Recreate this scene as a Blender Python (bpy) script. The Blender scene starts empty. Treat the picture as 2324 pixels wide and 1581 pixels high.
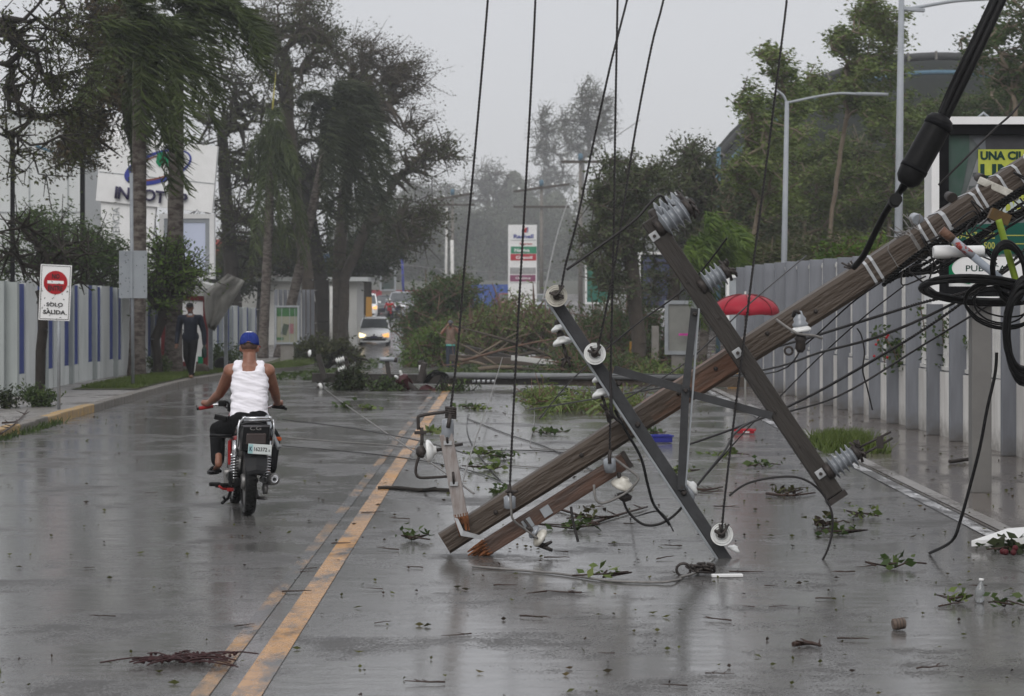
import bpy, bmesh, math, random
import numpy as np
from mathutils import Vector, Matrix, Quaternion

sc = bpy.context.scene
COL = sc.collection
RNG = random.Random(7)
NR = np.random.default_rng(7)
R = math.radians

# ------------------------------------------------------------------ camera, sky, sun, exposure
LENS, HOR, CAMZ = 85.0, 291.0, 2.0
F = LENS / 36.0 * 1024.0
cd = bpy.data.cameras.new('camera'); cam = bpy.data.objects.new('camera', cd); COL.objects.link(cam)
cam.location = (0, 0, CAMZ); cam.rotation_euler = (R(90), 0, 0)
cd.lens = LENS; cd.sensor_width = 36; cd.sensor_fit = 'HORIZONTAL'
cd.shift_y = -(348.0 - HOR) / 1024.0
cd.clip_start = 0.1; cd.clip_end = 5000
cd.dof.use_dof = True; cd.dof.focus_distance = 18.6; cd.dof.aperture_fstop = 6.3
sc.camera = cam

SUN_EL, SUN_AZ = R(40), R(194)
world = bpy.data.worlds.new('World'); sc.world = world; world.use_nodes = True
wt = world.node_tree; wt.nodes.clear()
wo = wt.nodes.new('ShaderNodeOutputWorld'); bg = wt.nodes.new('ShaderNodeBackground')
sky = wt.nodes.new('ShaderNodeTexSky'); sky.sky_type = 'NISHITA'; sky.sun_disc = False
sky.sun_elevation = SUN_EL; sky.sun_rotation = SUN_AZ
tc = wt.nodes.new('ShaderNodeTexCoord'); sp = wt.nodes.new('ShaderNodeSeparateXYZ')
mr = wt.nodes.new('ShaderNodeMapRange'); mr.inputs[1].default_value = 0; mr.inputs[2].default_value = 1
mr.inputs[3].default_value = 6.3; mr.inputs[4].default_value = 9.5
cl = wt.nodes.new('ShaderNodeVectorMath'); cl.operation = 'SCALE'; cl.inputs[0].default_value = (0.985, 0.99, 1.03)
nz = wt.nodes.new('ShaderNodeTexNoise'); nz.inputs['Scale'].default_value = 2.2; nz.inputs['Detail'].default_value = 3
nm = wt.nodes.new('ShaderNodeMapRange'); nm.inputs[3].default_value = 0.95; nm.inputs[4].default_value = 1.05
mu = wt.nodes.new('ShaderNodeMath'); mu.operation = 'MULTIPLY'
mx = wt.nodes.new('ShaderNodeMix'); mx.data_type = 'RGBA'; mx.inputs[0].default_value = 0.06
L = wt.links.new
L(tc.outputs['Generated'], sp.inputs[0]); L(sp.outputs[2], mr.inputs[0]); L(tc.outputs['Generated'], nz.inputs[0])
L(nz.outputs[0], nm.inputs[0]); L(mr.outputs[0], mu.inputs[0]); L(nm.outputs[0], mu.inputs[1])
L(mu.outputs[0], cl.inputs['Scale']); L(cl.outputs[0], mx.inputs[6]); L(sky.outputs[0], mx.inputs[7])
L(mx.outputs[2], bg.inputs[0]); bg.inputs[1].default_value = 0.10; L(bg.outputs[0], wo.inputs[0])
sd = bpy.data.lights.new('sun', 'SUN'); sd.energy = 1.4; sd.angle = R(45); sd.color = (1.0, 0.97, 0.93)
sun = bpy.data.objects.new('sun', sd); COL.objects.link(sun)
sun.rotation_euler = (R(90) - SUN_EL, 0, R(180) - SUN_AZ)
sc.view_settings.view_transform = 'Standard'; sc.view_settings.look = 'None'
sc.view_settings.gamma = 1.0; sc.view_settings.use_curve_mapping = False
sc.view_settings.exposure = 0.08
sc.render.engine = 'CYCLES'
cy = sc.cycles
cy.use_denoising = True; cy.max_bounces = 6; cy.diffuse_bounces = 3; cy.glossy_bounces = 3
cy.transmission_bounces = 4; cy.transparent_max_bounces = 6; cy.volume_bounces = 0
cy.caustics_reflective = False; cy.caustics_refractive = False; cy.sample_clamp_indirect = 6

# ------------------------------------------------------------------ picture helper: a pixel and a distance give a point
K = 1024.0 / 2324.0
def P(u, v, Y): return Vector(((u - 512.0) / F * Y, Y, CAMZ - (v - HOR) / F * Y))
def Q(x, y, Y): return P(x * K, y * K, Y)
_ky = [-200, 0, 51, 60, 84, 125, 166, 230, 420, 2000]
_kz = [0, 0, 0, -0.14, -0.74, -1.05, 0.0, 1.2, 4.0, 4.0]
_ty = np.arange(-200, 2000, 1.0)
_tz = np.interp(_ty, _ky, _kz)
_ker = np.hanning(13); _ker /= _ker.sum()
_tz = np.convolve(np.pad(_tz, 6, 'edge'), _ker, 'valid')
def gz(Y): return float(np.interp(Y, _ty, _tz))
def G(X, Y, dz=0.0): return Vector((X, Y, gz(Y) + dz))
def PG(u, Y, dz=0.0): return Vector(((u - 512.0) / F * Y, Y, gz(Y) + dz))
def ground_hit(x, y, dz=0.0):          # full-view pixel on the ground -> point
    for Y in np.arange(8, 200, 0.05):
        if Q(x, y, Y).z <= gz(Y) + dz: return Vector((Q(x, y, Y).x, Y, gz(Y) + dz))
    return Q(x, y, 100)

# ------------------------------------------------------------------ materials
def _ramp(nt, a, b, p0=0.3, p1=0.7):
    r = nt.nodes.new('ShaderNodeValToRGB')
    r.color_ramp.elements[0].color = (*a, 1); r.color_ramp.elements[1].color = (*b, 1)
    r.color_ramp.elements[0].position = p0; r.color_ramp.elements[1].position = p1
    return r
def mat(name, c, rough=0.5, c2=None, scale=6.0, metal=0.0, bump=0.0, bscale=40.0, stretch=(1, 1, 1), emit=None, estr=0.0,
        spec=0.2, p0=0.3, p1=0.7, detail=5.0, r2=None, coat=0.0, along=None):
    m = bpy.data.materials.new(name); m.use_nodes = True
    nt = m.node_tree; b = nt.nodes['Principled BSDF']
    b.inputs['Base Color'].default_value = (*c, 1); b.inputs['Roughness'].default_value = rough
    b.inputs['Metallic'].default_value = metal; b.inputs['Specular IOR Level'].default_value = spec
    b.inputs['Coat Weight'].default_value = coat; b.inputs['Coat Roughness'].default_value = 0.08
    t = nt.nodes.new('ShaderNodeTexCoord'); mp = nt.nodes.new('ShaderNodeMapping'); mp.inputs['Scale'].default_value = stretch
    nt.links.new(t.outputs['Object'], mp.inputs[0])
    if along is not None: mp.vector_type = 'TEXTURE'; mp.inputs['Rotation'].default_value = (0, R(-along), 0); mp.inputs['Scale'].default_value = (7, 1, 1)
    if c2 is None: c2 = tuple(min(1, x * 0.72) for x in c)
    n = nt.nodes.new('ShaderNodeTexNoise'); n.inputs['Scale'].default_value = scale; n.inputs['Detail'].default_value = detail
    n.inputs['Roughness'].default_value = 0.65
    nt.links.new(mp.outputs[0], n.inputs[0])
    r = _ramp(nt, c, c2, p0, p1); nt.links.new(n.outputs[0], r.inputs[0]); nt.links.new(r.outputs[0], b.inputs['Base Color'])
    if r2 is not None:
        q = nt.nodes.new('ShaderNodeMapRange'); q.inputs[1].default_value = 0.3; q.inputs[2].default_value = 0.7
        q.inputs[3].default_value = rough; q.inputs[4].default_value = r2
        nt.links.new(n.outputs[0], q.inputs[0]); nt.links.new(q.outputs[0], b.inputs['Roughness'])
    if bump > 0:
        n2 = nt.nodes.new('ShaderNodeTexNoise'); n2.inputs['Scale'].default_value = bscale; n2.inputs['Detail'].default_value = 4
        nt.links.new(mp.outputs[0], n2.inputs[0])
        bp = nt.nodes.new('ShaderNodeBump'); bp.inputs['Strength'].default_value = bump; bp.inputs['Distance'].default_value = 0.02
        nt.links.new(n2.outputs[0], bp.inputs['Height']); nt.links.new(bp.outputs[0], b.inputs['Normal'])
    if emit:
        b.inputs['Emission Color'].default_value = (*emit, 1); b.inputs['Emission Strength'].default_value = estr
    return m
def leafmat(name, cols, scale=0.5, trans=0.25, rough=0.45):
    m = bpy.data.materials.new(name); m.use_nodes = True
    nt = m.node_tree; b = nt.nodes['Principled BSDF']; out = nt.nodes['Material Output']
    g = nt.nodes.new('ShaderNodeNewGeometry'); t = nt.nodes.new('ShaderNodeTexCoord')
    n = nt.nodes.new('ShaderNodeTexNoise'); n.inputs['Scale'].default_value = scale; n.inputs['Detail'].default_value = 3
    nt.links.new(t.outputs['Object'], n.inputs[0])
    a = nt.nodes.new('ShaderNodeMath'); a.operation = 'MULTIPLY_ADD'; a.inputs[1].default_value = 0.55
    nt.links.new(g.outputs['Random Per Island'], a.inputs[0])
    q = nt.nodes.new('ShaderNodeMapRange'); q.inputs[1].default_value = 0.3; q.inputs[2].default_value = 0.7; q.inputs[4].default_value = 0.45
    nt.links.new(n.outputs[0], q.inputs[0]); nt.links.new(q.outputs[0], a.inputs[2])
    r = nt.nodes.new('ShaderNodeValToRGB'); e = r.color_ramp.elements
    while len(e) < len(cols): e.new(0.5)
    for i, c in enumerate(cols): e[i].position = i / (len(cols) - 1); e[i].color = (*c, 1)
    nt.links.new(a.outputs[0], r.inputs[0]); nt.links.new(r.outputs[0], b.inputs['Base Color'])
    b.inputs['Roughness'].default_value = rough; b.inputs['Specular IOR Level'].default_value = 0.14
    tr = nt.nodes.new('ShaderNodeBsdfTranslucent'); ms = nt.nodes.new('ShaderNodeMixShader'); ms.inputs[0].default_value = trans
    nt.links.new(r.outputs[0], tr.inputs[0]); nt.links.new(b.outputs[0], ms.inputs[1]); nt.links.new(tr.outputs[0], ms.inputs[2])
    nt.links.new(ms.outputs[0], out.inputs[0])
    return m

def wet_mat(name, c, c2, rlo, rhi, bump=0.25, cscale=1.2, grain=60.0, patch=(0.5, 0.3, 1), paint=None, ripple=0.16, wear=0.5):
    """wet paving: a film of water whose thickness varies in patches, and grain that roughens it"""
    m = bpy.data.materials.new(name); m.use_nodes = True
    nt = m.node_tree; b = nt.nodes['Principled BSDF']; N = nt.nodes.new; Lk = nt.links.new
    t = N('ShaderNodeTexCoord')
    mp = N('ShaderNodeMapping'); mp.inputs['Scale'].default_value = patch; Lk(t.outputs['Object'], mp.inputs[0])
    n1 = N('ShaderNodeTexNoise'); n1.inputs['Scale'].default_value = cscale; n1.inputs['Detail'].default_value = 10; n1.inputs['Roughness'].default_value = 0.72
    Lk(mp.outputs[0], n1.inputs[0])
    n2 = N('ShaderNodeTexNoise'); n2.inputs['Scale'].default_value = grain; n2.inputs['Detail'].default_value = 3
    Lk(t.outputs['Object'], n2.inputs[0])
    n3 = N('ShaderNodeTexNoise'); n3.inputs['Scale'].default_value = 9.0; n3.inputs['Detail'].default_value = 5
    Lk(t.outputs['Object'], n3.inputs[0])
    ng = N('ShaderNodeTexNoise'); ng.inputs['Scale'].default_value = 55.0; ng.inputs['Detail'].default_value = 6; ng.inputs['Roughness'].default_value = 0.8; mg_ = N('ShaderNodeMapping'); mg_.inputs['Scale'].default_value = (0.9, 0.7, 1); Lk(t.outputs['Object'], mg_.inputs[0]); Lk(mg_.outputs[0], ng.inputs[0])
    fm = N('ShaderNodeMath'); fm.operation = 'MULTIPLY_ADD'; fm.inputs[1].default_value = 0.62; Lk(ng.outputs[0], fm.inputs[0])
    fo = N('ShaderNodeMath'); fo.operation = 'SUBTRACT'; fo.inputs[1].default_value = 0.31; Lk(n1.outputs[0], fo.inputs[0]); Lk(fo.outputs[0], fm.inputs[2])
    rc = _ramp(nt, c, c2, 0.35, 0.65); Lk(n3.outputs[0], rc.inputs[0])
    dk = N('ShaderNodeMix'); dk.data_type = 'RGBA'; dk.blend_type = 'MULTIPLY'; dk.inputs[0].default_value = 1.0; rk = _ramp(nt, (1, 1, 1), (.42, .41, .40), 0.50, 0.60); Lk(fm.outputs[0], rk.inputs[0]); Lk(rc.outputs[0], dk.inputs[6]); Lk(rk.outputs[0], dk.inputs[7])
    col = dk.outputs[2]
    if paint:
        rw = N('ShaderNodeValToRGB'); rw.color_ramp.elements[0].position = wear - 0.07; rw.color_ramp.elements[1].position = wear + 0.07
        nw = N('ShaderNodeTexNoise'); nw.inputs['Scale'].default_value = 3.0; nw.inputs['Detail'].default_value = 9; nw.inputs['Roughness'].default_value = 0.72
        mw = N('ShaderNodeMapping'); mw.inputs['Scale'].default_value = (1.0, 0.35, 1); Lk(t.outputs['Object'], mw.inputs[0]); Lk(mw.outputs[0], nw.inputs[0])
        Lk(nw.outputs[0], rw.inputs[0])
        rp = _ramp(nt, paint, tuple(x * 0.7 for x in paint), 0.35, 0.7); Lk(n3.outputs[0], rp.inputs[0])
        mm = N('ShaderNodeMix'); mm.data_type = 'RGBA'; Lk(rw.outputs[0], mm.inputs[0]); Lk(rp.outputs[0], mm.inputs[6]); Lk(col, mm.inputs[7])
        col = mm.outputs[2]
    Lk(col, b.inputs['Base Color'])
    rr = N('ShaderNodeMapRange'); rr.inputs[1].default_value = 0.50; rr.inputs[2].default_value = 0.60
    rr.inputs[3].default_value = rlo; rr.inputs[4].default_value = rhi; rr.interpolation_type = 'SMOOTHSTEP'
    Lk(fm.outputs[0], rr.inputs[0]); Lk(rr.outputs[0], b.inputs['Roughness'])
    sp_ = N('ShaderNodeMapRange'); sp_.inputs[1].default_value = 0.50; sp_.inputs[2].default_value = 0.60
    sp_.inputs[3].default_value = 1.0; sp_.inputs[4].default_value = 0.25
    Lk(fm.outputs[0], sp_.inputs[0]); Lk(sp_.outputs[0], b.inputs['Specular IOR Level'])
    bs = N('ShaderNodeMapRange'); bs.inputs[1].default_value = 0.50; bs.inputs[2].default_value = 0.62
    bs.inputs[3].default_value = 0.25 * bump; bs.inputs[4].default_value = bump
    Lk(fm.outputs[0], bs.inputs[0])
    bp = N('ShaderNodeBump'); bp.inputs['Distance'].default_value = 0.006; Lk(bs.outputs[0], bp.inputs['Strength'])
    nr = N('ShaderNodeTexNoise'); nr.inputs['Scale'].default_value = 1.0; nr.inputs['Detail'].default_value = 7; nr.inputs['Roughness'].default_value = 0.7; nr.inputs['Distortion'].default_value = 0.8; mr_ = N('ShaderNodeMapping'); mr_.inputs['Scale'].default_value = (3.0, 7.0, 1); Lk(t.outputs['Object'], mr_.inputs[0]); Lk(mr_.outputs[0], nr.inputs[0])
    b2 = N('ShaderNodeBump'); b2.inputs['Distance'].default_value = 0.012; b2.inputs['Strength'].default_value = ripple; Lk(nr.outputs[0], b2.inputs['Height']); Lk(b2.outputs[0], bp.inputs['Normal'])
    Lk(n2.outputs[0], bp.inputs['Height']); Lk(bp.outputs[0], b.inputs['Normal'])
    return m

# ------------------------------------------------------------------ objects
def tag(o, label=None, cat=None, group=None, kind=None):
    if label: o['label'] = label
    if cat: o['category'] = cat
    if group: o['group'] = group
    if kind: o['kind'] = kind
    return o
def thing(name, label, cat, loc=(0, 0, 0), group=None):
    o = bpy.data.objects.new(name, None); COL.objects.link(o); o.location = loc
    o.empty_display_size = 0.2
    return tag(o, label, cat, group)
def wloc(o):
    v = Vector((0, 0, 0))
    while o is not None: v = v + o.location; o = o.parent
    return v
def link(name, me, mats, parent=None, origin=None):
    if not isinstance(mats, (list, tuple)): mats = [mats]
    if len(me.materials) == 0:
        for m in mats: me.materials.append(m)
    o = bpy.data.objects.new(name, me); COL.objects.link(o)
    if parent is not None: o.parent = parent
    return o
class MB:
    def __init__(s): s.v = []; s.f = []; s.m = []; s.sm = []
    def add(s, vs, fs, mi=0, smooth=False):
        b = len(s.v); s.v += [tuple(x) for x in vs]
        for f in fs: s.f.append(tuple(b + i for i in f)); s.m.append(mi); s.sm.append(smooth)
        return s
    def box(s, c, size, rot=None, mi=0, bev=0.0):
        x, y, z = size[0] / 2, size[1] / 2, size[2] / 2
        c = Vector(c)
        if bev > 0:
            bm = bmesh.new(); bmesh.ops.create_cube(bm, size=1.0)
            for v in bm.verts: v.co = Vector((v.co.x * size[0], v.co.y * size[1], v.co.z * size[2]))
            bmesh.ops.bevel(bm, geom=list(bm.edges), offset=bev, segments=2, affect='EDGES', profile=0.6)
            bm.verts.ensure_lookup_table(); bm.verts.index_update()
            vs = [(rot @ v.co if rot else v.co) + c for v in bm.verts]
            s.add(vs, [[v.index for v in f.verts] for f in bm.faces], mi); bm.free(); return s
        vs = [Vector((a, b, d)) for a in (-x, x) for b in (-y, y) for d in (-z, z)]
        vs = [(rot @ q if rot else q) + c for q in vs]
        return s.add(vs, [(0, 1, 3, 2), (4, 6, 7, 5), (0, 4, 5, 1), (2, 3, 7, 6), (0, 2, 6, 4), (1, 5, 7, 3)], mi)
    def bar(s, a, b, w, d, up=Vector((0, 1, 0)), mi=0, bev=0.0):
        a, b = Vector(a), Vector(b); t = (b - a); ln = t.length; t.normalize()
        n = up - t * up.dot(t); n.normalize(); q = t.cross(n)
        rot = Matrix((q, n, t)).transposed()
        return s.box((a + b) / 2, (w, d, ln), rot, mi, bev)
    def tube(s, pts, rad, n=8, mi=0, cap=True, smooth=True):
        pts = [Vector(p) for p in pts]; m = len(pts)
        if not hasattr(rad, '__len__'): rad = [rad] * m
        vs = []; ref = None
        for i, p in enumerate(pts):
            t = (pts[min(i + 1, m - 1)] - pts[max(i - 1, 0)])
            if t.length < 1e-9: t = Vector((0, 0, 1))
            t.normalize()
            if ref is None:
                ref = Vector((0, 0, 1)) if abs(t.z) < 0.9 else Vector((1, 0, 0))
            e = ref - t * ref.dot(t)
            if e.length < 1e-6: e = Vector((1, 0, 0)) - t * t.x
            e.normalize(); ref = e; g = t.cross(e)
            for k in range(n):
                a = 2 * math.pi * k / n
                vs.append(p + (e * math.cos(a) + g * math.sin(a)) * rad[i])
        fs = [(i * n + k, i * n + (k + 1) % n, (i + 1) * n + (k + 1) % n, (i + 1) * n + k) for i in range(m - 1) for k in range(n)]
        s.add(vs, fs, mi, smooth)
        if cap: s.add(vs[:n], [tuple(range(n))[::-1]], mi); s.add(vs[-n:], [tuple(range(n))], mi)
        return s
    def lathe(s, prof, p, axis, n=16, mi=0, smooth=True):
        """prof: (radius, distance along axis)"""
        p = Vector(p); t = Vector(axis).normalized()
        e = Vector((0, 0, 1)) if abs(t.z) < 0.9 else Vector((1, 0, 0))
        e = (e - t * e.dot(t)).normalized(); g = t.cross(e); m = len(prof); vs = []
        for r, h in prof:
            for k in range(n):
                a = 2 * math.pi * k / n
                vs.append(p + t * h + (e * math.cos(a) + g * math.sin(a)) * max(r, 1e-4))
        fs = [(i * n + k, i * n + (k + 1) % n, (i + 1) * n + (k + 1) % n, (i + 1) * n + k) for i in range(m - 1) for k in range(n)]
        s.add(vs, fs, mi, smooth)
        s.add(vs[:n], [tuple(range(n))[::-1]], mi); s.add(vs[-n:], [tuple(range(n))], mi)
        return s
    def ball(s, c, r, n=10, m=7, rot=None, mi=0):
        if not hasattr(r, '__len__'): r = (r, r, r)
        c = Vector(c); vs = []
        for i in range(m + 1):
            th = math.pi * i / m
            for k in range(n):
                ph = 2 * math.pi * k / n
                q = Vector((r[0] * math.sin(th) * math.cos(ph), r[1] * math.sin(th) * math.sin(ph), r[2] * math.cos(th)))
                vs.append((rot @ q if rot else q) + c)
        fs = [(i * n + k, (i + 1) * n + k, (i + 1) * n + (k + 1) % n, i * n + (k + 1) % n) for i in range(m) for k in range(n)]
        return s.add(vs, fs, mi, True)
    def quad(s, a, b, c, d, mi=0): return s.add([a, b, c, d], [(0, 1, 2, 3)], mi)
    def slab(s, poly, off, mi=0):
        """a polygon of points given a thickness vector"""
        n = len(poly); poly = [Vector(p) for p in poly]; off = Vector(off)
        vs = poly + [p + off for p in poly]
        return s.add(vs, [tuple(range(n)), tuple(range(2 * n - 1, n - 1, -1))] + [(i, i + n, (i + 1) % n + n, (i + 1) % n) for i in range(n)], mi)
    def loft(s, rings, mi=0, cap=True, smooth=True):
        n = len(rings[0]); vs = [p for r in rings for p in r]
        fs = [(i * n + k, i * n + (k + 1) % n, (i + 1) * n + (k + 1) % n, (i + 1) * n + k) for i in range(len(rings) - 1) for k in range(n)]
        s.add(vs, fs, mi, smooth)
        if cap: s.add(rings[0], [tuple(range(n))[::-1]], mi); s.add(rings[-1], [tuple(range(n))], mi)
        return s
    def mesh(s, name, off=Vector((0, 0, 0)), fix=True):
        me = bpy.data.meshes.new(name)
        me.from_pydata([(x - off.x, y - off.y, z - off.z) for x, y, z in s.v], [], s.f)
        me.polygons.foreach_set('material_index', s.m); me.polygons.foreach_set('use_smooth', s.sm)
        if fix:
            bm = bmesh.new(); bm.from_mesh(me); bmesh.ops.remove_doubles(bm, verts=bm.verts, dist=1e-5)
            bmesh.ops.recalc_face_normals(bm, faces=bm.faces); bm.to_mesh(me); bm.free()
        me.update(); return me
    def build(s, name, mats, parent=None, loc=None, fix=True):
        off = wloc(parent) if parent is not None else (Vector(loc) if loc is not None else Vector((0, 0, 0)))
        o = link(name, s.mesh(name, off, fix), mats, parent)
        if parent is None: o.location = off
        return o
def inst(o, name=None, parent=None, loc=None, rotz=None):
    c = o.copy(); COL.objects.link(c)
    if name: c.name = name
    if parent is not None: c.parent = parent
    if loc is not None: c.location = loc
    if rotz is not None: c.rotation_euler = (0, 0, rotz)
    return c
def copy_tree(o, parent=None):
    c = o.copy(); COL.objects.link(c)
    if parent is not None: c.parent = parent
    for ch in [x for x in o.children]: copy_tree(ch, c)
    return c
def np_mesh(name, V, faces_n, nv):
    """V (n*nv,3): n faces of nv vertices each"""
    me = bpy.data.meshes.new(name); n = faces_n
    me.vertices.add(n * nv); me.vertices.foreach_set('co', np.ascontiguousarray(V, dtype=np.float32).ravel())
    me.loops.add(n * nv); me.loops.foreach_set('vertex_index', np.arange(n * nv, dtype=np.int32))
    me.polygons.add(n); me.polygons.foreach_set('loop_start', np.arange(0, n * nv, nv, dtype=np.int32))
    me.update(calc_edges=True); return me
def np_mesh_idx(name, V, Fq):
    me = bpy.data.meshes.new(name)
    me.vertices.add(len(V)); me.vertices.foreach_set('co', np.ascontiguousarray(V, dtype=np.float32).ravel())
    me.loops.add(Fq.size); me.loops.foreach_set('vertex_index', np.ascontiguousarray(Fq, dtype=np.int32).ravel())
    k = Fq.shape[1]
    me.polygons.add(len(Fq)); me.polygons.foreach_set('loop_start', np.arange(0, Fq.size, k, dtype=np.int32))
    me.polygons.foreach_set('use_smooth', np.ones(len(Fq), dtype=bool))
    me.update(calc_edges=True); return me

def text_obj(body, c, h, parent, m, right=Vector((1, 0, 0)), up=Vector((0, 0, 1)), width=None, bold=0.0, depth=0.004, name='lettering'):
    cu = bpy.data.curves.new('lettering', 'FONT'); cu.body = body; cu.size = 1.0; cu.offset = bold; cu.extrude = 0.0
    cu.resolution_u = 3
    o = bpy.data.objects.new('t', cu); COL.objects.link(o)
    me = bpy.data.meshes.new_from_object(o.evaluated_get(bpy.context.evaluated_depsgraph_get()))
    bpy.data.objects.remove(o); bpy.data.curves.remove(cu)
    co = np.zeros(len(me.vertices) * 3, dtype=np.float32); me.vertices.foreach_get('co', co); co = co.reshape(-1, 3)
    lo, hi = co.min(0), co.max(0)
    sy = h / (hi[1] - lo[1]); sx = sy if width is None else width / (hi[0] - lo[0])
    right = right.normalized(); up = up.normalized(); nrm = right.cross(up)
    off = wloc(parent) if parent is not None else Vector((0, 0, 0))
    c = Vector(c) - off
    x = (co[:, 0] - (lo[0] + hi[0]) / 2) * sx; y = (co[:, 1] - (lo[1] + hi[1]) / 2) * sy
    W = np.array(c)[None, :] + x[:, None] * np.array(right)[None, :] + y[:, None] * np.array(up)[None, :] + np.array(nrm)[None, :] * depth
    me.vertices.foreach_set('co', W.astype(np.float32).ravel()); me.update()
    me.materials.clear()
    return link(name, me, m, parent)

# bodies: overlapping volumes fused into one skin
def soup_mesh(name, parts, voxel, smooth=4):
    b = MB()
    for p in parts:
        if p[0] == 'c':
            a, c, r0, r1 = Vector(p[1]), Vector(p[2]), p[3], p[4]
            k = 5; b.tube([a.lerp(c, i / k) for i in range(k + 1)], [r0 + (r1 - r0) * i / k for i in range(k + 1)], 12)
            b.ball(a, r0, 12, 8); b.ball(c, r1, 12, 8)
        elif p[0] == 'e': b.ball(p[1], p[2], 14, 10, p[3] if len(p) > 3 else None)
        elif p[0] == 'l': b.loft(p[1])
        elif p[0] == 'b': b.box(p[1], p[2], p[3] if len(p) > 3 else None)
    me = b.mesh(name, fix=True)
    o = bpy.data.objects.new('tmp', me); COL.objects.link(o)
    md = o.modifiers.new('r', 'REMESH'); md.mode = 'VOXEL'; md.voxel_size = voxel; md.use_smooth_shade = True
    if smooth: sm = o.modifiers.new('s', 'SMOOTH'); sm.iterations = smooth; sm.factor = 0.5
    bpy.context.view_layer.update()
    out = bpy.data.meshes.new_from_object(o.evaluated_get(bpy.context.evaluated_depsgraph_get()))
    bpy.data.objects.remove(o); bpy.data.meshes.remove(me)
    out.name = name; out.materials.clear()
    for p in out.polygons: p.use_smooth = True
    return out
def soup(name, parts, voxel, m, parent, smooth=4):
    me = soup_mesh(name, parts, voxel, smooth)
    off = wloc(parent)
    co = np.zeros(len(me.vertices) * 3, dtype=np.float32); me.vertices.foreach_get('co', co)
    me.vertices.foreach_set('co', (co.reshape(-1, 3) - np.array(off, dtype=np.float32)).ravel()); me.update()
    return link(name, me, m, parent)
def bez(a, b, c, n=12): return [(1 - t) ** 2 * Vector(a) + 2 * t * (1 - t) * Vector(b) + t * t * Vector(c) for t in [i / n for i in range(n + 1)]]
def smooth_path(pts, k=6):
    pts = [Vector(p) for p in pts]; out = []
    for i in range(len(pts) - 1):
        p0, p1, p2, p3 = pts[max(i - 1, 0)], pts[i], pts[i + 1], pts[min(i + 2, len(pts) - 1)]
        for j in range(k):
            t = j / k
            out.append(0.5 * ((2 * p1) + (p2 - p0) * t + (2 * p0 - 5 * p1 + 4 * p2 - p3) * t * t + (3 * p1 - p0 - 3 * p2 + p3) * t ** 3))
    out.append(pts[-1]); return out
# ------------------------------------------------------------------ material library
M = {}
M['road'] = wet_mat('wet_asphalt', (0.13, 0.126, 0.12), (0.095, 0.092, 0.088), 0.11, 0.46, bump=0.35, cscale=0.85, grain=45, ripple=.15, patch=(0.8, 0.8, 1))
M['pave_r'] = wet_mat('wet_concrete', (0.13, 0.11, 0.098), (0.17, 0.15, 0.135), 0.10, 0.40, bump=0.3, cscale=1.2)
M['pave_l'] = wet_mat('damp_concrete', (0.17, 0.16, 0.15), (0.24, 0.225, 0.21), 0.35, 0.7, bump=0.4, cscale=1.6)
M['yellow'] = wet_mat('yellow_road_paint', (0.05, 0.05, 0.05), (0.065, 0.062, 0.06), 0.25, 0.5, bump=0.3, paint=(0.46, 0.235, 0.07), wear=0.555, ripple=0.05)
M['yellow_worn'] = wet_mat('worn_yellow_road_paint', (0.05, 0.05, 0.05), (0.065, 0.062, 0.06), 0.2, 0.45, bump=0.3, paint=(0.40, 0.215, 0.075), wear=0.455, ripple=0.05)
M['white_line'] = wet_mat('white_road_paint', (0.06, 0.06, 0.06), (0.075, 0.07, 0.07), 0.2, 0.5, bump=0.3, paint=(0.62, 0.62, 0.63), wear=0.49)
M['soil'] = mat('wet_soil', (0.05, 0.042, 0.03), 0.6, (0.035, 0.045, 0.018), 1.5, bump=0.4)
M['grass_soil'] = mat('grassy_soil', (0.05, 0.07, 0.02), 0.8, (0.06, 0.05, 0.03), 2.5, bump=0.4)
M['kerb'] = mat('kerb_concrete', (0.22, 0.2, 0.18), 0.5, (0.13, 0.12, 0.105), 5, bump=0.3)
M['kerb_yellow'] = mat('kerb_yellow_paint', (0.5, 0.3, 0.07), 0.5, (0.25, 0.2, 0.15), 6, bump=0.3)
M['bark'] = mat('grey_bark', (0.085, 0.07, 0.055), 0.8, (0.045, 0.037, 0.03), 4, bump=0.8, bscale=15)
M['bark_dark'] = mat('dark_wet_bark', (0.03, 0.025, 0.02), 0.7, (0.018, 0.015, 0.013), 4, bump=0.6, bscale=15)
M['bark_tan'] = mat('tan_bark', (0.21, 0.17, 0.125), 0.8, (0.11, 0.085, 0.06), 3, bump=0.5)
M['bark_red'] = mat('reddish_bark', (0.17, 0.10, 0.07), 0.8, (0.09, 0.06, 0.045), 3, bump=0.5)
M['palm_bark'] = mat('palm_bark', (0.13, 0.115, 0.10), 0.8, (0.042, 0.03, 0.026), 5, bump=0.7, bscale=9, stretch=(1, 1, 2.2), p0=0.42, p1=0.6)
M['palm_green'] = mat('palm_crownshaft', (0.10, 0.15, 0.03), 0.4, (0.14, 0.13, 0.05), 3, stretch=(6, 6, 0.6))
M['spear'] = mat('yellow_spear', (0.42, 0.34, 0.06), 0.5, (0.2, 0.22, 0.05), 2)
M['lf_dark'] = leafmat('dark_leaves', [(0.0126, 0.0182, 0.0084), (0.0245, 0.0364, 0.014), (0.0385, 0.049, 0.0196), (0.049, 0.0385, 0.021)])
M['lf_mid'] = leafmat('mid_leaves', [(0.0255, 0.0382, 0.0127), (0.0425, 0.0723, 0.0213), (0.0723, 0.1062, 0.0298), (0.085, 0.102, 0.0425)])
M['lf_bright'] = leafmat('bright_leaves', [(0.0425, 0.0723, 0.0127), (0.0723, 0.1275, 0.0213), (0.119, 0.1785, 0.034), (0.1445, 0.17, 0.051)])
M['lf_red'] = leafmat('russet_leaves', [(0.03, 0.03, 0.012), (0.05, 0.055, 0.02), (0.065, 0.045, 0.022), (0.09, 0.06, 0.035)])
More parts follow.
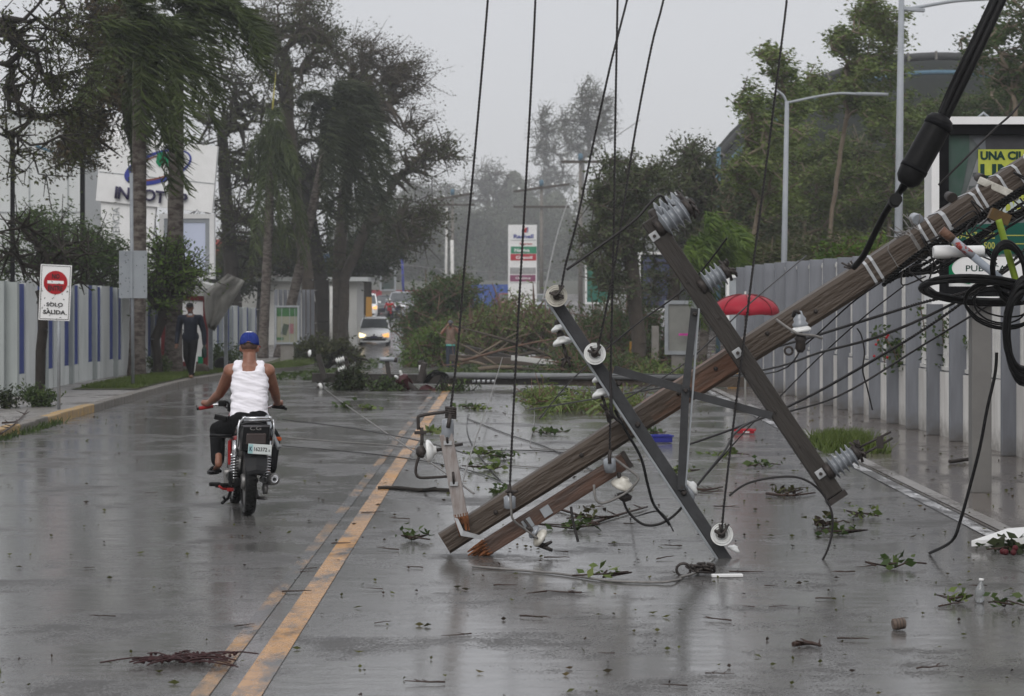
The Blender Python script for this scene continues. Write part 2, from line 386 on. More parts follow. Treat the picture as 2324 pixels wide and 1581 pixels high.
M['lf_olive'] = leafmat('grey_green_leaves', [(0.032, 0.042, 0.02), (0.06, 0.078, 0.033), (0.095, 0.115, 0.05), (0.10, 0.10, 0.055)])
M['lf_brown'] = leafmat('olive_leaves', [(0.028, 0.032, 0.013), (0.05, 0.055, 0.02), (0.06, 0.075, 0.024), (0.085, 0.065, 0.035)])
M['lf_far'] = leafmat('haze_paled_leaves', [(0.07, 0.08, 0.055), (0.11, 0.12, 0.08), (0.15, 0.16, 0.11)])  # greyed and paled so distant crowns carry some rain haze in their colour
M['lf_tuft'] = leafmat('tuft_leaves', [(0.03, 0.045, 0.014), (0.085, 0.125, 0.032), (0.16, 0.205, 0.06), (0.14, 0.15, 0.06)])
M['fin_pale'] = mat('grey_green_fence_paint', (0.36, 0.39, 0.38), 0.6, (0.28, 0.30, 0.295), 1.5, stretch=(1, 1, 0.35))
M['lf_feather'] = leafmat('feathery_leaves', [(0.0298, 0.051, 0.0153), (0.051, 0.085, 0.0213), (0.085, 0.119, 0.034)])
M['frond'] = leafmat('palm_frond_green', [(0.010, 0.018, 0.006), (0.030, 0.045, 0.012), (0.066, 0.088, 0.026), (0.046, 0.064, 0.02)], 0.9, 0.2, 0.4)
M['frond_dark'] = leafmat('palm_frond_dark', [(0.006, 0.009, 0.005), (0.016, 0.023, 0.010), (0.042, 0.052, 0.022), (0.028, 0.034, 0.016)], 0.9, 0.15, 0.45)
M['frond_bright'] = leafmat('palm_frond_bright', [(0.02, 0.04, 0.008), (0.05, 0.09, 0.015), (0.11, 0.165, 0.025), (0.07, 0.11, 0.02)], 0.7, 0.25, 0.45)
M['grass'] = leafmat('grass_blades', [(0.05, 0.075, 0.016), (0.085, 0.12, 0.028), (0.125, 0.15, 0.045)])
M['litter'] = leafmat('fallen_leaf_bits', [(0.05, 0.03, 0.02), (0.03, 0.02, 0.015), (0.09, 0.1, 0.03), (0.1, 0.045, 0.03)])
M['white_conc'] = mat('white_fence_paint', (0.60, 0.62, 0.61), 0.6, (0.44, 0.46, 0.45), 1.5, stretch=(1, 1, 0.35), bump=0.1)
M['white_low'] = mat('white_low_wall_paint', (0.76, 0.75, 0.72), 0.6, (0.56, 0.54, 0.51), 2.5, stretch=(2, 2, 0.3))
M['blue_strip'] = mat('blue_fence_paint', (0.03, 0.055, 0.25), 0.45, (0.022, 0.04, 0.17), 2)
M['fin_grey'] = mat('blue_grey_fence_paint', (0.215, 0.225, 0.25), 0.55, (0.15, 0.157, 0.175), 3.5, stretch=(2, 2, 0.25), bump=0.1, detail=9)
def stain(m, h=.35, c=(.10, .085, .065), amt=.55):
    """mud splashed up from the ground and a slightly different coat on every piece"""
    nt = m.node_tree; b = nt.nodes['Principled BSDF']; N = nt.nodes.new; Lk = nt.links.new; src = b.inputs['Base Color'].links[0].from_socket
    t = N('ShaderNodeTexCoord'); s = N('ShaderNodeSeparateXYZ'); Lk(t.outputs['Object'], s.inputs[0]); n = N('ShaderNodeTexNoise'); n.inputs['Scale'].default_value = 9; n.inputs['Detail'].default_value = 7; oi = N('ShaderNodeObjectInfo')
    ad = N('ShaderNodeVectorMath'); ad.operation = 'MULTIPLY_ADD'; Lk(oi.outputs['Random'], ad.inputs[0]); ad.inputs[1].default_value = (37, 51, 23); Lk(t.outputs['Object'], ad.inputs[2]); Lk(ad.outputs[0], n.inputs[0])
    z = N('ShaderNodeMapRange'); z.inputs[1].default_value = 0; z.inputs[2].default_value = h; z.inputs[3].default_value = 1; z.inputs[4].default_value = 0; Lk(s.outputs[2], z.inputs[0])
    k = N('ShaderNodeMath'); k.operation = 'MULTIPLY'; Lk(z.outputs[0], k.inputs[0]); Lk(n.outputs[0], k.inputs[1]); r = N('ShaderNodeMapRange'); r.inputs[1].default_value = .12; r.inputs[2].default_value = .5; r.inputs[4].default_value = amt; Lk(k.outputs[0], r.inputs[0])
    mx_ = N('ShaderNodeMix'); mx_.data_type = 'RGBA'; Lk(r.outputs[0], mx_.inputs[0]); Lk(src, mx_.inputs[6]); mx_.inputs[7].default_value = (*c, 1)
    hv = N('ShaderNodeHueSaturation'); v = N('ShaderNodeMapRange'); v.inputs[3].default_value = .86; v.inputs[4].default_value = 1.12; Lk(oi.outputs['Random'], v.inputs[0]); Lk(v.outputs[0], hv.inputs['Value']); Lk(mx_.outputs[2], hv.inputs['Color']); Lk(hv.outputs[0], b.inputs['Base Color'])
stain(M['fin_grey']); stain(M['white_low'], .42)
M['bar_white'] = mat('white_bars', (0.74, 0.73, 0.70), 0.5)
M['steel'] = mat('galvanised_steel', (0.33, 0.35, 0.37), 0.45, (0.24, 0.255, 0.27), 5, metal=0.3)
M['lamp_grey'] = mat('grey_lamp_post_paint', (0.33, 0.35, 0.38), 0.45, (0.27, 0.29, 0.31), 3)
M['black_paint'] = mat('black_paint', (0.005, 0.005, 0.006), 0.5, spec=.08)
M['rubber'] = mat('black_rubber', (0.005, 0.005, 0.0055), 0.45, (0.009, 0.009, 0.009), 30, spec=.12)
M['wire'] = mat('weathered_wire', (0.03, 0.027, 0.027), 0.45, (0.016, 0.015, 0.015), 30)
M['wire_light'] = mat('aluminium_wire', (0.22, 0.21, 0.20), 0.4, (0.13, 0.125, 0.12), 30)
M['wood'] = mat('weathered_pole_wood', (0.072, 0.054, 0.040), 0.55, (0.05, 0.036, 0.027), 14, bump=0.9, bscale=38, r2=0.42, spec=.3, along=32.5, p0=.28, p1=.72, detail=8)
M['wood_red'] = mat('scraped_red_wood', (0.155, 0.083, 0.056), 0.5, (0.07, 0.052, 0.04), 6, bump=0.8, bscale=30, p0=0.44, p1=0.58, along=32.5, detail=8)
M['wood_arm'] = mat('dark_crossarm_wood', (0.047, 0.041, 0.036), 0.5, (0.027, 0.024, 0.022), 12, bump=0.8, bscale=34, r2=0.42, spec=.25, along=-56, p0=.3, p1=.7, detail=8)
M['arm_grey'] = mat('grey_crossarm_steel', (0.052, 0.054, 0.057), 0.5, (0.033, 0.033, 0.035), 8, bump=0.2)
M['wood_grey'] = mat('silvered_wood', (0.36, 0.34, 0.33), 0.6, (0.22, 0.18, 0.165), 7, bump=0.3, stretch=(4, 4, 0.7))
M['wood_brown'] = mat('brown_crossarm_wood', (0.115, 0.06, 0.04), 0.5, (0.05, 0.037, 0.031), 12, bump=0.8, bscale=34, r2=0.42, spec=.25, along=32.5, p0=.3, p1=.7, detail=8)
M['wood_split'] = mat('fresh_split_wood', (0.30, 0.115, 0.045), 0.7, (0.08, 0.035, 0.018), 24, bump=0.9)
M['porcelain'] = mat('white_porcelain', (0.72, 0.73, 0.72), 0.15, (0.34, 0.32, 0.29), 9, coat=0.5, spec=.5, p0=.5, p1=.78)
M['porc_grey'] = mat('grey_porcelain', (0.27, 0.29, 0.315), 0.2, (0.2, 0.215, 0.235), 6, coat=0.5, spec=.5)
M['porc_cream'] = mat('cream_porcelain', (0.58, 0.56, 0.50), 0.2, (0.25, 0.23, 0.19), 9, coat=0.5, p0=.42, p1=.75)
M['iron'] = mat('dark_ironwork', (0.035, 0.032, 0.031), 0.5, (0.06, 0.05, 0.045), 20, metal=0.3)
M['galv'] = mat('bright_galvanised', (0.48, 0.49, 0.50), 0.4, (0.34, 0.35, 0.36), 12, metal=0.3)
M['sign_white'] = mat('white_sign_face', (0.80, 0.80, 0.80), 0.4, (0.70, 0.70, 0.69), 2)
M['sign_back'] = mat('bare_aluminium_back', (0.33, 0.355, 0.375), 0.45, (0.28, 0.30, 0.32), 3)
M['red'] = mat('red_paint', (0.42, 0.012, 0.02), 0.45)
M['ink'] = mat('black_ink', (0.018, 0.018, 0.018), 0.5)
M['text_navy'] = mat('navy_letters', (0.03, 0.025, 0.07), 0.4)
M['logo_blue'] = mat('logo_blue', (0.035, 0.05, 0.30), 0.4)
M['logo_green'] = mat('logo_green', (0.0, 0.22, 0.09), 0.4)
M['logo_rust'] = mat('logo_rust', (0.22, 0.07, 0.04), 0.4)
M['screen'] = mat('pale_lightbox_face', (0.62, 0.67, 0.82), 0.3, (0.58, 0.63, 0.78), 1)
M['dark_glass'] = mat('dark_glass', (0.02, 0.023, 0.026), 0.08, spec=.5)
M['red_frame'] = mat('dark_red_frame', (0.16, 0.02, 0.022), 0.4)
M['tarp'] = mat('grey_tarpaulin', (0.24, 0.235, 0.215), 0.5, (0.17, 0.165, 0.15), 3)
M['concrete'] = mat('plain_concrete', (0.21, 0.20, 0.185), 0.6, (0.15, 0.14, 0.125), 3, bump=0.2)
M['post_conc'] = mat('grey_post', (0.19, 0.185, 0.175), 0.5, (0.15, 0.145, 0.14), 3)

# ------------------------------------------------------------------ vegetation builders
def _edges_mesh(name, A, B, ra, rb, n):
    A = np.asarray(A); B = np.asarray(B); T = B - A; ln = np.linalg.norm(T, axis=1, keepdims=True); T = T / np.maximum(ln, 1e-6)
    ref = np.where(np.abs(T[:, 2:3]) < 0.9, np.array([[0, 0, 1.0]]), np.array([[1.0, 0, 0]]))
    E = ref - T * (ref * T).sum(1, keepdims=True); E /= np.linalg.norm(E, axis=1, keepdims=True); Gv = np.cross(T, E)
    a = np.arange(n) * 2 * np.pi / n
    ring = E[:, None, :] * np.cos(a)[None, :, None] + Gv[:, None, :] * np.sin(a)[None, :, None]
    V0 = A[:, None, :] + ring * np.asarray(ra)[:, None, None]; V1 = B[:, None, :] + ring * np.asarray(rb)[:, None, None]
    V = np.concatenate([V0, V1], 1).reshape(-1, 3); m = len(A)
    k = np.arange(n); base = np.stack([k, (k + 1) % n, (k + 1) % n + n, k + n], 1)
    Fq = (np.arange(m)[:, None, None] * 2 * n + base[None]).reshape(-1, 4)
    return np_mesh_idx(name, V, Fq)
def leaf_verts(C, D, Lz, W, rng):
    """diamond leaves: centres, directions, lengths, widths"""
    n = len(C); D = D / np.maximum(np.linalg.norm(D, axis=1, keepdims=True), 1e-6)
    S = np.cross(D, rng.normal(size=(n, 3))); S /= np.maximum(np.linalg.norm(S, axis=1, keepdims=True), 1e-6)
    Nn = np.cross(S, D)
    a = C - D * Lz[:, None] * 0.5; t = C + D * Lz[:, None] * 0.5 - Nn * Lz[:, None] * 0.12
    m = C + Nn * Lz[:, None] * 0.06
    return np.stack([a, m + S * W[:, None] * 0.5, t, m - S * W[:, None] * 0.5], 1).reshape(-1, 3)
def tree(name, label, cat, Y, trunk, crown, lm, bm, n=90, lpt=60, lsz=0.14, depth=2.0, spread=0.4, twig=0.012, r0=0.18, group=None,
         seed=1, wind=0.5, twigs=4, twl=0.6, trunk_parts=('trunk', 'crown'), sag=0.0, aspect=0.45, ydrift=0.0, clump=None, trunk_on_ground=True):
    """trunk: picture points from the foot up; crown: (u, v, ru, rv, weight) lobes in the picture at distance Y; all become points in space"""
    rng = np.random.default_rng(seed)
    tr = [np.array(P(u, v, Y)) for u, v in trunk]
    if trunk_on_ground: tr[0][2] = gz(Y) - 0.05
    base = Vector(tr[0]); th = thing(name, label, cat, base, group)
    pos = []; par = []
    for i in range(len(tr) - 1):
        k = max(2, int(np.linalg.norm(tr[i + 1] - tr[i]) / 0.45))
        for j in range(k):
            pos.append(tr[i] + (tr[i + 1] - tr[i]) * j / k + (rng.normal(size=3) * 0.02 if len(pos) else 0)); par.append(len(pos) - 2)
    pos.append(tr[-1]); par.append(len(pos) - 2); par[0] = -1
    ntr = len(pos); first = int(ntr * 0.45)
    w = np.array([c[4] for c in crown], float); w /= w.sum()
    T = []
    for _ in range(n):
        c = crown[rng.choice(len(crown), p=w)]
        d = rng.normal(size=3); d /= np.linalg.norm(d); d *= rng.random() ** (1 / 2.4)
        q = np.array(P(c[0] + d[0] * c[2], c[1] + d[1] * c[3], Y)); q[1] += d[2] * depth + ydrift
        T.append(q)
    T = np.array(T); ref = tr[-1]
    order = np.argsort(np.linalg.norm(T - ref, axis=1))
    tips = []
    for ti in order:
        q = T[ti]; PA = np.array(pos); dd = np.linalg.norm(PA - q, axis=1)
        dd[:first] += 50
        up = np.maximum(0, PA[:, 2] - q[2]) * 0.5
        j = int(np.argmin(dd + up)); d = dd[j]; a = PA[j]; k = max(2, min(6, int(d / 0.4) + 1))
        bow = np.array([rng.normal() * 0.1, rng.normal() * 0.1, (0.16 - sag) + rng.normal() * 0.05]) * d
        p_ = j
        for s in range(1, k + 1):
            t = s / k; x = a + (q - a) * t + bow * 4 * t * (1 - t) * 0.6 + (rng.normal(size=3) * 0.035 * d if s < k else 0)
            pos.append(x); par.append(p_); p_ = len(pos) - 1
        tips.append(p_)
    for ti in list(tips):
        for _ in range(twigs):
            a = pos[ti]; d = rng.normal(size=3) + np.array([wind, 0, 0.25 - sag]); d /= np.linalg.norm(d)
            pos.append(a + d * twl * (0.5 + rng.random())); par.append(ti); tips.append(len(pos) - 1)
    pos = np.array(pos); par = np.array(par); cnt = np.zeros(len(pos))
    for t in tips: cnt[t] += 1
    for i in range(len(pos) - 1, 0, -1): cnt[par[i]] += cnt[i]
    ex = math.log(max(1.2, r0 / twig)) / math.log(max(2, cnt[0]))
    rad = twig * np.maximum(cnt, 1) ** ex
    rad[:ntr] = np.maximum(rad[:ntr], np.linspace(r0, max(rad[ntr - 1], r0 * 0.4), ntr))
    rad[0] *= 1.25
    e = np.arange(1, len(pos)); b = np.array(base)
    me = _edges_mesh('trunk', pos[par[e]] - b, pos[e] - b, rad[par[e]] * 0.98, rad[e], 6)
    link(trunk_parts[0], me, bm, th)
    # leaves: clumps round the ends, swept by the wind
    tp = pos[tips]; m = int(lpt)
    if m > 0:
        cl = clump if clump else spread
        m = max(2, int(m * 3 / (1 + twigs)))
        tip_i = np.array(tips); A0_ = pos[par[tip_i]]
        keep = 0.25 + 0.75 * rng.random(len(tips))
        C = np.repeat(tp, m, 0); nn = len(C); f = rng.random(nn) ** 1.3 * 0.9
        C = C + (np.repeat(A0_, m, 0) - C) * f[:, None]
        C = C + rng.normal(size=(nn, 3)) * (cl * 0.5) * np.repeat(0.6 + 0.7 * rng.random(len(tips)), m)[:, None] * np.array([1.25, 1, .8]) + np.array([wind * cl * 0.3, 0, 0])
        sel = rng.random(nn) < np.repeat(keep, m)
        C = C[sel]; nn = len(C)
        D = rng.normal(size=(nn, 3)) * 0.7 + np.array([wind * 1.6, 0, -0.25])
        Lz = lsz * 0.9 * (0.45 + 1.0 * rng.random(nn)); W = Lz * aspect * (0.7 + 0.6 * rng.random(nn))
        V = leaf_verts(C, D, Lz, W, rng) - b
        link(trunk_parts[1], np_mesh('crown', V, nn, 4), lm, th)
    return th

def frond_mesh(o, c, t, rng, lw=0.035, ll=0.6, steps=42, wind=(0.55, 0, -0.5), per=2, stem=0.022):
    """a feather palm leaf from o bending over c to its tip t"""
    o, c, t = np.array(o), np.array(c), np.array(t)
    s = np.linspace(0, 1, steps); pt = (1 - s)[:, None] ** 2 * o + (2 * s * (1 - s))[:, None] * c + (s ** 2)[:, None] * t
    tg = np.gradient(pt, axis=0); tg /= np.linalg.norm(tg, axis=1, keepdims=True)
    side = np.cross(tg, np.array([0, 0, 1.0])); nl = np.linalg.norm(side, axis=1, keepdims=True)
    side = np.where(nl > 0.15, side / np.maximum(nl, 1e-6), np.array([[0, 1.0, 0]])); up = np.cross(side, tg)
    Q4 = []
    wv = np.array(wind)
    for i in range(3, steps):
        f = s[i]; le = ll * (0.35 + 0.65 * math.sin(math.pi * min(1, 0.12 + 0.80 * f)) ** 0.7) * (1 if f < 0.93 else 0.7)
        for sg in (-1, 1):
            for k in range(per):
                a = pt[i] + tg[i] * (rng.random() - 0.5) * 0.05
                d0 = side[i] * sg * (0.9 + 0.3 * rng.normal()) + tg[i] * (0.55 + 0.5 * f) + up[i] * rng.normal() * 0.45
                d0 /= np.linalg.norm(d0)
                d1 = d0 * 0.45 + wv * (0.75 + 0.3 * rng.random()) + rng.normal(size=3) * 0.12; d1 /= np.linalg.norm(d1)
                l1 = le * (0.8 + 0.4 * rng.random())
                m_ = a + d0 * l1 * 0.42; e_ = m_ + d1 * l1 * 0.62
                wn = np.cross(d0, rng.normal(size=3)); wn /= np.linalg.norm(wn); w = wn * lw * 0.5
                Q4 += [a - w * 0.6, a + w * 0.6, m_ + w, m_ - w, m_ - w, m_ + w, e_ + w * 0.15, e_ - w * 0.15]
    # stem as thin 3-sided prisms
    for i in range(steps - 1):
        r = stem * (1 - 0.85 * s[i]) + 0.003
        for k in range(3):
            a0, a1 = 2 * math.pi * k / 3, 2 * math.pi * (k + 1) / 3
            v0 = (side[i] * math.cos(a0) + up[i] * math.sin(a0)) * r; v1 = (side[i] * math.cos(a1) + up[i] * math.sin(a1)) * r
            Q4 += [pt[i] + v0, pt[i] + v1, pt[i + 1] + v1 * 0.95, pt[i + 1] + v0 * 0.95]
    return np.array(Q4)
def palm(label, Y, foot, top, fronds, fm, r0=0.2, r1=0.16, seed=1, shaft=0.9, ll=0.6, lw=0.035, group=None, lean=0.0, wind=(0.6, 0, -0.45),
         spear=None, per=2, steps=42, dy=1.2, name='palm_tree', bark='palm_bark'):
    rng = np.random.default_rng(seed)
    b = G((foot[0] * K - 512) / F * Y, Y, -0.02); tp = Q(top[0], top[1], Y)
    th = thing(name, label, 'palm', b, group)
    k = 26; pts = []; rr = []
    for i in range(k + 1):
        t = i / k; p = b.lerp(tp, t) + Vector((0.06 * math.sin(t * 3), 0, 0)) * (tp - b).length * 0.05
        pts.append(p); rr.append((r0 * (1 + 0.25 * max(0, 1 - t * 8)) * (1 - t) + r1 * t) * (1.03 if i % 2 else 0.985))
    MB().tube(pts, rr, 14).build('trunk', M[bark], th)
    d = (tp - pts[-4]).normalized(); e = tp + d * shaft
    MB().tube([tp - d * 0.02, tp + d * shaft * 0.35, e], [r1 * 1.08, r1 * 0.98, r1 * 0.45], 12).build('crownshaft', M['palm_green'], th)
    for cx, cy_, tx, ty in fronds:
        y1 = rng.normal() * dy * 0.5; y2 = y1 * 2 + rng.normal() * dy * 0.4
        c = Q(cx, cy_, Y) + Vector((0, y1, 0)); t = Q(tx, ty, Y) + Vector((0, y2, 0))
        V = frond_mesh(e, c, t, rng, lw, ll * (0.85 + 0.3 * rng.random()), steps, wind, per) - np.array(b)
        link('frond', np_mesh('frond', V, len(V) // 4, 4), fm, th)
    if spear:
        MB().tube([e - d * 0.1, Q(*spear[0], Y), Q(*spear[1], Y)], [0.05, 0.04, 0.01], 6).build('spear_leaf', M['spear'], th)
    return th
def sprig_verts(c, r, h, n, lsz, rng, aspect=0.5):
    C = np.array(c) + rng.normal(size=(n, 3)) * np.array([r, r, h * 0.5]); C[:, 2] = np.array(c)[2] + np.abs(C[:, 2] - np.array(c)[2]) + 0.01
    D = rng.normal(size=(n, 3)) * np.array([1, 1, 0.5]); Lz = lsz * (0.6 + 0.8 * rng.random(n))
    return leaf_verts(C, D, Lz, Lz * aspect, rng)

# ------------------------------------------------------------------ the setting
def sx(Y): return float(np.interp(Y, [0, 60, 93, 130, 166, 230, 300], [0, 0, -0.8, -2.2, -4.5, -9.5, -14]))   # the road bends left far away
rows = [-20, -5, 4] + list(np.arange(6, 60, 2.0)) + list(np.arange(60, 262, 4.0))
def strip(name, x0, x1, dz, m, ys=None, mids=0, kind='structure'):
    ys = ys or rows; xs = np.linspace(x0, x1, mids + 2)
    vs = [(x + (sx(y) if name != 'ground' else 0), y, gz(y) + dz) for y in ys for x in xs]; n = len(xs)
    fs = [(i * n + j, i * n + j + 1, (i + 1) * n + j + 1, (i + 1) * n + j) for i in range(len(ys) - 1) for j in range(n - 1)]
    me = bpy.data.meshes.new(name); me.from_pydata(vs, [], fs); me.update()
    o = link(name, me, m); tag(o, kind=kind); return o
gy = [-60, -20] + list(np.arange(-5, 260, 5.0)) + [260, 300, 350, 400, 450, 520, 800, 1400]
strip('ground', -500, 500, -0.05, M['soil'], gy, 8)
KX = -6.9                                            # road side of the left kerb
strip('road', KX, 4.02, 0.0, M['road'], rows, 2)
strip('pavement', 4.02, 30, 0.004, M['pave_r'], rows, 4)
strip('road_centre_line', -1.385, -1.235, 0.005, M['yellow'])
strip('road_centre_line', -1.59, -1.495, 0.005, M['yellow_worn'])
strip('road_edge_line', 3.86, 3.99, 0.006, M['white_line'], [y for y in rows if 4 <= y <= 90])
strip('road_seam', 4.06, 4.20, 0.010, M['pave_l'], [y for y in rows if 4 <= y <= 60])
lr = list(np.arange(-20, 60, 2.0)) + list(np.arange(60, 262, 4.0))
strip('footpath', -14.5, KX - 0.18, 0.12, M['pave_l'], lr, 3)
strip('grass_verge', -8.4, KX - 0.24, 0.135, M['grass_soil'], [y for y in lr if 46 <= y <= 150], 1)
# kerb of single stones
kerb = bpy.data.objects.new('kerb', None); COL.objects.link(kerb); tag(kerb, kind='structure')
kp = []
for yel in (False, True):
    b = MB().box((0, 0, 0), (0.18, 0.985, 0.27), bev=0.02); kp.append(b.mesh('kerb_stone'))
for i in range(135):
    y = 5.5 + i; yel = 36.5 <= y <= 39.5 or 30.5 <= y <= 33.5
    o = link('kerb_stone', kp[1 if yel else 0], M['kerb_yellow'] if yel else M['kerb'], kerb)
    o.location = (KX + sx(y) - 0.09 + RNG.uniform(-.012, .012), y, gz(y) - 0.002 + RNG.uniform(-.006, .006)); o.rotation_euler = (math.atan2(gz(y + .5) - gz(y - .5), 1), 0, RNG.uniform(-.01, .01))

# grass on the left verge and other ground cover
def grass_patch(name, boxes, n, h, m, seed):
    rng = np.random.default_rng(seed); C = []
    for (x0, x1, y0, y1, w) in boxes:
        k = int(n * w); C.append(np.stack([rng.uniform(x0, x1, k), rng.uniform(y0, y1, k)], 1))
    C = np.concatenate(C); nn = len(C); z = np.interp(C[:, 1], _ty, _tz)
    base = np.stack([C[:, 0], C[:, 1], z], 1); Hh = h * (0.4 + rng.random(nn))
    tip = base + np.stack([rng.normal(size=nn) * 0.5 + 0.2, rng.normal(size=nn) * 0.4, np.ones(nn)], 1) * Hh[:, None]
    s = rng.normal(size=(nn, 3)) * np.array([1, .4, 0]); s /= np.linalg.norm(s, axis=1, keepdims=True); s *= 0.012
    V = np.stack([base - s, base + s, tip + s * .2, tip - s * .2], 1).reshape(-1, 3)
    o = link(name, np_mesh(name, V, nn, 4), m); tag(o, kind='stuff'); return o
g = grass_patch('grass', [(-8.3, KX - .3, 46.5, 58, .5), (-8.6, KX - .3, 58, 100, .5)], 30000, 0.06, M['grass'], 3); g.location.z = 0.13
tag(g, 'short green grass on the verge behind the kerb', 'grass')
# ------------------------------------------------------------------ left fence: white panels, pilasters and blue strips
def wall_frame(a, b):
    d = (b - a); d.z = 0; d.normalize(); return d, Vector((d.y, -d.x, 0))
fl = thing('boundary_fence', 'white concrete fence with blue vertical strips along the left footpath', 'fence', (-8.95, 43, gz(43) + .12))
path = [Vector((-8.95, 43, 0)), Vector((-9.1, 54, 0)), Vector((-9.3, 90, 0))]
def along(path, s):
    for i in range(len(path) - 1):
        l = (path[i + 1] - path[i]).length
        if s <= l or i == len(path) - 2: d = (path[i + 1] - path[i]).normalized(); return path[i] + d * s, d
        s -= l
SP = 2.95; FH = 2.06
s = 0.0
def wbox(b, p, d, along_, out, z0, z1, thick_a, thick_o, mi=0):
    n = Vector((d.y, -d.x, 0)); rot = Matrix((d, n, Vector((0, 0, 1)))).transposed()
    b.box(p + d * along_ + n * out + Vector((0, 0, (z0 + z1) / 2)), (thick_a, thick_o, z1 - z0), rot, mi); return b
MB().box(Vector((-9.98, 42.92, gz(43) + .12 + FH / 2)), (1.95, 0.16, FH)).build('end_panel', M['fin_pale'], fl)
while s < 43:
    p, d = along(path, s); z = gz(p.y + SP / 2) + 0.10
    top = z + FH
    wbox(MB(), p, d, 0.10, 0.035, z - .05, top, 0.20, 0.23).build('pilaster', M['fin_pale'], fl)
    for a0, w_ in ((0.66, .92), (2.63, .64)):
        wbox(MB(), p, d, a0, 0.01, z + .40, top - .03, w_, 0.10).build('blue_strip', M['blue_strip'], fl)
        wbox(MB(), p, d, a0, 0.01, z - .05, z + .395, w_, 0.13).build('base_block', M['white_conc'], fl)
    wbox(MB(), p, d, 1.715, 0.025, z - .05, top - .015, 1.185, 0.13).build('panel', M['white_conc'], fl)
    s += SP
# ------------------------------------------------------------------ right fence
fr = thing('fin_fence', 'tall grey fence of upright fins and white low wall on the right', 'fence', (6.98, 8, 0))
ra = Vector((6.98, 8.0, 0)); rb_ = Vector((5.15, 53.5, 0)); rd = (rb_ - ra).normalized(); rn = Vector((-rd.y, rd.x, 0))
if rn.x > 0: rn = -rn
rl = (rb_ - ra).length; PT = 1.42; k = int(rl / PT)
rot = Matrix((rd, -rn, Vector((0, 0, 1)))).transposed(); yaw = math.atan2(rd.y, rd.x)
fin_o = lw_o = bp_o = None
for i in range(k + 1):
    p = ra + rd * (i * PT); z = gz(p.y) + 0.004; hh = 2.56
    c = p + rn * 0.05 + Vector((0, 0, z))
    if fin_o is None:
        fin_o = link('fin', MB().box((0, 0, hh / 2), (0.10, 0.30, hh), bev=0.012).mesh('fin'), M['fin_grey'], fr)
        lw_o = link('low_wall', MB().box((0, 0, 0.44), (PT - .10, 0.10, 0.88)).mesh('low_wall'), M['white_low'], fr)
        b = MB()
        for j in range(11): b.box((-0.58 + j * 0.116, 0, 1.70), (0.075, 0.028, 1.60))
        b.box((0, 0, 2.44), (PT - .11, 0.05, 0.06)); b.box((0, 0, 0.93), (PT - .11, 0.06, 0.05))
        bp_o = link('bar_panel', b.mesh('bar_panel'), M['bar_white'], fr)
        f, w, q = fin_o, lw_o, bp_o
    else: f, w, q = inst(fin_o), inst(lw_o), inst(bp_o)
    off = Vector(fr.location)
    f.location = c - off; f.rotation_euler = (0, 0, yaw)
    m_ = p + rd * (PT / 2) - rn * 0.02 + Vector((0, 0, z)) - off
    w.location = m_; w.rotation_euler = (0, 0, yaw); q.location = m_; q.rotation_euler = (0, 0, yaw)
# yard behind the right fence, vines in its bays
for i, (x, y, r, hz) in enumerate([(3510, 1420, .35, .9), (3700, 1300, .3, 1.2), (3740, 1480, .35, 1.0), (3560, 1330, .3, .7), (3850, 1380, .4, .9)]):
    xx = x * 1024 / 4096; Y = 18885 / max(20, xx - 367) ; X = (xx - 512) / F * Y
    b = Vector((X + 0.16, Y, gz(Y) + .9)); th = thing('vine', ['leafy vine pushing through the fence bars beside red flowers', 'thin green vine hanging down the grey fin', 'bushy vine filling a bay above the white low wall', 'small vine climbing between two fins',
        'vine trailing across the bars beside the billboard post', 'low vine at the foot of the far bars', 'vine behind the bars under the black cable loop', 'dark vine spilling over the low wall near the crossarm'][i], 'vine', b, 'vines growing through the fin fence')
    rng = np.random.default_rng(50 + i); pts = []
    for k_ in range(3):
        a = b + Vector((RNG.uniform(-.1, .2), RNG.uniform(-.4, .4), 0)); pts.append([a, a + Vector((-.05 - .05 * RNG.random(), RNG.uniform(-.2, .2), hz * .35)), a + Vector((-.1 - .1 * RNG.random(), RNG.uniform(-.3, .3), hz * (.4 + .4 * RNG.random())))])
    bb = MB()
    for q in pts: bb.tube(smooth_path(q, 4), 0.008, 4)
    bb.build('stem', M['bark_red'], th)
    C = np.concatenate([np.array([np.array(v) for v in smooth_path(q, 6)]) for q in pts]); C = np.repeat(C, 4, 0) + rng.normal(size=(len(C) * 4, 3)) * np.array([.06, .09, .08])
    V = leaf_verts(C, rng.normal(size=C.shape), np.full(len(C), .085) * (0.6 + .8 * rng.random(len(C))), np.full(len(C), .05), rng) - np.array(b)
    link('foliage', np_mesh('foliage', V, len(C), 4), M['lf_mid'], th)
    if i in (0, 3):
        fb = MB()
        for _ in range(3): fb.ball(b + Vector((RNG.uniform(-.25, -.05), RNG.uniform(-.4, .4), RNG.uniform(.1, hz * .8))), .022, 6, 4)
        fb.build('flowers', M['red'], th)

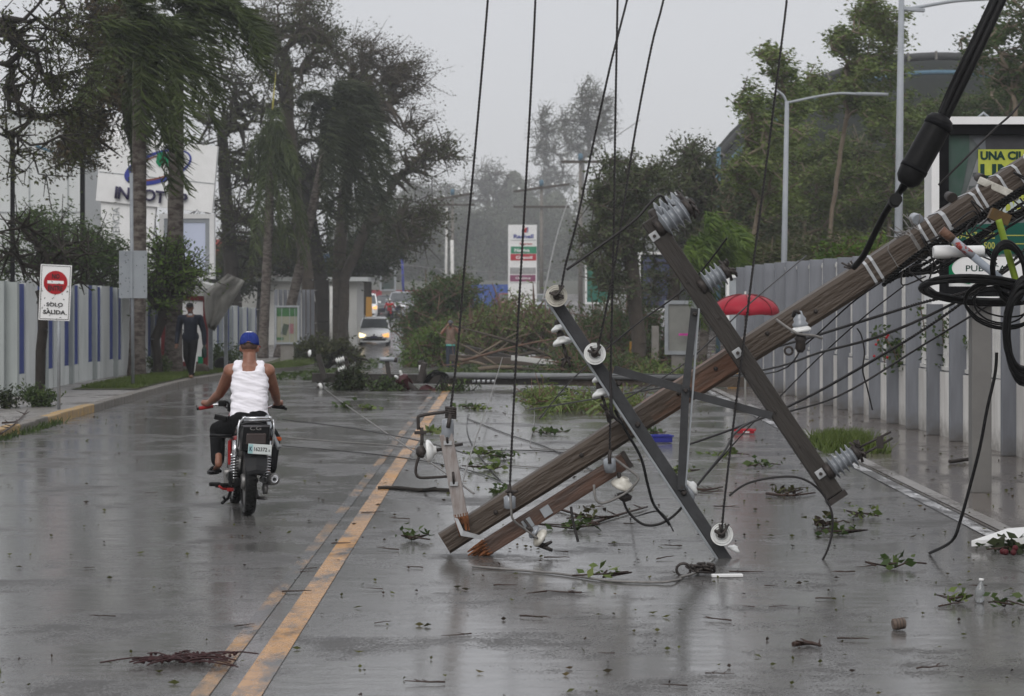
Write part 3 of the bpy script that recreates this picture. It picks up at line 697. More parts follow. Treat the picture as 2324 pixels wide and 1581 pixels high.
# ------------------------------------------------------------------ far walls and buildings
M['wall_pale'] = mat('pale_render', (0.62, 0.64, 0.64), 0.6, (0.54, 0.56, 0.56), 0.4)
M['wall_white'] = mat('white_render', (0.55, 0.55, 0.53), 0.6, (0.42, 0.42, 0.40), 0.5)
M['wall_red'] = mat('red_hoarding', (0.30, 0.03, 0.045), 0.6, (0.24, 0.03, 0.04), 0.5)
M['wall_blue'] = mat('blue_hoarding', (0.055, 0.11, 0.36), 0.6, (0.045, 0.09, 0.30), 0.5)
M['joint'] = mat('panel_joint', (0.36, 0.38, 0.39), 0.6)
M['roof_red'] = mat('red_roof', (0.30, 0.05, 0.035), 0.6); M['roof_blue'] = mat('blue_roof', (0.05, 0.13, 0.25), 0.6)
bl = thing('hall_building', 'tall pale building with panel joints behind the drooping branches', 'building', G(-26, 122))
b = MB(); b.box((-26.5, 126, gz(122) + 5.9), (9.8, 8, 11.8)); b.build('wall', M['wall_pale'], bl)
for i in range(5):
    MB().box((-30.2 + i * 1.95, 121.985, gz(122) + 5.8), (0.07, 0.03, 11.4)).build('joint', M['joint'], bl)
for z in (3.5, 7.0): MB().box((-26.5, 121.98, gz(122) + z), (9.7, 0.03, 0.07)).build('joint', M['joint'], bl)
MB().box((-26.5, 126, gz(122) + 11.9), (10.1, 8.3, 0.2)).build('roof', M['joint'], bl)
hs = thing('low_house', 'low white house with a flat roof behind the grey hoarding', 'house', PG(300, 128))
a = P(287, 304, 128); 
MB().box((a.x + 1.3, 131, gz(128) + 1.75), (4.8, 6, 3.5)).build('wall', M['wall_white'], hs)
MB().box((a.x + 1.2, 131, gz(128) + 3.6), (6.2, 7, 0.22)).build('roof', M['wall_pale'], hs)
MB().box((a.x + 1.6, 127.97, gz(128) + 1.9), (0.9, 0.06, 1.0)).build('window', M['dark_glass'], hs)
h2 = thing('red_roofed_stall', 'small stall with red and blue tin roof among the trunks', 'stall', PG(270, 134))
a = P(262, 280, 134)
MB().box((a.x + 1, 136, gz(134) + 2), (7, 4, 4)).build('wall', M['wall_white'], h2)
MB().slab([(a.x - 3, 133.5, gz(134) + 4.0), (a.x + 2.4, 133.5, gz(134) + 4.0), (a.x + 2.4, 136, gz(134) + 5.6), (a.x - 3, 136, gz(134) + 5.6)], (0, 0, .12)).build('red_roof', M['roof_red'], h2)
MB().slab([(a.x + 2.5, 133.5, gz(134) + 4.0), (a.x + 6, 133.5, gz(134) + 4.0), (a.x + 6, 136, gz(134) + 4.8), (a.x + 2.5, 136, gz(134) + 4.8)], (0, 0, .12)).build('blue_roof', M['roof_blue'], h2)
# grey hoarding beside the road far left: upright sheets
hd = thing('sheet_hoarding', 'grey upright sheet hoarding behind the poster case', 'fence', PG(291, 104))
for i in range(9):
    x = P(276 + i * 4.1, 300, 104).x; MB().box((x, 104 + i * .25, gz(104) + 1.5), (0.15, 0.05, 2.9), Matrix.Rotation(-.3 if i % 2 else .2, 3, 'Z')).build('sheet', M['fin_grey'], hd)
hd2 = thing('cream_gatepost', 'cream wall end beside the far pink shirted man', 'wall', PG(345, 158))
MB().box(PG(344.3, 160, 1.0), (.42, .3, 2.0)).build('wall', M['wall_white'], hd2); MB().box(PG(348.3, 159.9, 1.05), (.12, .5, 2.1)).build('post', M['fin_grey'], hd2)
def hoarding(name, label, u0, u1, v0, Y, m):
    t = thing(name, label, 'fence', PG(u0, Y)); n = max(3, int((u1 - u0) / 11)); z1 = P(0, v0, Y).z
    for i in range(n):
        x0 = PG(u0 + (u1 - u0) * i / n, Y).x; x1 = PG(u0 + (u1 - u0) * (i + 1) / n, Y).x
        MB().box(((x0 + x1) / 2, Y + (i % 2) * .03, (gz(Y) - .1 + z1) / 2), (x1 - x0 - .04, .08, z1 - gz(Y) + .1)).build('panel', m, t)
hoarding('red_hoarding', 'dull red hoarding behind the queue of cars', 352, 470, 290, 205, M['wall_red'])
hoarding('blue_hoarding', 'blue hoarding left of the white totem sign', 470, 509, 284.5, 190, M['wall_blue'])

# dome on the right
M['dome'] = mat('dark_dome_cladding', (0.014, 0.017, 0.016), 0.8, (0.022, 0.025, 0.019), 0.5, bump=0.2, spec=.05)
M['rim'] = mat('grey_rim', (0.055, 0.058, 0.058), 0.6, (0.035, 0.035, 0.035), 1.0); M['rim_blue'] = mat('blue_pipe', (0.09, 0.18, 0.25), 0.4)
dm = thing('dome_building', 'large dark domed building with a grey rim and blue pipe', 'building', G(27.5, 156))
dc = Vector((27.6, 158, gz(156))); pr = []
for i in range(17):
    a = i / 16 * math.pi / 2; pr.append((17.6 * math.cos(a) ** 0.8 if i < 16 else 0.01, 17.3 * math.sin(a) ** 0.9))
MB().lathe(pr, dc, (0, 0, 1), 48).build('dome', M['dome'], dm)
for q, (rr, zz, m, th_, nm_) in enumerate([(16.4, 0.985, 'rim', .24, 'rim_rib'), (17.5, 0.93, 'rim_blue', .14, 'blue_pipe')]):
    pts = []
    for i in range(41):
        a = math.pi * (0.16 + 0.70 * i / 40); pts.append(Vector((dc.x - 2.2 - math.cos(a) * 16.2 * (1 if q == 0 else .97), 143.5 - q * .5, dc.z + math.sin(a) ** .85 * (16.2 if q == 0 else 15.2))))
    MB().tube(pts, th_, 6).build(nm_, M[m], dm)
for i in range(22):
    a = math.pi * (0.17 + 0.68 * i / 21); p = Vector((dc.x - 2.2 - math.cos(a) * 16.2, 143.0, dc.z + math.sin(a) ** .85 * 16.2))
    MB().box(p, (.10, .3, .5), Matrix.Rotation(a - math.pi / 2, 3, 'Y')).build('rim_joint', M['concrete'], dm)
# ------------------------------------------------------------------ left street furniture
X_ = Vector((1, 0, 0)); Z_ = Vector((0, 0, 1)); Y_ = Vector((0, 1, 0))
def frame(b, c, w, h, t, d, rgt=X_, up=Z_):
    """a rectangular frame round c"""
    n = rgt.cross(up)
    rot = Matrix((rgt, -n, up)).transposed(); c = Vector(c)
    b.box(c + up * (h / 2 - t / 2), (w, d, t), rot); b.box(c - up * (h / 2 - t / 2), (w, d, t), rot)
    b.box(c + rgt * (w / 2 - t / 2), (t, d, h - 2 * t), rot); b.box(c - rgt * (w / 2 - t / 2), (t, d, h - 2 * t), rot); return b
# no-entry sign
Y0 = 38.4; c = P(55.2, 292.6, Y0); t = thing('traffic_sign', 'white no entry sign with red disc on a thin grey post', 'sign', PG(58.8, Y0, .12))
a = R(-2.5); rg = Vector((math.cos(a), 0.10, math.sin(a))).normalized(); up = Vector((-math.sin(a), 0, math.cos(a))); up = (up - rg * up.dot(rg)).normalized(); nf = rg.cross(up)
rot = Matrix((rg, -nf, up)).transposed()
MB().tube([PG(58.8, Y0, .1), c + rg * .04 - nf * .05 + up * .3], .028, 8).build('post', M['steel'], t)
pl = MB().box(c, (.49, .012, .885), rot, bev=.004).build('panel', M['sign_white'], t)
f = c + nf * .012
def disc(b, c, r, nrm, th=.004, n=28): return b.lathe([(r, 0), (r, th)], c, nrm, n, smooth=False)
disc(MB(), c + nf * .007 + up * .16, .187, nf).build('red_disc', M['red'], t)
MB().box(f + up * .165, (.255, .004, .048), rot).build('white_bar', M['sign_white'], t)
frame(MB(), c + nf * .008, .455, .85, .008, .004, rg, up).build('border', M['ink'], t)
text_obj('NO', f + up * .258, .080, t, M['ink'], rg, up, .12, .03); text_obj('ENTRE', f + up * .068, .085, t, M['ink'], rg, up, .23, .03)
text_obj('SOLO', f - up * .19, .062, t, M['ink'], rg, up, .26, .03); text_obj('SALIDA', f - up * .31, .066, t, M['ink'], rg, up, .35, .03)
rng = np.random.default_rng(3); b = MB()
for _ in range(34):
    q = f + rg * RNG.uniform(-.22, .22) + up * RNG.uniform(-.42, .2); b.box(q, (.010, .004, .012 + .014 * RNG.random()), rot @ Matrix.Rotation(RNG.uniform(0, 3), 3, 'Y'))
tag(b.build('leaf_bits', M['lf_dark'], t), kind='stuff')
# back of a second sign
Y0 = 47.3; c = P(133.5, 274.5, Y0); t = thing('traffic_sign', 'bare aluminium back of a sign on a tall thin post before a palm', 'sign', PG(133, Y0, .12))
MB().tube([PG(133, Y0, .08), P(131.2, 173, Y0)], .034, 8).build('post', M['steel'], t)
MB().box(c + Y_ * -.05, (.55, .012, .93), bev=.004).build('panel', M['sign_back'], t)
MB().box(c + Y_ * -.07 + X_ * -.03, (.05, .03, .92)).build('rail', M['sign_back'], t)
b = MB()
for _ in range(30): b.box(c + Vector((RNG.uniform(-.25, .25), -.059, RNG.uniform(-.44, .44))), (.012, .004, .02), Matrix.Rotation(RNG.uniform(0, 3), 3, 'Y'))
tag(b.build('leaf_bits', M['lf_dark'], t), kind='stuff')
# black lamp posts behind the fence
for (u, v0, v1, Y0, lab) in [(12.6, 134, 285, 60, 'black square lamp post at the pale hall, arm to the left'), (82.5, 161, 262, 74, 'black square lamp post with a small blue lamp beside the institute sign')]:
    t = thing('lamp_post', lab, 'lamp post', PG(u, Y0), 'black lamp posts behind the left fence'); top = P(u, v0, Y0)
    MB().bar(PG(u, Y0), top, .10 + (Y0 - 60) * .003, .10, bev=.01).build('pole', M['black_paint'], t)
    MB().tube([top + Vector((0, 0, -.15)), top + Vector((-.9, 0, .28))], .03, 6).build('arm', M['black_paint'], t)
    MB().box(top + Vector((-1.15, 0, .36)), (.55, .2, .09), Matrix.Rotation(.35, 3, 'Y')).build('lamp_head', M['rim_blue'], t)
# institute sign: tilted white box with logo and raised letters
Y0 = 76.0; t = thing('institute_sign', 'large white sign knocked askew with blue oval logo and dark letters', 'sign', PG(128, Y0))
TL, TR, BR, BL = P(101.2, 134.8, Y0), P(217.6, 146.2, Y0), P(212, 212.8, Y0), P(95.8, 200.6, Y0)
fb = MB().slab([TL, TR, BR, BL], (0, .35, 0)).build('face', M['sign_white'], t)
bk = [P(109.6, 115.4, Y0 + .42), P(150, 121, Y0 + .42), P(148, 160, Y0 + .42), P(103, 156, Y0 + .42)]
MB().slab(bk, (0, .2, 0)).build('back_panel', M['sign_white'], t)
MB().slab([P(101, 201, Y0 + .1), P(156, 206.5, Y0 + .1), P(152, 246, Y0 + .1), P(151, 300, Y0 + .1), P(105, 300, Y0 + .1), P(101, 240, Y0 + .1)], (0, .3, 0)).build('pylon', M['sign_white'], t)
rg = (BR - BL).normalized(); up = (TL - BL); up = (up - rg * up.dot(rg)).normalized(); nf = rg.cross(up); ctr = (TL + TR + BR + BL) / 4
W = (BR - BL).length; Hh = (TL - BL).length
mid = lambda x, y, dd=.02: BL + rg * x * W + up * y * Hh + nf * dd
jr = Matrix((rg, -nf, up)).transposed()
MB().box(mid(.5, .44, .006), (W * .99, .012, .03), jr).build('joint', M['joint'], t)
def oval(cx, cy_, a_, b_, w0, w1, ang, m, name, dd, arc=(0, 360), n=40):
    b = MB(); vi = []; vo = []
    ca, sa = math.cos(ang), math.sin(ang)
    for i in range(n + 1):
        th = R(arc[0] + (arc[1] - arc[0]) * i / n); w = w0 + (w1 - w0) * (0.5 - 0.5 * math.cos(th - R(200)))
        for lst, k_ in ((vo, 1.0), (vi, 1.0 - w)):
            x, y = a_ * k_ * math.cos(th), b_ * (k_ if k_ == 1 else 1 - w * 1.9) * math.sin(th)
            lst.append(mid(cx, cy_, dd) + rg * (x * ca - y * sa) + up * (x * sa + y * ca))
    vs = vo + vi; m_ = n + 1
    b.add(vs, [(i, i + 1, m_ + i + 1, m_ + i) for i in range(n)]); b.build(name, m, t, fix=False)
ag = math.atan2((P(136, 195, Y0) - P(100, 200, Y0)).z, 1) * 0 + R(24)
oval(.50, .60, .30 * W, .235 * Hh, .20, .05, ag, M['logo_blue'], 'logo_ring', .03)
oval(.50, .60, .245 * W, .175 * Hh, .10, .04, ag, M['logo_rust'], 'logo_line', .034, (10, 340))
b = MB(); gp = [(-.30, .26), (-.1, .33), (.12, .26), (.3, .3), (.33, .0), (.2, -.28), (0, -.1), (-.15, -.32), (-.34, -.14)]
b.slab([mid(.545, .72, .03) + rg * x * .72 + up * y * .75 for x, y in gp], nf * .02); b.build('logo_leaf', M['logo_green'], t)
for ch, x, hh_ in [('I', .170, 1), ('N', .235, 1), ('F', .335, 1), ('O', .455, .98), ('T', .55, 1), ('E', .655, 1), ('P', .748, 1)]:
    y = .155 if ch != 'O' else .165
    lo = text_obj(ch, mid(x, y, .09), Hh * .185 * hh_, t, M['text_navy'], rg, up, None, .022, name='letter', depth=.03)
    so = lo.modifiers.new('s', 'SOLIDIFY'); so.thickness = .07; so.offset = -1
text_obj('GERENCIA', P(116, 228, Y0 + .08), .22, t, M['joint'], Vector((0, 0, 1)), Vector((-1, 0, 0)), 1.3)
# light box
def lightbox(name, label, Y0, u0, u1, v0, v1, face, fr_m, postw=.3, fw=.16, tilt=0.0, post_m=None, cat='lightbox', inner=None, post_u=None):
    t = thing(name, label, cat, PG((u0 + u1) / 2, Y0)); a, b_ = P(u0, v0, Y0), P(u1, v1, Y0); c = (a + b_) / 2; w, h = b_.x - a.x, a.z - b_.z
    rg = Vector((math.cos(tilt), math.sin(tilt), 0)); rot = Matrix((rg, Vector((-rg.y, rg.x, 0)), Z_)).transposed()
    frame(MB(), c, w, h, fw, .30, rg).build('frame', fr_m, t)
    if inner: frame(MB(), c - Y_ * .01, w - 2 * fw, h - 2 * fw, fw * .9, .22, rg).build('inner_frame', inner, t)
    k = 2 * fw + (1.8 * fw if inner else 0)
    MB().box(c - Y_ * .02, (w - k + .005, .16, h - k + .005), rot).build('face', face, t)
    MB().box(c + Y_ * .06, (w - .02, .12, h - .02), rot).build('back', M['concrete'], t)
    px = c.x if post_u is None else P(post_u, 0, Y0).x
    MB().box((px, Y0 + .02, (gz(Y0) + b_.z) / 2), (postw, .2, b_.z - gz(Y0) - .005)).build('post', post_m or M['concrete'], t)
    return t, c, w, h, rg
t, c, w, h, rg = lightbox('advert_lightbox', 'blank pale blue lightbox in white frame behind the second palm', 62.5, 160, 214.8, 214, 279, M['screen'], M['sign_white'], inner=M['lamp_grey'], fw=.12)
for k_ in (-.25, .25): MB().tube([c + Vector((k_ - .08, 0, h / 2)), c + Vector((k_, 0, h / 2 + .12)), c + Vector((k_ + .08, 0, h / 2))], .014, 5).build('lifting_lug', M['steel'], t)
# bus shelter
Y0 = 60.0; t = thing('bus_shelter', 'wrecked bus shelter with red framed white panel and thin roof', 'bus shelter', PG(186, Y0, .1))
a, b_ = P(161.5, 296, Y0), P(208, 366, Y0); c = (a + b_) / 2; w, h = b_.x - a.x, a.z - b_.z
frame(MB(), c, w, h, .11, .18).build('red_frame', M['red_frame'], t)
MB().box(c, (w - .22, .08, h - .22)).build('panel', M['sign_white'], t)
MB().slab([P(148, 281, Y0 - .4), P(196, 281.5, Y0 - .4), P(228, 289.5, Y0 - .4), P(228, 292.5, Y0 - .4), P(195, 286.5, Y0 - .4), P(148, 285.5, Y0 - .4)], (0, 2.2, 0)).build('roof', M['wall_white'], t)
for u in (158, 211, 226): MB().bar(PG(u, Y0 + 1.4, .1), P(u, 288, Y0 + 1.4), .09, .09).build('post', M['steel'], t)
text_obj('P', P(184.5, 330, Y0 - .06), .35, t, M['joint']); 
MB().box(P(200.5, 361, Y0 - .1), (.12, .05, .22)).build('green_mark', M['logo_green'], t)
MB().box(P(183, 374, Y0 - .2), (1.4, .4, .1)).build('bench', M['concrete'], t)
b = MB(); rings = []
for i in range(9):
    f_ = i / 8; l = P(np.interp(f_, [0, .35, 1], [228, 203, 208]), np.interp(f_, [0, .35, 1], [274, 291, 328]), 59); r_ = P(245.5 - 31 * f_, 281 + 50 * f_, 59.3)
    rings.append([l.lerp(r_, j / 6) + Vector((0, .14 * math.sin(j * 1.9 + i * .8), 0)) for j in range(7)])
vs = [p for r_ in rings for p in r_]; b.add(vs, [(i * 7 + j, i * 7 + j + 1, (i + 1) * 7 + j + 1, (i + 1) * 7 + j) for i in range(8) for j in range(6)], 0, True)
o = b.build('tarpaulin', M['tarp'], None, P(225, 300, 59)); o.modifiers.new('s', 'SOLIDIFY').thickness = .012
tag(o, 'grey torn tarpaulin hanging from the bus shelter roof', 'tarpaulin')
# poster case further on
M['poster'] = mat('faded_poster', (0.20, 0.21, 0.14), 0.4, (0.27, 0.26, 0.22), 1.3); M['poster_green'] = mat('poster_green', (0.05, 0.14, 0.055), 0.4)
M['poster_pink'] = mat('poster_pink', (0.25, 0.12, 0.13), 0.4); M['poster_dark'] = mat('poster_dark', (0.06, 0.08, 0.06), 0.4)
t, c, w, h, rg = lightbox('poster_case', 'grey glazed poster case with green topped poster on a concrete block', 92.5, 275, 299.5, 305.5, 344, M['poster'], M['steel'], .5, .07, post_m=M['concrete'], cat='poster case')
MB().box(c + Vector((0, -.105, h * .33)), (w - .16, .01, h * .22)).build('green_band', M['poster_green'], t)
MB().box(c + Vector((-.08, -.105, -h * .12)), (.22, .01, .42), Matrix.Rotation(.3, 3, 'Y')).build('dark_patch', M['poster_dark'], t)
MB().box(c + Vector((.16, -.105, -h * .10)), (.18, .01, .38)).build('pink_patch', M['poster_pink'], t)
MB().box(c + Vector((-.28, -.105, -h * .36)), (.3, .01, .10)).build('green_patch', M['poster_green'], t)
for k_ in (-.2, .1, .3): MB().box(c + Vector((k_, -.115, -.02)), (.02, .01, h - .16)).build('mullion', M['steel'], t)
# thin white posts by the far trunks
for u, v0, v1, Y0, w_, lab in [(322.5, 262, 335, 118, .16, 'thin white pole left of the dark double trunks'), (331, 286, 341, 112, .14, 'short white pole right of the pair by the dark trunks')]:
    o = MB().tube([PG(u, Y0), P(u, v0, Y0)], w_ / 2, 8).build('pole', M['bar_white'], None, PG(u, Y0)); tag(o, lab, 'pole')

# ------------------------------------------------------------------ palms
ROY = 'royal palms on the left verge'
palm('nearer royal palm on the left, lichen trunk behind the sign back', 53.9, (310, 868), (316, 200), [
    (400, 50, 478, 200), (420, 80, 488, 292), (405, 105, 446, 335), (378, 130, 412, 345), (352, 150, 378, 312), (335, 150, 335, 318), (310, 150, 292, 335),
    (300, 120, 268, 310), (268, 110, 212, 270), (250, 95, 172, 262), (290, 70, 240, 60), (320, 40, 300, -20), (352, 190, 382, 430), (340, 200, 300, 410), (315, 170, 276, 395),
    (375, 40, 430, 70), (355, 200, 425, 430), (290, 140, 300, 350)], M['frond'], .185, .15, 11, shaft=1.5, ll=.64, lw=.044, per=2, wind=(.6, 0, -.3), group=ROY)
palm('second royal palm with fronds streaming over in the wind', 57.5, (392, 857), (400, 175), [
    (500, -70, 605, 172), (520, -40, 602, 118), (480, -90, 560, 60), (535, -10, 590, 80), (450, -60, 530, 120), (455, 10, 500, 140), (430, 40, 470, 210), (340, -60, 262, 25), (360, -80, 300, -40),
    (560, -50, 585, 150), (540, -70, 612, 140), (430, 60, 440, 260), (385, 60, 372, 215), (410, -50, 480, 30), (455, -40, 560, 130), (400, 90, 410, 280), (470, -30, 520, 10)], M['frond'], .21, .17, 12, shaft=1.4, ll=.68, lw=.044, per=2, wind=(.65, 0, -.25), group=ROY)
palm('third royal palm, broken crown with yellow spear sticking up', 98, (595, 812), (616, 325), [
    (600, 330, 558, 450), (608, 350, 575, 520), (632, 330, 668, 450), (645, 340, 690, 520), (628, 380, 640, 560), (640, 350, 662, 570), (600, 370, 596, 565), (590, 310, 552, 380),
    (650, 310, 685, 400), (615, 380, 612, 590), (655, 370, 700, 560), (625, 330, 600, 480), (620, 230, 640, 290), (612, 400, 585, 600), (660, 400, 690, 600)], M['frond'], .21, .16, 13, shaft=1.0, ll=.8, lw=.05, group=ROY,
     spear=((620, 230), (626, 164)), wind=(.25, 0, -.9))
palm('fourth royal palm, dark shaggy crown blown to the right', 99.5, (632, 812), (740, 330), [
    (840, 170, 880, 345), (850, 200, 896, 420), (840, 230, 900, 490), (810, 260, 872, 505), (790, 280, 832, 540), (770, 290, 795, 556), (745, 300, 752, 540), (740, 300, 745, 560),
    (800, 150, 850, 240), (700, 190, 680, 240), (730, 240, 720, 400), (735, 290, 742, 470), (760, 160, 800, 215), (820, 190, 862, 300), (770, 260, 842, 470), (800, 260, 812, 520), (760, 290, 770, 430),
    (830, 240, 850, 450), (750, 220, 790, 420), (720, 200, 700, 290), (780, 310, 780, 520), (780, 200, 860, 380), (850, 260, 880, 540)], M['frond_dark'], .22, .17, 14, shaft=1.6, ll=.72, lw=.05, group=ROY, wind=(.9, 0, -.35), per=3, steps=46)
palm('short bright palm behind the fallen crossarm at the fin fence', 63, (1590, 800), (1608, 640), [
    (1590, 500, 1545, 590), (1640, 440, 1712, 560), (1660, 470, 1716, 625), (1650, 520, 1700, 700), (1620, 560, 1620, 730), (1580, 560, 1560, 690), (1610, 440, 1600, 520), (1640, 470, 1672, 560), (1670, 480, 1706, 590),
    (1570, 520, 1540, 640), (1630, 540, 1662, 720), (1600, 480, 1580, 600), (1660, 500, 1690, 660), (1600, 560, 1590, 740), (1640, 560, 1680, 740)], M['frond_bright'], .13, .10, 15, shaft=.5, ll=.55, lw=.04, wind=(.5, 0, -.5), dy=.9)
# ------------------------------------------------------------------ trees
BACK = 'storm stripped street trees behind the palms'
tree('drooping_tree', 'large leaning tree whose thin dark branches droop over the footpath', 'tree', 44, [(-70, 400), (-62, 200), (-50, 40), (-25, -40)],
     [(15, 40, 35, 45, 1), (45, 70, 35, 50, 1.2), (70, 120, 28, 45, 1.1), (60, 20, 40, 35, .9), (30, 150, 20, 40, .5), (5, 110, 25, 60, .6), (85, 60, 25, 40, .6)], M['lf_brown'], M['bark_dark'], 85, 34, .085, 1.4, .16, .006, .09, seed=21, twl=.45, sag=.55, wind=.3, ydrift=0)
tree('russet_tree', 'bushy russet leaved tree above the nearer palm', 'tree', 61, [(136, 380), (137, 250), (135, 150), (122, 85)],
     [(105, 40, 34, 50, 1.4), (118, 85, 22, 40, 1), (80, 110, 26, 36, .9), (70, 150, 22, 24, .4), (125, 10, 30, 30, .7)], M['lf_red'], M['bark_dark'], 130, 60, .12, 1.6, .30, .008, .15, seed=22, sag=.25)
tree('acacia_tree', 'feathery green acacia spreading over the left fence', 'tree', 68, [(60, 400), (58, 300), (55, 270)],
     [(22, 248, 36, 36, 1), (62, 252, 30, 36, 1), (98, 262, 30, 30, 1), (40, 225, 30, 18, .6), (118, 285, 18, 14, .5)], M['lf_feather'], M['bark_dark'], 95, 65, .14, 1.6, .34, .009, .12, seed=23, aspect=.3)
tree('stump_tree', 'gnarled little tree with bare black branches behind the no entry sign', 'tree', 39.6, [(36, 398), (41, 350), (44, 312), (40, 290)],
     [(30, 262, 40, 24, 1), (70, 252, 28, 22, .8), (18, 240, 22, 20, .5), (60, 285, 25, 10, .5)], M['lf_mid'], M['bark_dark'], 46, 9, .06, .8, .12, .007, .085, seed=24, sag=.1, twl=.3, wind=.2)
tree('shrub_tree', 'small yellow green tree between the two nearer palms', 'tree', 56.3, [(158, 376), (157, 340), (161, 318), (163, 300)],
     [(163, 266, 15, 20, 1.2), (184, 277, 14, 13, .9), (150, 284, 12, 14, .7), (166, 248, 10, 9, .4), (160, 299, 18, 9, .4)], M['lf_bright'], M['bark_dark'], 80, 36, .10, .8, .17, .006, .11, seed=25, wind=.25)
tree('street_tree', 'tall dark tree directly behind the tilted institute sign', 'tree', 108, [(238, 345), (232, 280), (226, 200), (222, 130)],
     [(222, 80, 34, 60, 1), (212, 140, 24, 60, .6), (240, 150, 28, 60, 1), (226, 220, 30, 60, .9), (250, 230, 22, 60, .7), (262, 90, 30, 40, .7)], M['lf_brown'], M['bark_dark'], 110, 44, .16, 3.0, .42, .014, .34, seed=26, group=BACK, twl=.9)
tree('street_tree', 'sparse half bare tree reaching the top of the sky left of centre', 'tree', 112, [(312, 345), (308, 280), (296, 200), (288, 120), (286, 60)],
     [(285, 35, 40, 50, 1.2), (310, 20, 30, 30, .7), (262, 30, 30, 40, .7), (322, 50, 22, 30, .4), (290, 90, 34, 30, .6)], M['lf_brown'], M['bark'], 130, 36, .15, 3.0, .36, .009, .30, seed=27, group=BACK, twl=1.0)
tree('street_tree', 'dense dark green tree filling the gap between palms three and four', 'tree', 116, [(326, 345), (322, 290), (312, 230), (304, 180)],
     [(300, 150, 36, 50, 1.2), (275, 200, 30, 60, 1), (330, 200, 34, 60, 1.1), (310, 260, 34, 40, .9), (340, 110, 34, 34, .8), (362, 150, 26, 40, .6)], M['lf_brown'], M['bark_dark'], 120, 60, .17, 3.0, .42, .014, .36, seed=28, group=BACK, twl=.9)
tree('street_tree', 'wind combed russet tree with bare twigs fanning over the road', 'tree', 122, [(339, 342), (338, 270), (345, 190), (362, 130)],
     [(372, 72, 36, 32, 1.3), (350, 55, 28, 26, .6), (400, 78, 24, 26, .8), (385, 105, 26, 26, .6), (412, 120, 14, 18, .25), (360, 100, 26, 26, .7)], M['lf_red'], M['bark'], 130, 40, .13, 2.6, .36, .008, .32, seed=29, group=BACK, twl=1.3, wind=.8)
tree('street_tree', 'low limb with sparse leaves stretching right beyond palm four', 'tree', 118, [(343, 342), (344, 280), (372, 215), (392, 190)],
     [(425, 158, 26, 20, 1), (400, 170, 20, 20, .6), (420, 222, 25, 22, 2.2), (400, 245, 20, 18, 1.2), (440, 150, 16, 14, .4)], M['lf_brown'], M['bark'], 85, 34, .17, 2.0, .42, .012, .26, seed=30, group=BACK, twl=.9)
tree('street_tree', 'dark low crowned tree hanging above the far parked cars', 'tree', 132, [(352, 338), (351, 300), (352, 270)],
     [(350, 256, 26, 20, 1.3), (372, 262, 16, 14, .7), (335, 276, 18, 12, .7), (392, 248, 14, 14, .3)], M['lf_dark'], M['bark_dark'], 110, 60, .18, 2.4, .42, .014, .3, seed=31, group=BACK)
tree('street_tree', 'dim tree behind the lightbox and sheet hoarding', 'tree', 128, [(262, 345), (262, 300), (264, 260)],
     [(250, 255, 30, 30, 1), (285, 250, 26, 30, 1), (228, 270, 22, 26, .8)], M['lf_dark'], M['bark_dark'], 100, 70, .23, 3, .65, .014, .3, seed=32, group=BACK)
# yellow banded trunk far along the road
t = thing('banded_tree', 'far trunk with an ochre painted band in front of the white off roader', 'tree', PG(366, 152))
MB().tube([PG(366, 152), P(366.5, 300, 152), P(366, 240, 152), P(372, 190, 152)], [.36, .34, .30, .2], 10).build('trunk', M['bark_dark'], t)
bx = MB(); bx.slab([P(365.6, 320.5, 151.6), P(372, 320.5, 151.6), P(371.6, 297, 151.6), P(366.2, 297, 151.6)], (0, .3, 0)); bx.build('painted_band', mat('ochre_paint', (.42, .22, .03), .6, (.34, .18, .04), 3), t)
rng = np.random.default_rng(8); C = np.array([np.array(P(rng.normal(378, 12), rng.normal(225, 22), 152)) + np.array([0, rng.normal() * 1.5, 0]) for _ in range(2200)])
V = leaf_verts(C, rng.normal(size=C.shape) + np.array([.6, 0, -.3]), np.full(len(C), .3), np.full(len(C), .14), rng) - np.array(PG(366, 152)); link('crown', np_mesh('crown', V, len(C), 4), M['lf_dark'], t)
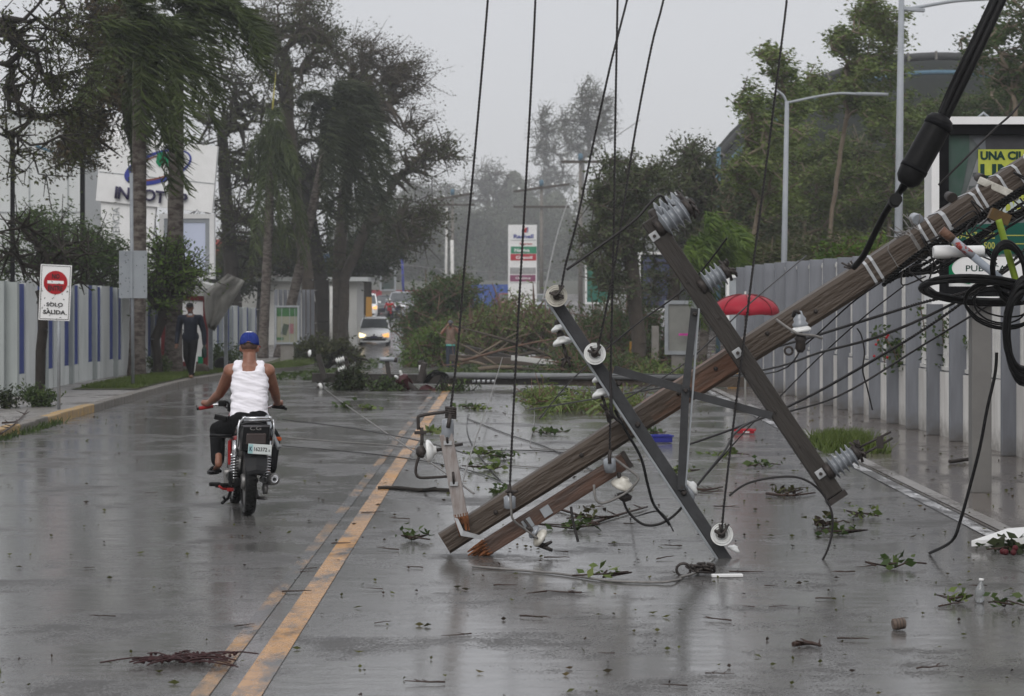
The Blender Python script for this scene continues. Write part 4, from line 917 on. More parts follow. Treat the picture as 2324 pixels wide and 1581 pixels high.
# far trees in the rain
FAR = 'far hazy trees beyond the junction'
far_specs = [
 ('tall ragged casuarina rising highest in the hazy distance', 330, [(580, 300), (581, 220), (582, 160)], [(583, 118, 20, 26, 1.2), (577, 150, 16, 26, .8), (597, 128, 14, 30, .7), (566, 128, 12, 16, .4), (588, 92, 10, 14, .3), (603, 105, 8, 16, .3)], 120, 26),
 ('second ragged casuarina left of the tallest', 345, [(552, 300), (551, 230), (548, 180)], [(545, 135, 12, 26, .9), (552, 170, 20, 34, 1), (538, 190, 18, 20, .6), (560, 190, 16, 26, .6)], 110, 24),
 ('bare topped hazy tree above the junction poles', 300, [(492, 300), (490, 240), (488, 200)], [(490, 180, 20, 16, 1), (478, 195, 22, 16, .8), (505, 205, 20, 24, .8)], 90, 14),
 ('rounded hazy tree left of the totem sign', 270, [(470, 305), (468, 260), (466, 235)], [(462, 228, 28, 28, 1), (490, 240, 26, 30, 1), (440, 245, 24, 30, .9)], 110, 60),
 ('rounded hazy tree behind the totem sign', 285, [(530, 305), (530, 260), (528, 240)], [(528, 225, 26, 30, 1), (505, 240, 22, 34, .9), (552, 235, 20, 34, .9), (540, 270, 26, 20, .8)], 120, 60),
 ('hazy tree right of the tall casuarina', 260, [(590, 305), (592, 270), (594, 240)], [(590, 225, 24, 30, 1), (612, 240, 22, 36, 1), (575, 250, 20, 34, .9)], 110, 55),
 ('hazy tree behind the green hoarding sign', 225, [(420, 305), (420, 280), (418, 255)], [(415, 250, 26, 30, 1), (440, 268, 22, 24, .8), (395, 265, 18, 26, .8)], 110, 60),
 ('low hazy tree left of the junction pole', 310, [(445, 300), (445, 260), (446, 225)], [(447, 200, 20, 20, 1), (430, 210, 20, 24, .9), (418, 195, 14, 16, .4)], 80, 22)]
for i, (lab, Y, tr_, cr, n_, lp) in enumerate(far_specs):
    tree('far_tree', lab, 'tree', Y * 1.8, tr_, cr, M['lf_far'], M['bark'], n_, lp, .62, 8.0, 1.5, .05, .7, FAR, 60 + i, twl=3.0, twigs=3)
rng = np.random.default_rng(9); C = []
for _ in range(52000):
    u = rng.uniform(330, 700); Y = rng.uniform(560, 680); hh = 205 + 22 * math.sin(u * .045) + 14 * math.sin(u * .13 + 1); v = hh + (300 - hh) * rng.random() ** 1.1
    C.append(np.array(P(u, v, Y)))
C = np.array(C); V = leaf_verts(C, rng.normal(size=C.shape), 1.4 * (.6 + .8 * rng.random(len(C))), .8 * (.6 + .8 * rng.random(len(C))), rng)
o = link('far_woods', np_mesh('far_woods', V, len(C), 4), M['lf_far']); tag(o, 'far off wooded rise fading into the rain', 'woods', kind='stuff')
# right hand trees
RT = 'trees behind the right fence'
tree('dark_tree', 'dark leafy tree right of the totem, behind the fallen insulators', 'tree', 78, [(640, 372), (638, 330), (632, 280), (630, 240)],
     [(604, 205, 16, 26, .8), (626, 190, 18, 22, .9), (592, 245, 14, 26, .9), (624, 232, 18, 28, 1), (612, 282, 20, 24, .9), (612, 168, 10, 12, .3), (645, 215, 14, 22, .6), (640, 180, 14, 16, .4)], M['lf_olive'], M['bark'], 130, 60, .14, 2.0, .30, .010, .24, seed=41, group=RT, wind=.4)
tree('dark_tree', 'dark tree beside the short palm and blue billboard', 'tree', 84, [(668, 368), (672, 310), (678, 250)],
     [(672, 180, 20, 22, 1), (700, 190, 20, 30, 1), (656, 222, 14, 20, .7), (700, 232, 22, 24, .8), (690, 158, 16, 14, .4), (655, 285, 12, 26, .3)], M['lf_olive'], M['bark'], 120, 60, .14, 2.0, .30, .010, .22, seed=42, group=RT, wind=.5)
for i, (lab, Y, tr_, cr, n_, lp, lm_) in enumerate([
 ('pale stemmed tree with wind blown tufts left of the lamp post', 74, [(742, 330), (748, 260), (760, 200)], [(745, 105, 14, 14, .4), (762, 60, 12, 10, .4), (778, 75, 16, 16, .6), (791, 100, 15, 22, .6), (755, 125, 22, 22, .8), (775, 138, 28, 28, 1), (750, 168, 24, 26, 1), (772, 198, 26, 30, .9)], 125, 80, 'lf_tuft'),
 ('tallest wind tufted tree in front of the dome', 80, [(826, 320), (828, 250), (836, 180), (846, 120)], [(862, 14, 16, 10, .6), (881, 30, 13, 16, .6), (842, 42, 14, 12, .5), (870, 55, 22, 18, .8), (850, 77, 18, 14, .6), (884, 74, 9, 16, .4), (828, 98, 22, 18, .7), (862, 104, 24, 20, .7), (812, 78, 11, 11, .3)], 130, 100, 'lf_tuft'),
 ('leafy tree at the foot of the dome beside the tall lamp post', 88, [(800, 320), (802, 260), (806, 210)], [(806, 150, 34, 36, 1), (800, 195, 36, 36, 1), (836, 180, 34, 40, 1.1), (780, 225, 30, 26, .7), (840, 225, 34, 26, .7)], 130, 95, 'lf_tuft'),
 ('green tree with pale stems covering the middle of the dome', 86, [(890, 310), (888, 250), (890, 200)], [(880, 150, 32, 36, 1), (905, 120, 26, 26, .7), (915, 170, 30, 36, 1), (875, 200, 34, 30, .9), (910, 215, 30, 26, .8), (870, 110, 20, 20, .5)], 130, 95, 'lf_tuft'),
 ('brownish tree behind the heavy black cable splice', 90, [(960, 310), (958, 250), (960, 200)], [(950, 130, 34, 34, 1), (985, 120, 32, 40, 1), (1010, 90, 30, 30, .8), (950, 185, 36, 36, 1), (990, 180, 34, 36, 1), (930, 220, 30, 24, .8)], 200, 90, 'lf_mid'),
 ('open tree with dark leaf tufts at the top right behind the cables', 70, [(1035, 310), (1030, 200), (1015, 120)], [(985, 40, 24, 30, .7), (1010, 30, 26, 34, 1), (1000, 85, 22, 24, .6), (1030, 60, 24, 40, 1), (968, 62, 12, 16, .3)], 80, 60, 'lf_mid'),
 ('bushy low tree showing over the fence left of the tilted pole', 66, [(800, 330), (800, 300), (802, 285)], [(770, 268, 30, 18, 1), (820, 258, 34, 20, 1), (862, 252, 30, 16, .8), (740, 262, 20, 26, .7)], 180, 80, 'lf_brown'),
 ]):
    tree('tufted_tree', lab, 'tree', Y, tr_, cr, M[lm_], M['bark_tan'], int(n_ * .66), int(lp * 1.0), .145, 2.4, .27, .015, .075, RT, 70 + i, wind=1.1, twl=.4, twigs=4)
for i, (lab, Y, tr_, cr, n_, lm_) in enumerate([
 ('broad olive tree massed along the fence left of the shorter street lamp', 83, [(745, 320), (748, 280), (750, 250)], [(730, 215, 30, 34, 1), (760, 225, 30, 36, 1), (715, 245, 22, 26, .8), (745, 180, 22, 24, .7)], 150, 'lf_olive'),
 ('wide grey green tree hiding the lower dome between the two street lamps', 93, [(835, 320), (838, 280), (840, 240)], [(815, 205, 36, 40, 1), (855, 190, 36, 44, 1), (880, 230, 30, 26, .8), (820, 240, 36, 22, .9), (840, 155, 30, 26, .7)], 220, 'lf_olive'),
 ('dark olive tree massed against the dome behind the billboard frame', 96, [(940, 320), (942, 280), (945, 240)], [(920, 190, 32, 44, 1), (955, 160, 34, 44, 1), (990, 130, 34, 40, 1), (1015, 105, 26, 40, .8), (930, 235, 34, 22, .8), (915, 140, 24, 26, .7)], 240, 'lf_brown')]):
    tree('tufted_tree', lab, 'tree', Y, tr_, cr, M[lm_], M['bark_tan'], n_, 66, .15, 2.4, .38, .014, .11, RT, 170 + i, wind=.9, twl=.6, twigs=4)
tree('fence_shrub', 'bright leafy shrub leaning over the fin fence at the black cable foot', 'shrub', 47, [(842, 330), (843, 285), (846, 268)], [(846, 262, 18, 12, 1), (866, 256, 14, 9, .7), (828, 266, 12, 8, .5)], M['lf_bright'], M['bark_red'], 40, 40, .12, .6, .16, .006, .05, seed=81, wind=.6, twl=.3)
# ------------------------------------------------------------------ the fallen pole in the foreground
YP = 18.3
S = YP / F * K                          # metres per full-view pixel at the pole
pole = thing('utility_pole', 'broken wooden utility pole lying tilted across the right lane on its crossarms', 'utility pole', Q(1010, 1240, YP))
A0, A1 = Q(1008, 1233, YP), Q(2760, 117, YP + .5)
ax = (A1 - A0).normalized(); pu = (Z_ - ax * ax.z).normalized(); pn = pu.cross(ax)   # along, across (up), towards the camera
if pn.y > 0: pn = -pn
def pole_ring(t, hw, ch=.28):
    c = A0.lerp(A1, t); pr = [(-1, -1 + ch), (-1 + ch, -1), (1 - ch, -1), (1, -1 + ch), (1, 1 - ch), (1 - ch, 1), (-1 + ch, 1), (-1, 1 - ch)]
    return [c + pu * (x * hw) + pn * (y * hw) for x, y in pr]
L_ = (A1 - A0).length
def psec(t0, t1, name, m, n=8):
    rings = [pole_ring(t0 + (t1 - t0) * i / n, .082 + .046 * (t0 + (t1 - t0) * i / n) + RNG.uniform(-.0015, .0015)) for i in range(n + 1)]
    MB().loft(rings, smooth=False).build(name, m, pole)
xt = lambda x: (x - 1008) / (2760 - 1008)
psec(0, xt(1462), 'shaft', M['wood'], 10); psec(xt(1462), xt(1672), 'scraped_shaft', M['wood_red'], 5); psec(xt(1672), 1, 'upper_shaft', M['wood'], 14)
def on_pole(x, off=0.0, out=0.0):       # picture column, offset up across the pole, out towards the camera
    return A0.lerp(A1, xt(x)) + pu * off + pn * out
for x, o_ in [(1120, .0), (1312, .02), (1528, .02), (1612, .03), (1730, .05), (1830, -.02)]:
    MB().lathe([(.017, 0), (.017, .012), (.009, .012), (.009, .022)], on_pole(x, o_ * .8, .084 + .046 * xt(x)), pn, 8).build('bolt_hole', M['iron'], pole)
# crossarms
def arm(name, a, b, w, d, Y, m):
    a, b = Q(*a, Y), Q(*b, Y); MB().bar(a, b, w, d, bev=.008).build(name, m, pole); return a, b
YA = YP - .20
a, b = arm('crossarm', (1474, 497), (1893, 1122), .140, .10, YA, M['wood_arm'])
MB().bar(b + (b - a).normalized() * .005, b + (b - a).normalized() * .05, .168, .115).build('end_cap', M['iron'], pole)
for x, y in [(1485, 536), (1674, 801), (1862, 1075)]:
    q = Q(x, y, YA - .056); dd = (b - a).normalized(); rt = Matrix((dd.cross(Y_), Y_, dd)).transposed()
    MB().box(q, (.066, .012, .066), rt, bev=.003).build('square_washer', M['galv'], pole); MB().lathe([(.014, 0), (.014, .022)], q - Y_ * .006, -Y_, 6, smooth=False).build('bolt', M['iron'], pole)
for x, y in [(1632, 722), (1690, 845), (1760, 935), (1815, 1012), (1560, 640)]: MB().lathe([(.011, 0), (.009, .014)], Q(x, y, YA - .05), -Y_, 6).build('bolt', M['iron'], pole)
# second arm: a pressed steel channel with a lip
YB = YP - .19
a, b = arm('steel_crossarm', (1250, 668), (1653, 1278), .086, .05, YB, M['arm_grey'])
dd = (b - a).normalized(); nn_ = dd.cross(Y_); nn_ = nn_ if nn_.x < 0 else -nn_
MB().bar(a + nn_ * .053, b + nn_ * .053, .018, .085, bev=.004).build('channel_lip', M['steel'], pole)
MB().bar(b + dd * .003 - Y_ * .01, b + dd * .05 - Y_ * .01, .105, .09).build('end_cap', M['iron'], pole)
for x, y in [(1447, 963), (1547, 1105), (1552, 1118), (1405, 870)]: MB().lathe([(.022, 0), (.022, .012), (.012, .014), (.012, .026)], Q(x, y, YB - .027), -Y_, 8).build('bolt', M['iron'], pole)
# braces
def brace(a, b, w, Y0, Y1, m=M['arm_grey'], d=.012):
    MB().bar(Q(*a, Y0), Q(*b, Y1), w, d, bev=.002).build('brace', m, pole)
brace((1393, 838), (1566, 888), .060, YB - .04, YB - .045); brace((1552, 890), (1752, 944), .056, YB - .04, YA - .065)
brace((1576, 700), (1556, 885), .056, YP - .285, YP - .28); brace((1556, 880), (1546, 1112), .060, YP - .268, YP - .235)
MB().bar(Q(1586, 700, YP - .27), Q(1556, 1100, YP - .22), .012, .06).build('brace_flange', M['steel'], pole)
for x, y in [(1556, 886), (1577, 712)]: MB().lathe([(.018, 0), (.018, .012), (.01, .024)], Q(x, y, YP - .30), -Y_, 8).build('bolt', M['iron'], pole)
# insulators -----------------------------------------------------------
def face_disc(c, r, axis=(0, -1, .10), m=None, parent=None):
    """a string disc seen from its hollow side: petticoat rings and an iron pin"""
    c = Vector(c); axis = Vector(axis).normalized(); m = m or M['porcelain']
    o = MB().lathe([(.02 * r / .1, -.075), (.35 * r, -.07), (.45 * r, -.05), (.80 * r, -.03), (r, 0), (.985 * r, .012), (.90 * r, .006), (.86 * r, -.006), (.80 * r, .016), (.74 * r, .016), (.69 * r, -.008), (.62 * r, .012), (.56 * r, .012), (.50 * r, -.012), (.40 * r, -.016), (.0, -.016)], c, axis, 26).build('insulator', m, parent)
    b = MB(); b.lathe([(.36 * r, -.01), (.34 * r, .02), (.2 * r, .035), (.1 * r, .04)], c, axis, 10)
    for k_ in range(6):
        d = Vector((RNG.uniform(-1, 1), 0, RNG.uniform(-.4, 1.2))); b.tube([c + axis * .03, c + axis * .055 + d * r * .4, c + axis * .05 + d * r * .75], [.012, .011, .008], 6)
    b.tube(smooth_path([c + Vector((-.6 * r, -.04, .3 * r)), c + Vector((-.1 * r, -.07, .1 * r)), c + Vector((.3 * r, -.06, .5 * r)), c + Vector((.25 * r, -.05, 1.0 * r))], 4), .010, 6)
    off = wloc(o) ; me = b.mesh('clamp', off); link('clamp', me, M['iron'], o)
    return o
def bell(c, axis, r, m=None, parent=None, cap=True, name='insulator'):
    """a bell disc from the side: domed shell, iron cap above, pin below; axis points from hollow to cap"""
    c = Vector(c); axis = Vector(axis).normalized()
    o = MB().lathe([(.30 * r, -.10 * r), (.55 * r, -.16 * r), (.60 * r, -.04 * r), (.86 * r, -.14 * r), (.96 * r, -.13 * r), (r, 0), (.97 * r, .12 * r), (.84 * r, .28 * r), (.60 * r, .42 * r), (.42 * r, .52 * r), (.36 * r, .68 * r), (.30 * r, .72 * r)], c, axis, 22).build(name, m or M['porcelain'], parent)
    if cap:
        b = MB().lathe([(.40 * r, .60 * r), (.42 * r, .75 * r), (.36 * r, 1.0 * r), (.22 * r, 1.15 * r), (.15 * r, 1.25 * r)], c, axis, 12); b.lathe([(.14 * r, -.5 * r), (.14 * r, .3 * r), (.40 * r, .60 * r)], c, axis, 12)
        off = wloc(o); link('cap', b.mesh('cap', off), M['iron'], o)
    return o
def ribbed(a, b, r, n, parent, m=None, core=.55):
    a, b = Vector(a), Vector(b); ax_ = b - a; l = ax_.length; pr = [(core * r, 0)]
    for i in range(n):
        z = l * (i + .5) / n; h = l / n
        pr += [(core * r, z - .46 * h), (core * r * 1.05, z - .30 * h), (r * .97, z - .06 * h), (r, z + .02 * h), (r * .94, z + .10 * h), (core * r * 1.1, z + .18 * h)]
    pr += [(core * r, l), (core * r * .8, l + .004)]
    o = MB().lathe(pr, a, ax_, 22).build('insulator', m or M['porc_grey'], parent)
    d = ax_.normalized(); k_ = MB(); k_.lathe([(core * r * 1.0, -.05), (core * r * 1.25, -.045), (core * r * 1.25, .002)], a, ax_, 10)
    off = wloc(o); link('base_fitting', k_.mesh('base_fitting', off), M['iron'], o)
    k_ = MB(); e = b + d * .02; k_.lathe([(core * r * 1.1, 0), (core * r * 1.1, .03), (core * r * .6, .045)], b, ax_, 10); s_ = d.cross(Y_).normalized()
    for q in range(7):
        v = s_ * RNG.uniform(-1, 1) * r * .9 + Y_ * RNG.uniform(-.5, .5) * r + d * RNG.uniform(.02, .07); k_.tube([e, e + v * .6 + d * .02, e + v], [.014, .012, .008], 6)
    k_.tube([e - s_ * r * .9, e + d * .03, e + s_ * r * .9], .011, 6)
    link('top_clamp', k_.mesh('top_clamp', off), M['iron'], o); return o
face_disc(Q(1263, 672, YB - .13), .083, (-.05, -1, .16), M['porc_cream'], pole)
face_disc(Q(1350, 803, YB - .12), .083, (.05, -1, .12), None, pole)
face_disc(Q(1638, 1213, YB - .12), .085, (0, -1, .14), None, pole)
for p0, p1 in [((1268, 748), (1277, 778)), ((1361, 862), (1366, 896))]:
    bell(Q(*p0, YB + .10), (-.25, .15, 1), .060, None, pole); bell(Q(*p1, YB + .10), (-.25, .15, 1), .078, None, pole)
    q = Q(p1[0] + 10, p1[1] + 34, YB + .10); b_ = MB()
    for k_ in range(8): b_.tube([q, q + Vector((RNG.uniform(-.06, .06), RNG.uniform(-.03, .03), RNG.uniform(-.11, .05)))], [.016, .009], 6)
    b_.tube([Q(p1[0] + 4, p1[1] + 10, YB + .1), q], .012, 6); b_.build('dead_end_clamp', M['iron'], pole)
bell(Q(1560, 1120, YB + .11), (1, .3, .4), .085, M['porc_grey'], pole, False); bell(Q(1566, 1108, YB + .12), (1, .2, .9), .075, None, pole, False)
bell(Q(1665, 1248, YB + .07), (.5, 0, 1), .052, None, pole, False); bell(Q(1640, 1283, YB + .07), (.3, 0, 1), .082, None, pole, False)
def dxy(a, b, Y): return (Q(*b, Y) - Q(*a, Y))
ribbed(Q(1501, 512, YA - .02), Q(1556, 474, YA - .02), .115, 4, pole); ribbed(Q(1493, 492, YA + .10), Q(1545, 462, YA + .12), .112, 4, pole)
ribbed(Q(1600, 645, YA - .02), Q(1641, 618, YA - .02), .098, 4, pole)
ribbed(Q(1886, 1065, YA - .03), Q(1938, 1030, YA - .03), .098, 5, pole)
b_ = MB()
for dz_ in (0, 26):
    b_.tube([Q(1945 + dz_ * .1, 1026 + dz_ * .75 - 8, YA - .03), Q(2022 + dz_ * .15, 980 + dz_ * .55, YA - .03)], .009, 6)
b_.box(Q(1997, 1004, YA - .03), (.05, .03, .09)); b_.build('clevis', M['iron'], pole)
# bell with iron ring hanging on the pole and the flag of wire beside it
bell(Q(1818, 750, YP - .30), (-.15, 0, 1), .078, None, pole, False); MB().lathe([(.05, 0), (.062, .03), (.045, .05), (.05, .07), (.03, .1), (.02, .13)], Q(1817, 745, YP - .30), (-.1, 0, 1), 12).build('insulator_neck', M['porc_grey'], pole)
MB().lathe([(.02, 0), (.04, .03), (.035, .08), (.05, .10), (.03, .14)], Q(1816, 800, YP - .30), (.05, 0, 1), 10).build('insulator_pin', M['iron'], pole)
MB().tube([Q(1790 + 9 * math.cos(t), 796 + 9 * math.sin(t), YP - .32) for t in np.linspace(0, 6.3, 15)], .009, 6).build('eye_ring', M['iron'], pole)
MB().tube(smooth_path([Q(1762, 725, YP - .27), Q(1785, 742, YP - .33), Q(1812, 757, YP - .36), Q(1848, 762, YP - .34), Q(1866, 768, YP - .32)], 5), .011, 6).build('tie_wire', M['wire_light'], pole)
MB().tube(smooth_path([Q(1800, 718, YP - .28), Q(1806, 705, YP - .33), Q(1820, 718, YP - .3)], 5), .014, 6).build('hook', M['iron'], pole)
# straps round the pole further up and its hardware
def strap(x, w=.045, m=None, lean=0.0, name='strap'):
    c = on_pole(x); hw = .082 + .046 * xt(x) + .005; pr = [(-1, -.72), (-.72, -1), (.72, -1), (1, -.72), (1, .72), (.72, 1), (-.72, 1), (-1, .72)]
    rings = [[c + ax * (dx + lean * y * .5) + pu * (x_ * hw) + pn * (y * hw) for x_, y in pr] for dx in (-w / 2, w / 2)]
    MB().loft(rings, cap=False, smooth=False).build(name, m or M['galv'], pole)
for x, w in [(1957, .035), (1975, .035), (2092, .03), (2108, .03), (2128, .05), (2193, .035), (2226, .035), (2262, .03), (2293, .032), (2335, .03)]: strap(x, w * .66, None, RNG.uniform(-.1, .1))
for i in range(7): strap(2032 + i * 9, .008, M['wire_light'], RNG.uniform(-.35, .35), 'wrapped_wire')
for x, r_ in [(2093, .045), (2172, .04), (2240, .038)]:
    MB().lathe([(r_, 0), (r_ * 1.05, .02), (r_ * .9, .09), (r_ * .5, .1)], on_pole(x, .14, .02), -pn + pu * .3, 12).build('spool', M['porc_grey'] if x < 2100 else M['iron'], pole)
MB().bar(on_pole(2228, .16, .09), on_pole(2275, -.12, .12), .06, .03, bev=.008).build('bracket', M['porc_cream'], pole)
b_ = MB()
for i in range(26):
    x = RNG.uniform(2010, 2340); p = on_pole(x, RNG.uniform(-.16, -.02), .13 + RNG.uniform(0, .03)); b_.tube(smooth_path([p, p + Vector((RNG.uniform(-.12, .2), -.03, RNG.uniform(-.18, .12))), p + Vector((RNG.uniform(.0, .3), 0, RNG.uniform(-.25, .1)))], 4), .007, 5)
b_.build('loose_ties', M['wire'], pole)
# frayed silver tie ends
b_ = MB()
for i in range(22):
    p = on_pole(2062 + RNG.uniform(-20, 25), .10, .06); b_.tube([p, p + Vector((RNG.uniform(-.12, .05), RNG.uniform(-.05, .05), RNG.uniform(-.03, .12)))], .004, 4)
b_.build('frayed_ends', M['wire_light'], pole)
# broken pieces ---------------------------------------------------------
def splinter(name, label, a, b, w, d, Y, m, end, parentless=True):
    a, b = Q(*a, Y), Q(*b, Y); t = thing(name, label, 'timber', a); dd = (b - a).normalized()
    MB().bar(a + dd * .06, b, w, d, bev=.007).build('beam', m, t); q = dd.cross(Y_).normalized(); bb = MB()
    for i in range(5):
        for j in range(4):
            c = a + dd * .065 + q * (w * ((i + .5) / 5 - .5)) + Y_ * (d * ((j + .5) / 4 - .5)); ln = RNG.uniform(.01, .09) + (.07 if RNG.random() < .25 else 0)
            bb.tube([c + dd * .02, c - dd * ln * .5, c - dd * ln], [w / 5 * .72, w / 5 * .6, .002 + w / 5 * .3 * RNG.random()], 4, smooth=False)
    bb.build('splintered_end', end, t); return t, a, b
brk, ba, bb_ = splinter('broken_crossarm', 'brown broken crossarm with splintered end lying under the tilted pole', (1088, 1252), (1418, 1045), .122, .10, YP - .03, M['wood_brown'], M['wood_split'])
dd = (bb_ - ba).normalized(); MB().bar(bb_, bb_ + dd * .035, .132, .11).build('end_cap', M['iron'], brk)
for x, y in [(1240, 1160), (1198, 1188)]:
    q = Q(x, y, YP - .085); MB().box(q, (.075, .012, .075), Matrix((dd.cross(Y_), Y_, dd)).transposed()).build('square_washer', M['steel'], brk)
bell(Q(1413, 1102, YP - .12), (.35, -.3, 1), .092, M['porc_cream'], brk, False); b_ = MB()
b_.lathe([(.02, 0), (.06, .02), (.055, .05), (.02, .07)], Q(1419, 1117, YP - .12), (-.2, 0, -1), 10); b_.tube([Q(1404, 1072, YP - .12), Q(1408, 1094, YP - .12)], .016, 6); b_.build('pin', M['iron'], brk)
MB().lathe([(.030, -.05), (.046, -.045), (.048, .0), (.046, .05), (.030, .055), (.02, .056)], Q(1384, 1056, YP - .2), (-.1, -.35, 1), 16).build('spool_insulator', M['porc_grey'], brk)
MB().tube([Q(1384, 1052, YP - .26), Q(1383, 1036, YP - .24), Q(1386, 1022, YP - .24)], .014, 6).build('spool_bolt', M['iron'], brk)
for q_, r_ in [((1212, 1207), .056), ((1226, 1221), .076)]: bell(Q(*q_, YP - .12), (-.8, -.25, .55), r_, M['porc_grey'] if r_ < .07 else M['porc_cream'], brk)
b_ = MB()
for k_ in range(9): b_.tube([Q(1232, 1240, YP - .13), Q(1232 + RNG.uniform(-16, 22), 1240 + RNG.uniform(-14, 16), YP - .13 + RNG.uniform(-.04, .04))], [.018, .010], 6)
b_.tube([Q(1190, 1180, YP - .12), Q(1210, 1205, YP - .15), Q(1232, 1240, YP - .15)], .012, 6); b_.build('clamp', M['iron'], brk)
MB().tube(smooth_path([Q(1388, 1036, YP - .2), Q(1420, 1060, YP - .2), Q(1448, 1083, YP - .2), Q(1440, 1100, YP - .2), Q(1415, 1122, YP - .2), Q(1370, 1142, YP - .18), Q(1352, 1132, YP - .18), Q(1348, 1100, YP - .16)], 4), .010, 6).build('jumper', M['wire_light'], brk)
# silvered stub hanging from its cable
stb, sa, sb = splinter('broken_crossarm', 'silver grey wooden stub with orange broken foot hanging from a cable', (1050, 1190), (1012, 985), .100, .08, YP - .10, M['wood_grey'], M['wood_split'])
dd = (sb - sa).normalized()
for x, y, n_ in [(1016, 1005, 1), (1030, 1098, 1)]:
    q = Q(x, y, YP - .155); MB().box(q, (.06, .01, .03)).build('washer', M['galv'], stb); MB().tube([q, q + Vector((-.005, -.03, .09 if y > 1050 else .04))], .010, 6).build('bolt', M['iron'], stb)
MB().tube([Q(1022, 1012, YP - .12), Q(1050, 1008, YP - .10)], .012, 6).build('bolt', M['iron'], stb)
MB().slab([Q(1031, 1175, YP - .17), Q(1040, 1178, YP - .17), Q(1052, 1205, YP - .18), Q(1100, 1219, YP - .16), Q(1098, 1225, YP - .16), Q(1046, 1216, YP - .18)], (0, .03, 0)).build('metal_strap', M['galv'], stb)
bell(Q(972, 1024, YP - .12), (1, 0, .1), .088, M['porcelain'], stb, False)
b_ = MB().tube([Q(958, 1026, YP - .12), Q(1012, 1018, YP - .10)], .013, 6); b_.lathe([(.02, 0), (.045, .01), (.05, .03), (.035, .06), (.02, .07)], Q(965, 1025, YP - .12), (-1, 0, 0), 10); b_.build('pin', M['iron'], stb)
# spool link above the stub
MB().lathe([(.025, -.085), (.040, -.08), (.048, -.03), (.048, .0), (.046, .03), (.044, .07), (.028, .08)], Q(1016, 975, YP - .10), (.03, 0, 1), 18).build('spool_insulator', M['porc_grey'], stb)
b_ = MB(); b_.tube([Q(1013, 1000, YP - .1), Q(1007, 992, YP - .1), Q(1013, 984, YP - .1), Q(1020, 992, YP - .1), Q(1014, 1001, YP - .1)], .012, 6); b_.tube([Q(1017, 970, YP - .19), Q(1022, 940, YP - .14)], .016, 6)
for k_ in range(5): b_.tube([Q(1010, 925 + k_ * 5, YP - .12), Q(1036, 928 + k_ * 5, YP - .12)], .012, 6)
b_.build('shackle', M['iron'], stb)
b_ = MB(); b_.tube(smooth_path([Q(1020, 934, YP - .1), Q(985, 938, YP - .1), Q(953, 944, YP - .1), Q(949, 952, YP - .1), Q(950, 975, YP - .1)], 3), .013, 6); b_.tube([Q(957, 970, YP - .1), Q(958, 1000, YP - .1), Q(956, 1018, YP - .1)], .013, 6); b_.box(Q(954, 982, YP - .1), (.09, .03, .025))
b_.tube(smooth_path([Q(953, 1030, YP - .1), Q(944, 1060, YP - .1), Q(948, 1082, YP - .1), Q(975, 1084, YP - .08), Q(1018, 1081, YP - .05)], 4), .011, 6); b_.build('link_rod', M['iron'], stb)
# clamp and spool on the pole where the second cable ends
b_ = MB().lathe([(.035, -.05), (.046, -.04), (.046, .04), (.03, .05)], Q(1157, 1140, YP - .2), (0, 0, 1), 14); b_.build('spool_insulator', M['porc_grey'], pole)
b_ = MB()
for k_ in range(6): b_.tube([Q(1157, 1116, YP - .2), Q(1157 + RNG.uniform(-18, 18), 1116 + RNG.uniform(-8, 12), YP - .2 + RNG.uniform(-.05, .05))], [.014, .009], 6)
b_.tube([Q(1156, 1100, YP - .2), Q(1157, 1140, YP - .22)], .015, 6); b_.build('clamp', M['iron'], pole)
MB().tube(smooth_path([Q(1158, 1120, YP - .25), Q(1160, 1150, YP - .27), Q(1164, 1178, YP - .26), Q(1190, 1200, YP - .2), Q(1220, 1222, YP - .18)], 4), .009, 6).build('tail_wire', M['wire_light'], pole)
# ------------------------------------------------------------------ cables
def cable(pts, r, label, m=None, name='cable', cat='cable', group=None, k=6, n=6, strands=1, parent=None, lay=.055):
    path_ = smooth_path(pts, k); b = MB()
    if strands == 1: b.tube(path_, r, n)
    else:
        # resample, then twist the strands round the path
        q = [path_[0]]; step = lay / 7; acc = 0
        for i in range(1, len(path_)):
            seg = path_[i] - path_[i - 1]; ln = seg.length; d = 0
            while acc + (ln - d) >= step: d += step - acc; acc = 0; q.append(path_[i - 1] + seg * (d / ln))
            acc += ln - d
        for s_ in range(strands):
            pp = []
            for i, p in enumerate(q):
                t = (q[min(i + 1, len(q) - 1)] - q[max(i - 1, 0)]).normalized(); e = Vector((0, 1, 0)); e = (e - t * e.dot(t)).normalized(); g = t.cross(e)
                a_ = 2 * math.pi * (i / 7 + s_ / strands); pp.append(p + (e * math.cos(a_) + g * math.sin(a_)) * r * .62)
            b.tube(pp, r * .62, 5)
    o = b.build(name, m or M['wire'], parent, None if parent else pts[0], fix=False)
    if parent is None: tag(o, label, cat, group)
    return o
HG = 'overhead cables dropping to the fallen pole'
cable([Q(1022, 935, YP - .12), Q(1040, 780, YP - .1), Q(1058, 560, YP), Q(1080, 320, YP + .1), Q(1108, -10, YP + .3), Q(1135, -380, YP + .8), Q(1255, -1500, YP + 3)], .0088, 'leftmost steady cable rising from the silver wooden stub', group=HG, strands=2)
cable([Q(1157, 1105, YP - .2), Q(1172, 800, YP - .15), Q(1190, 480, YP), Q(1206, 190, YP + .1), Q(1216, -20, YP + .3), Q(1228, -380, YP + .8), Q(1348, -1500, YP + 3)], .0088, 'nearly upright cable ending on the clamp near the pole tip', group=HG, strands=2)
cable([Q(1384, 1020, YP - .24), Q(1387, 800, YP - .3), Q(1393, 520, YP - .2), Q(1397, 250, YP), Q(1402, -20, YP + .2), Q(1408, -380, YP + .8), Q(1528, -1500, YP + 3)], .0086, 'plumb straight cable running down in front of the steel crossarm', group=HG, strands=2)
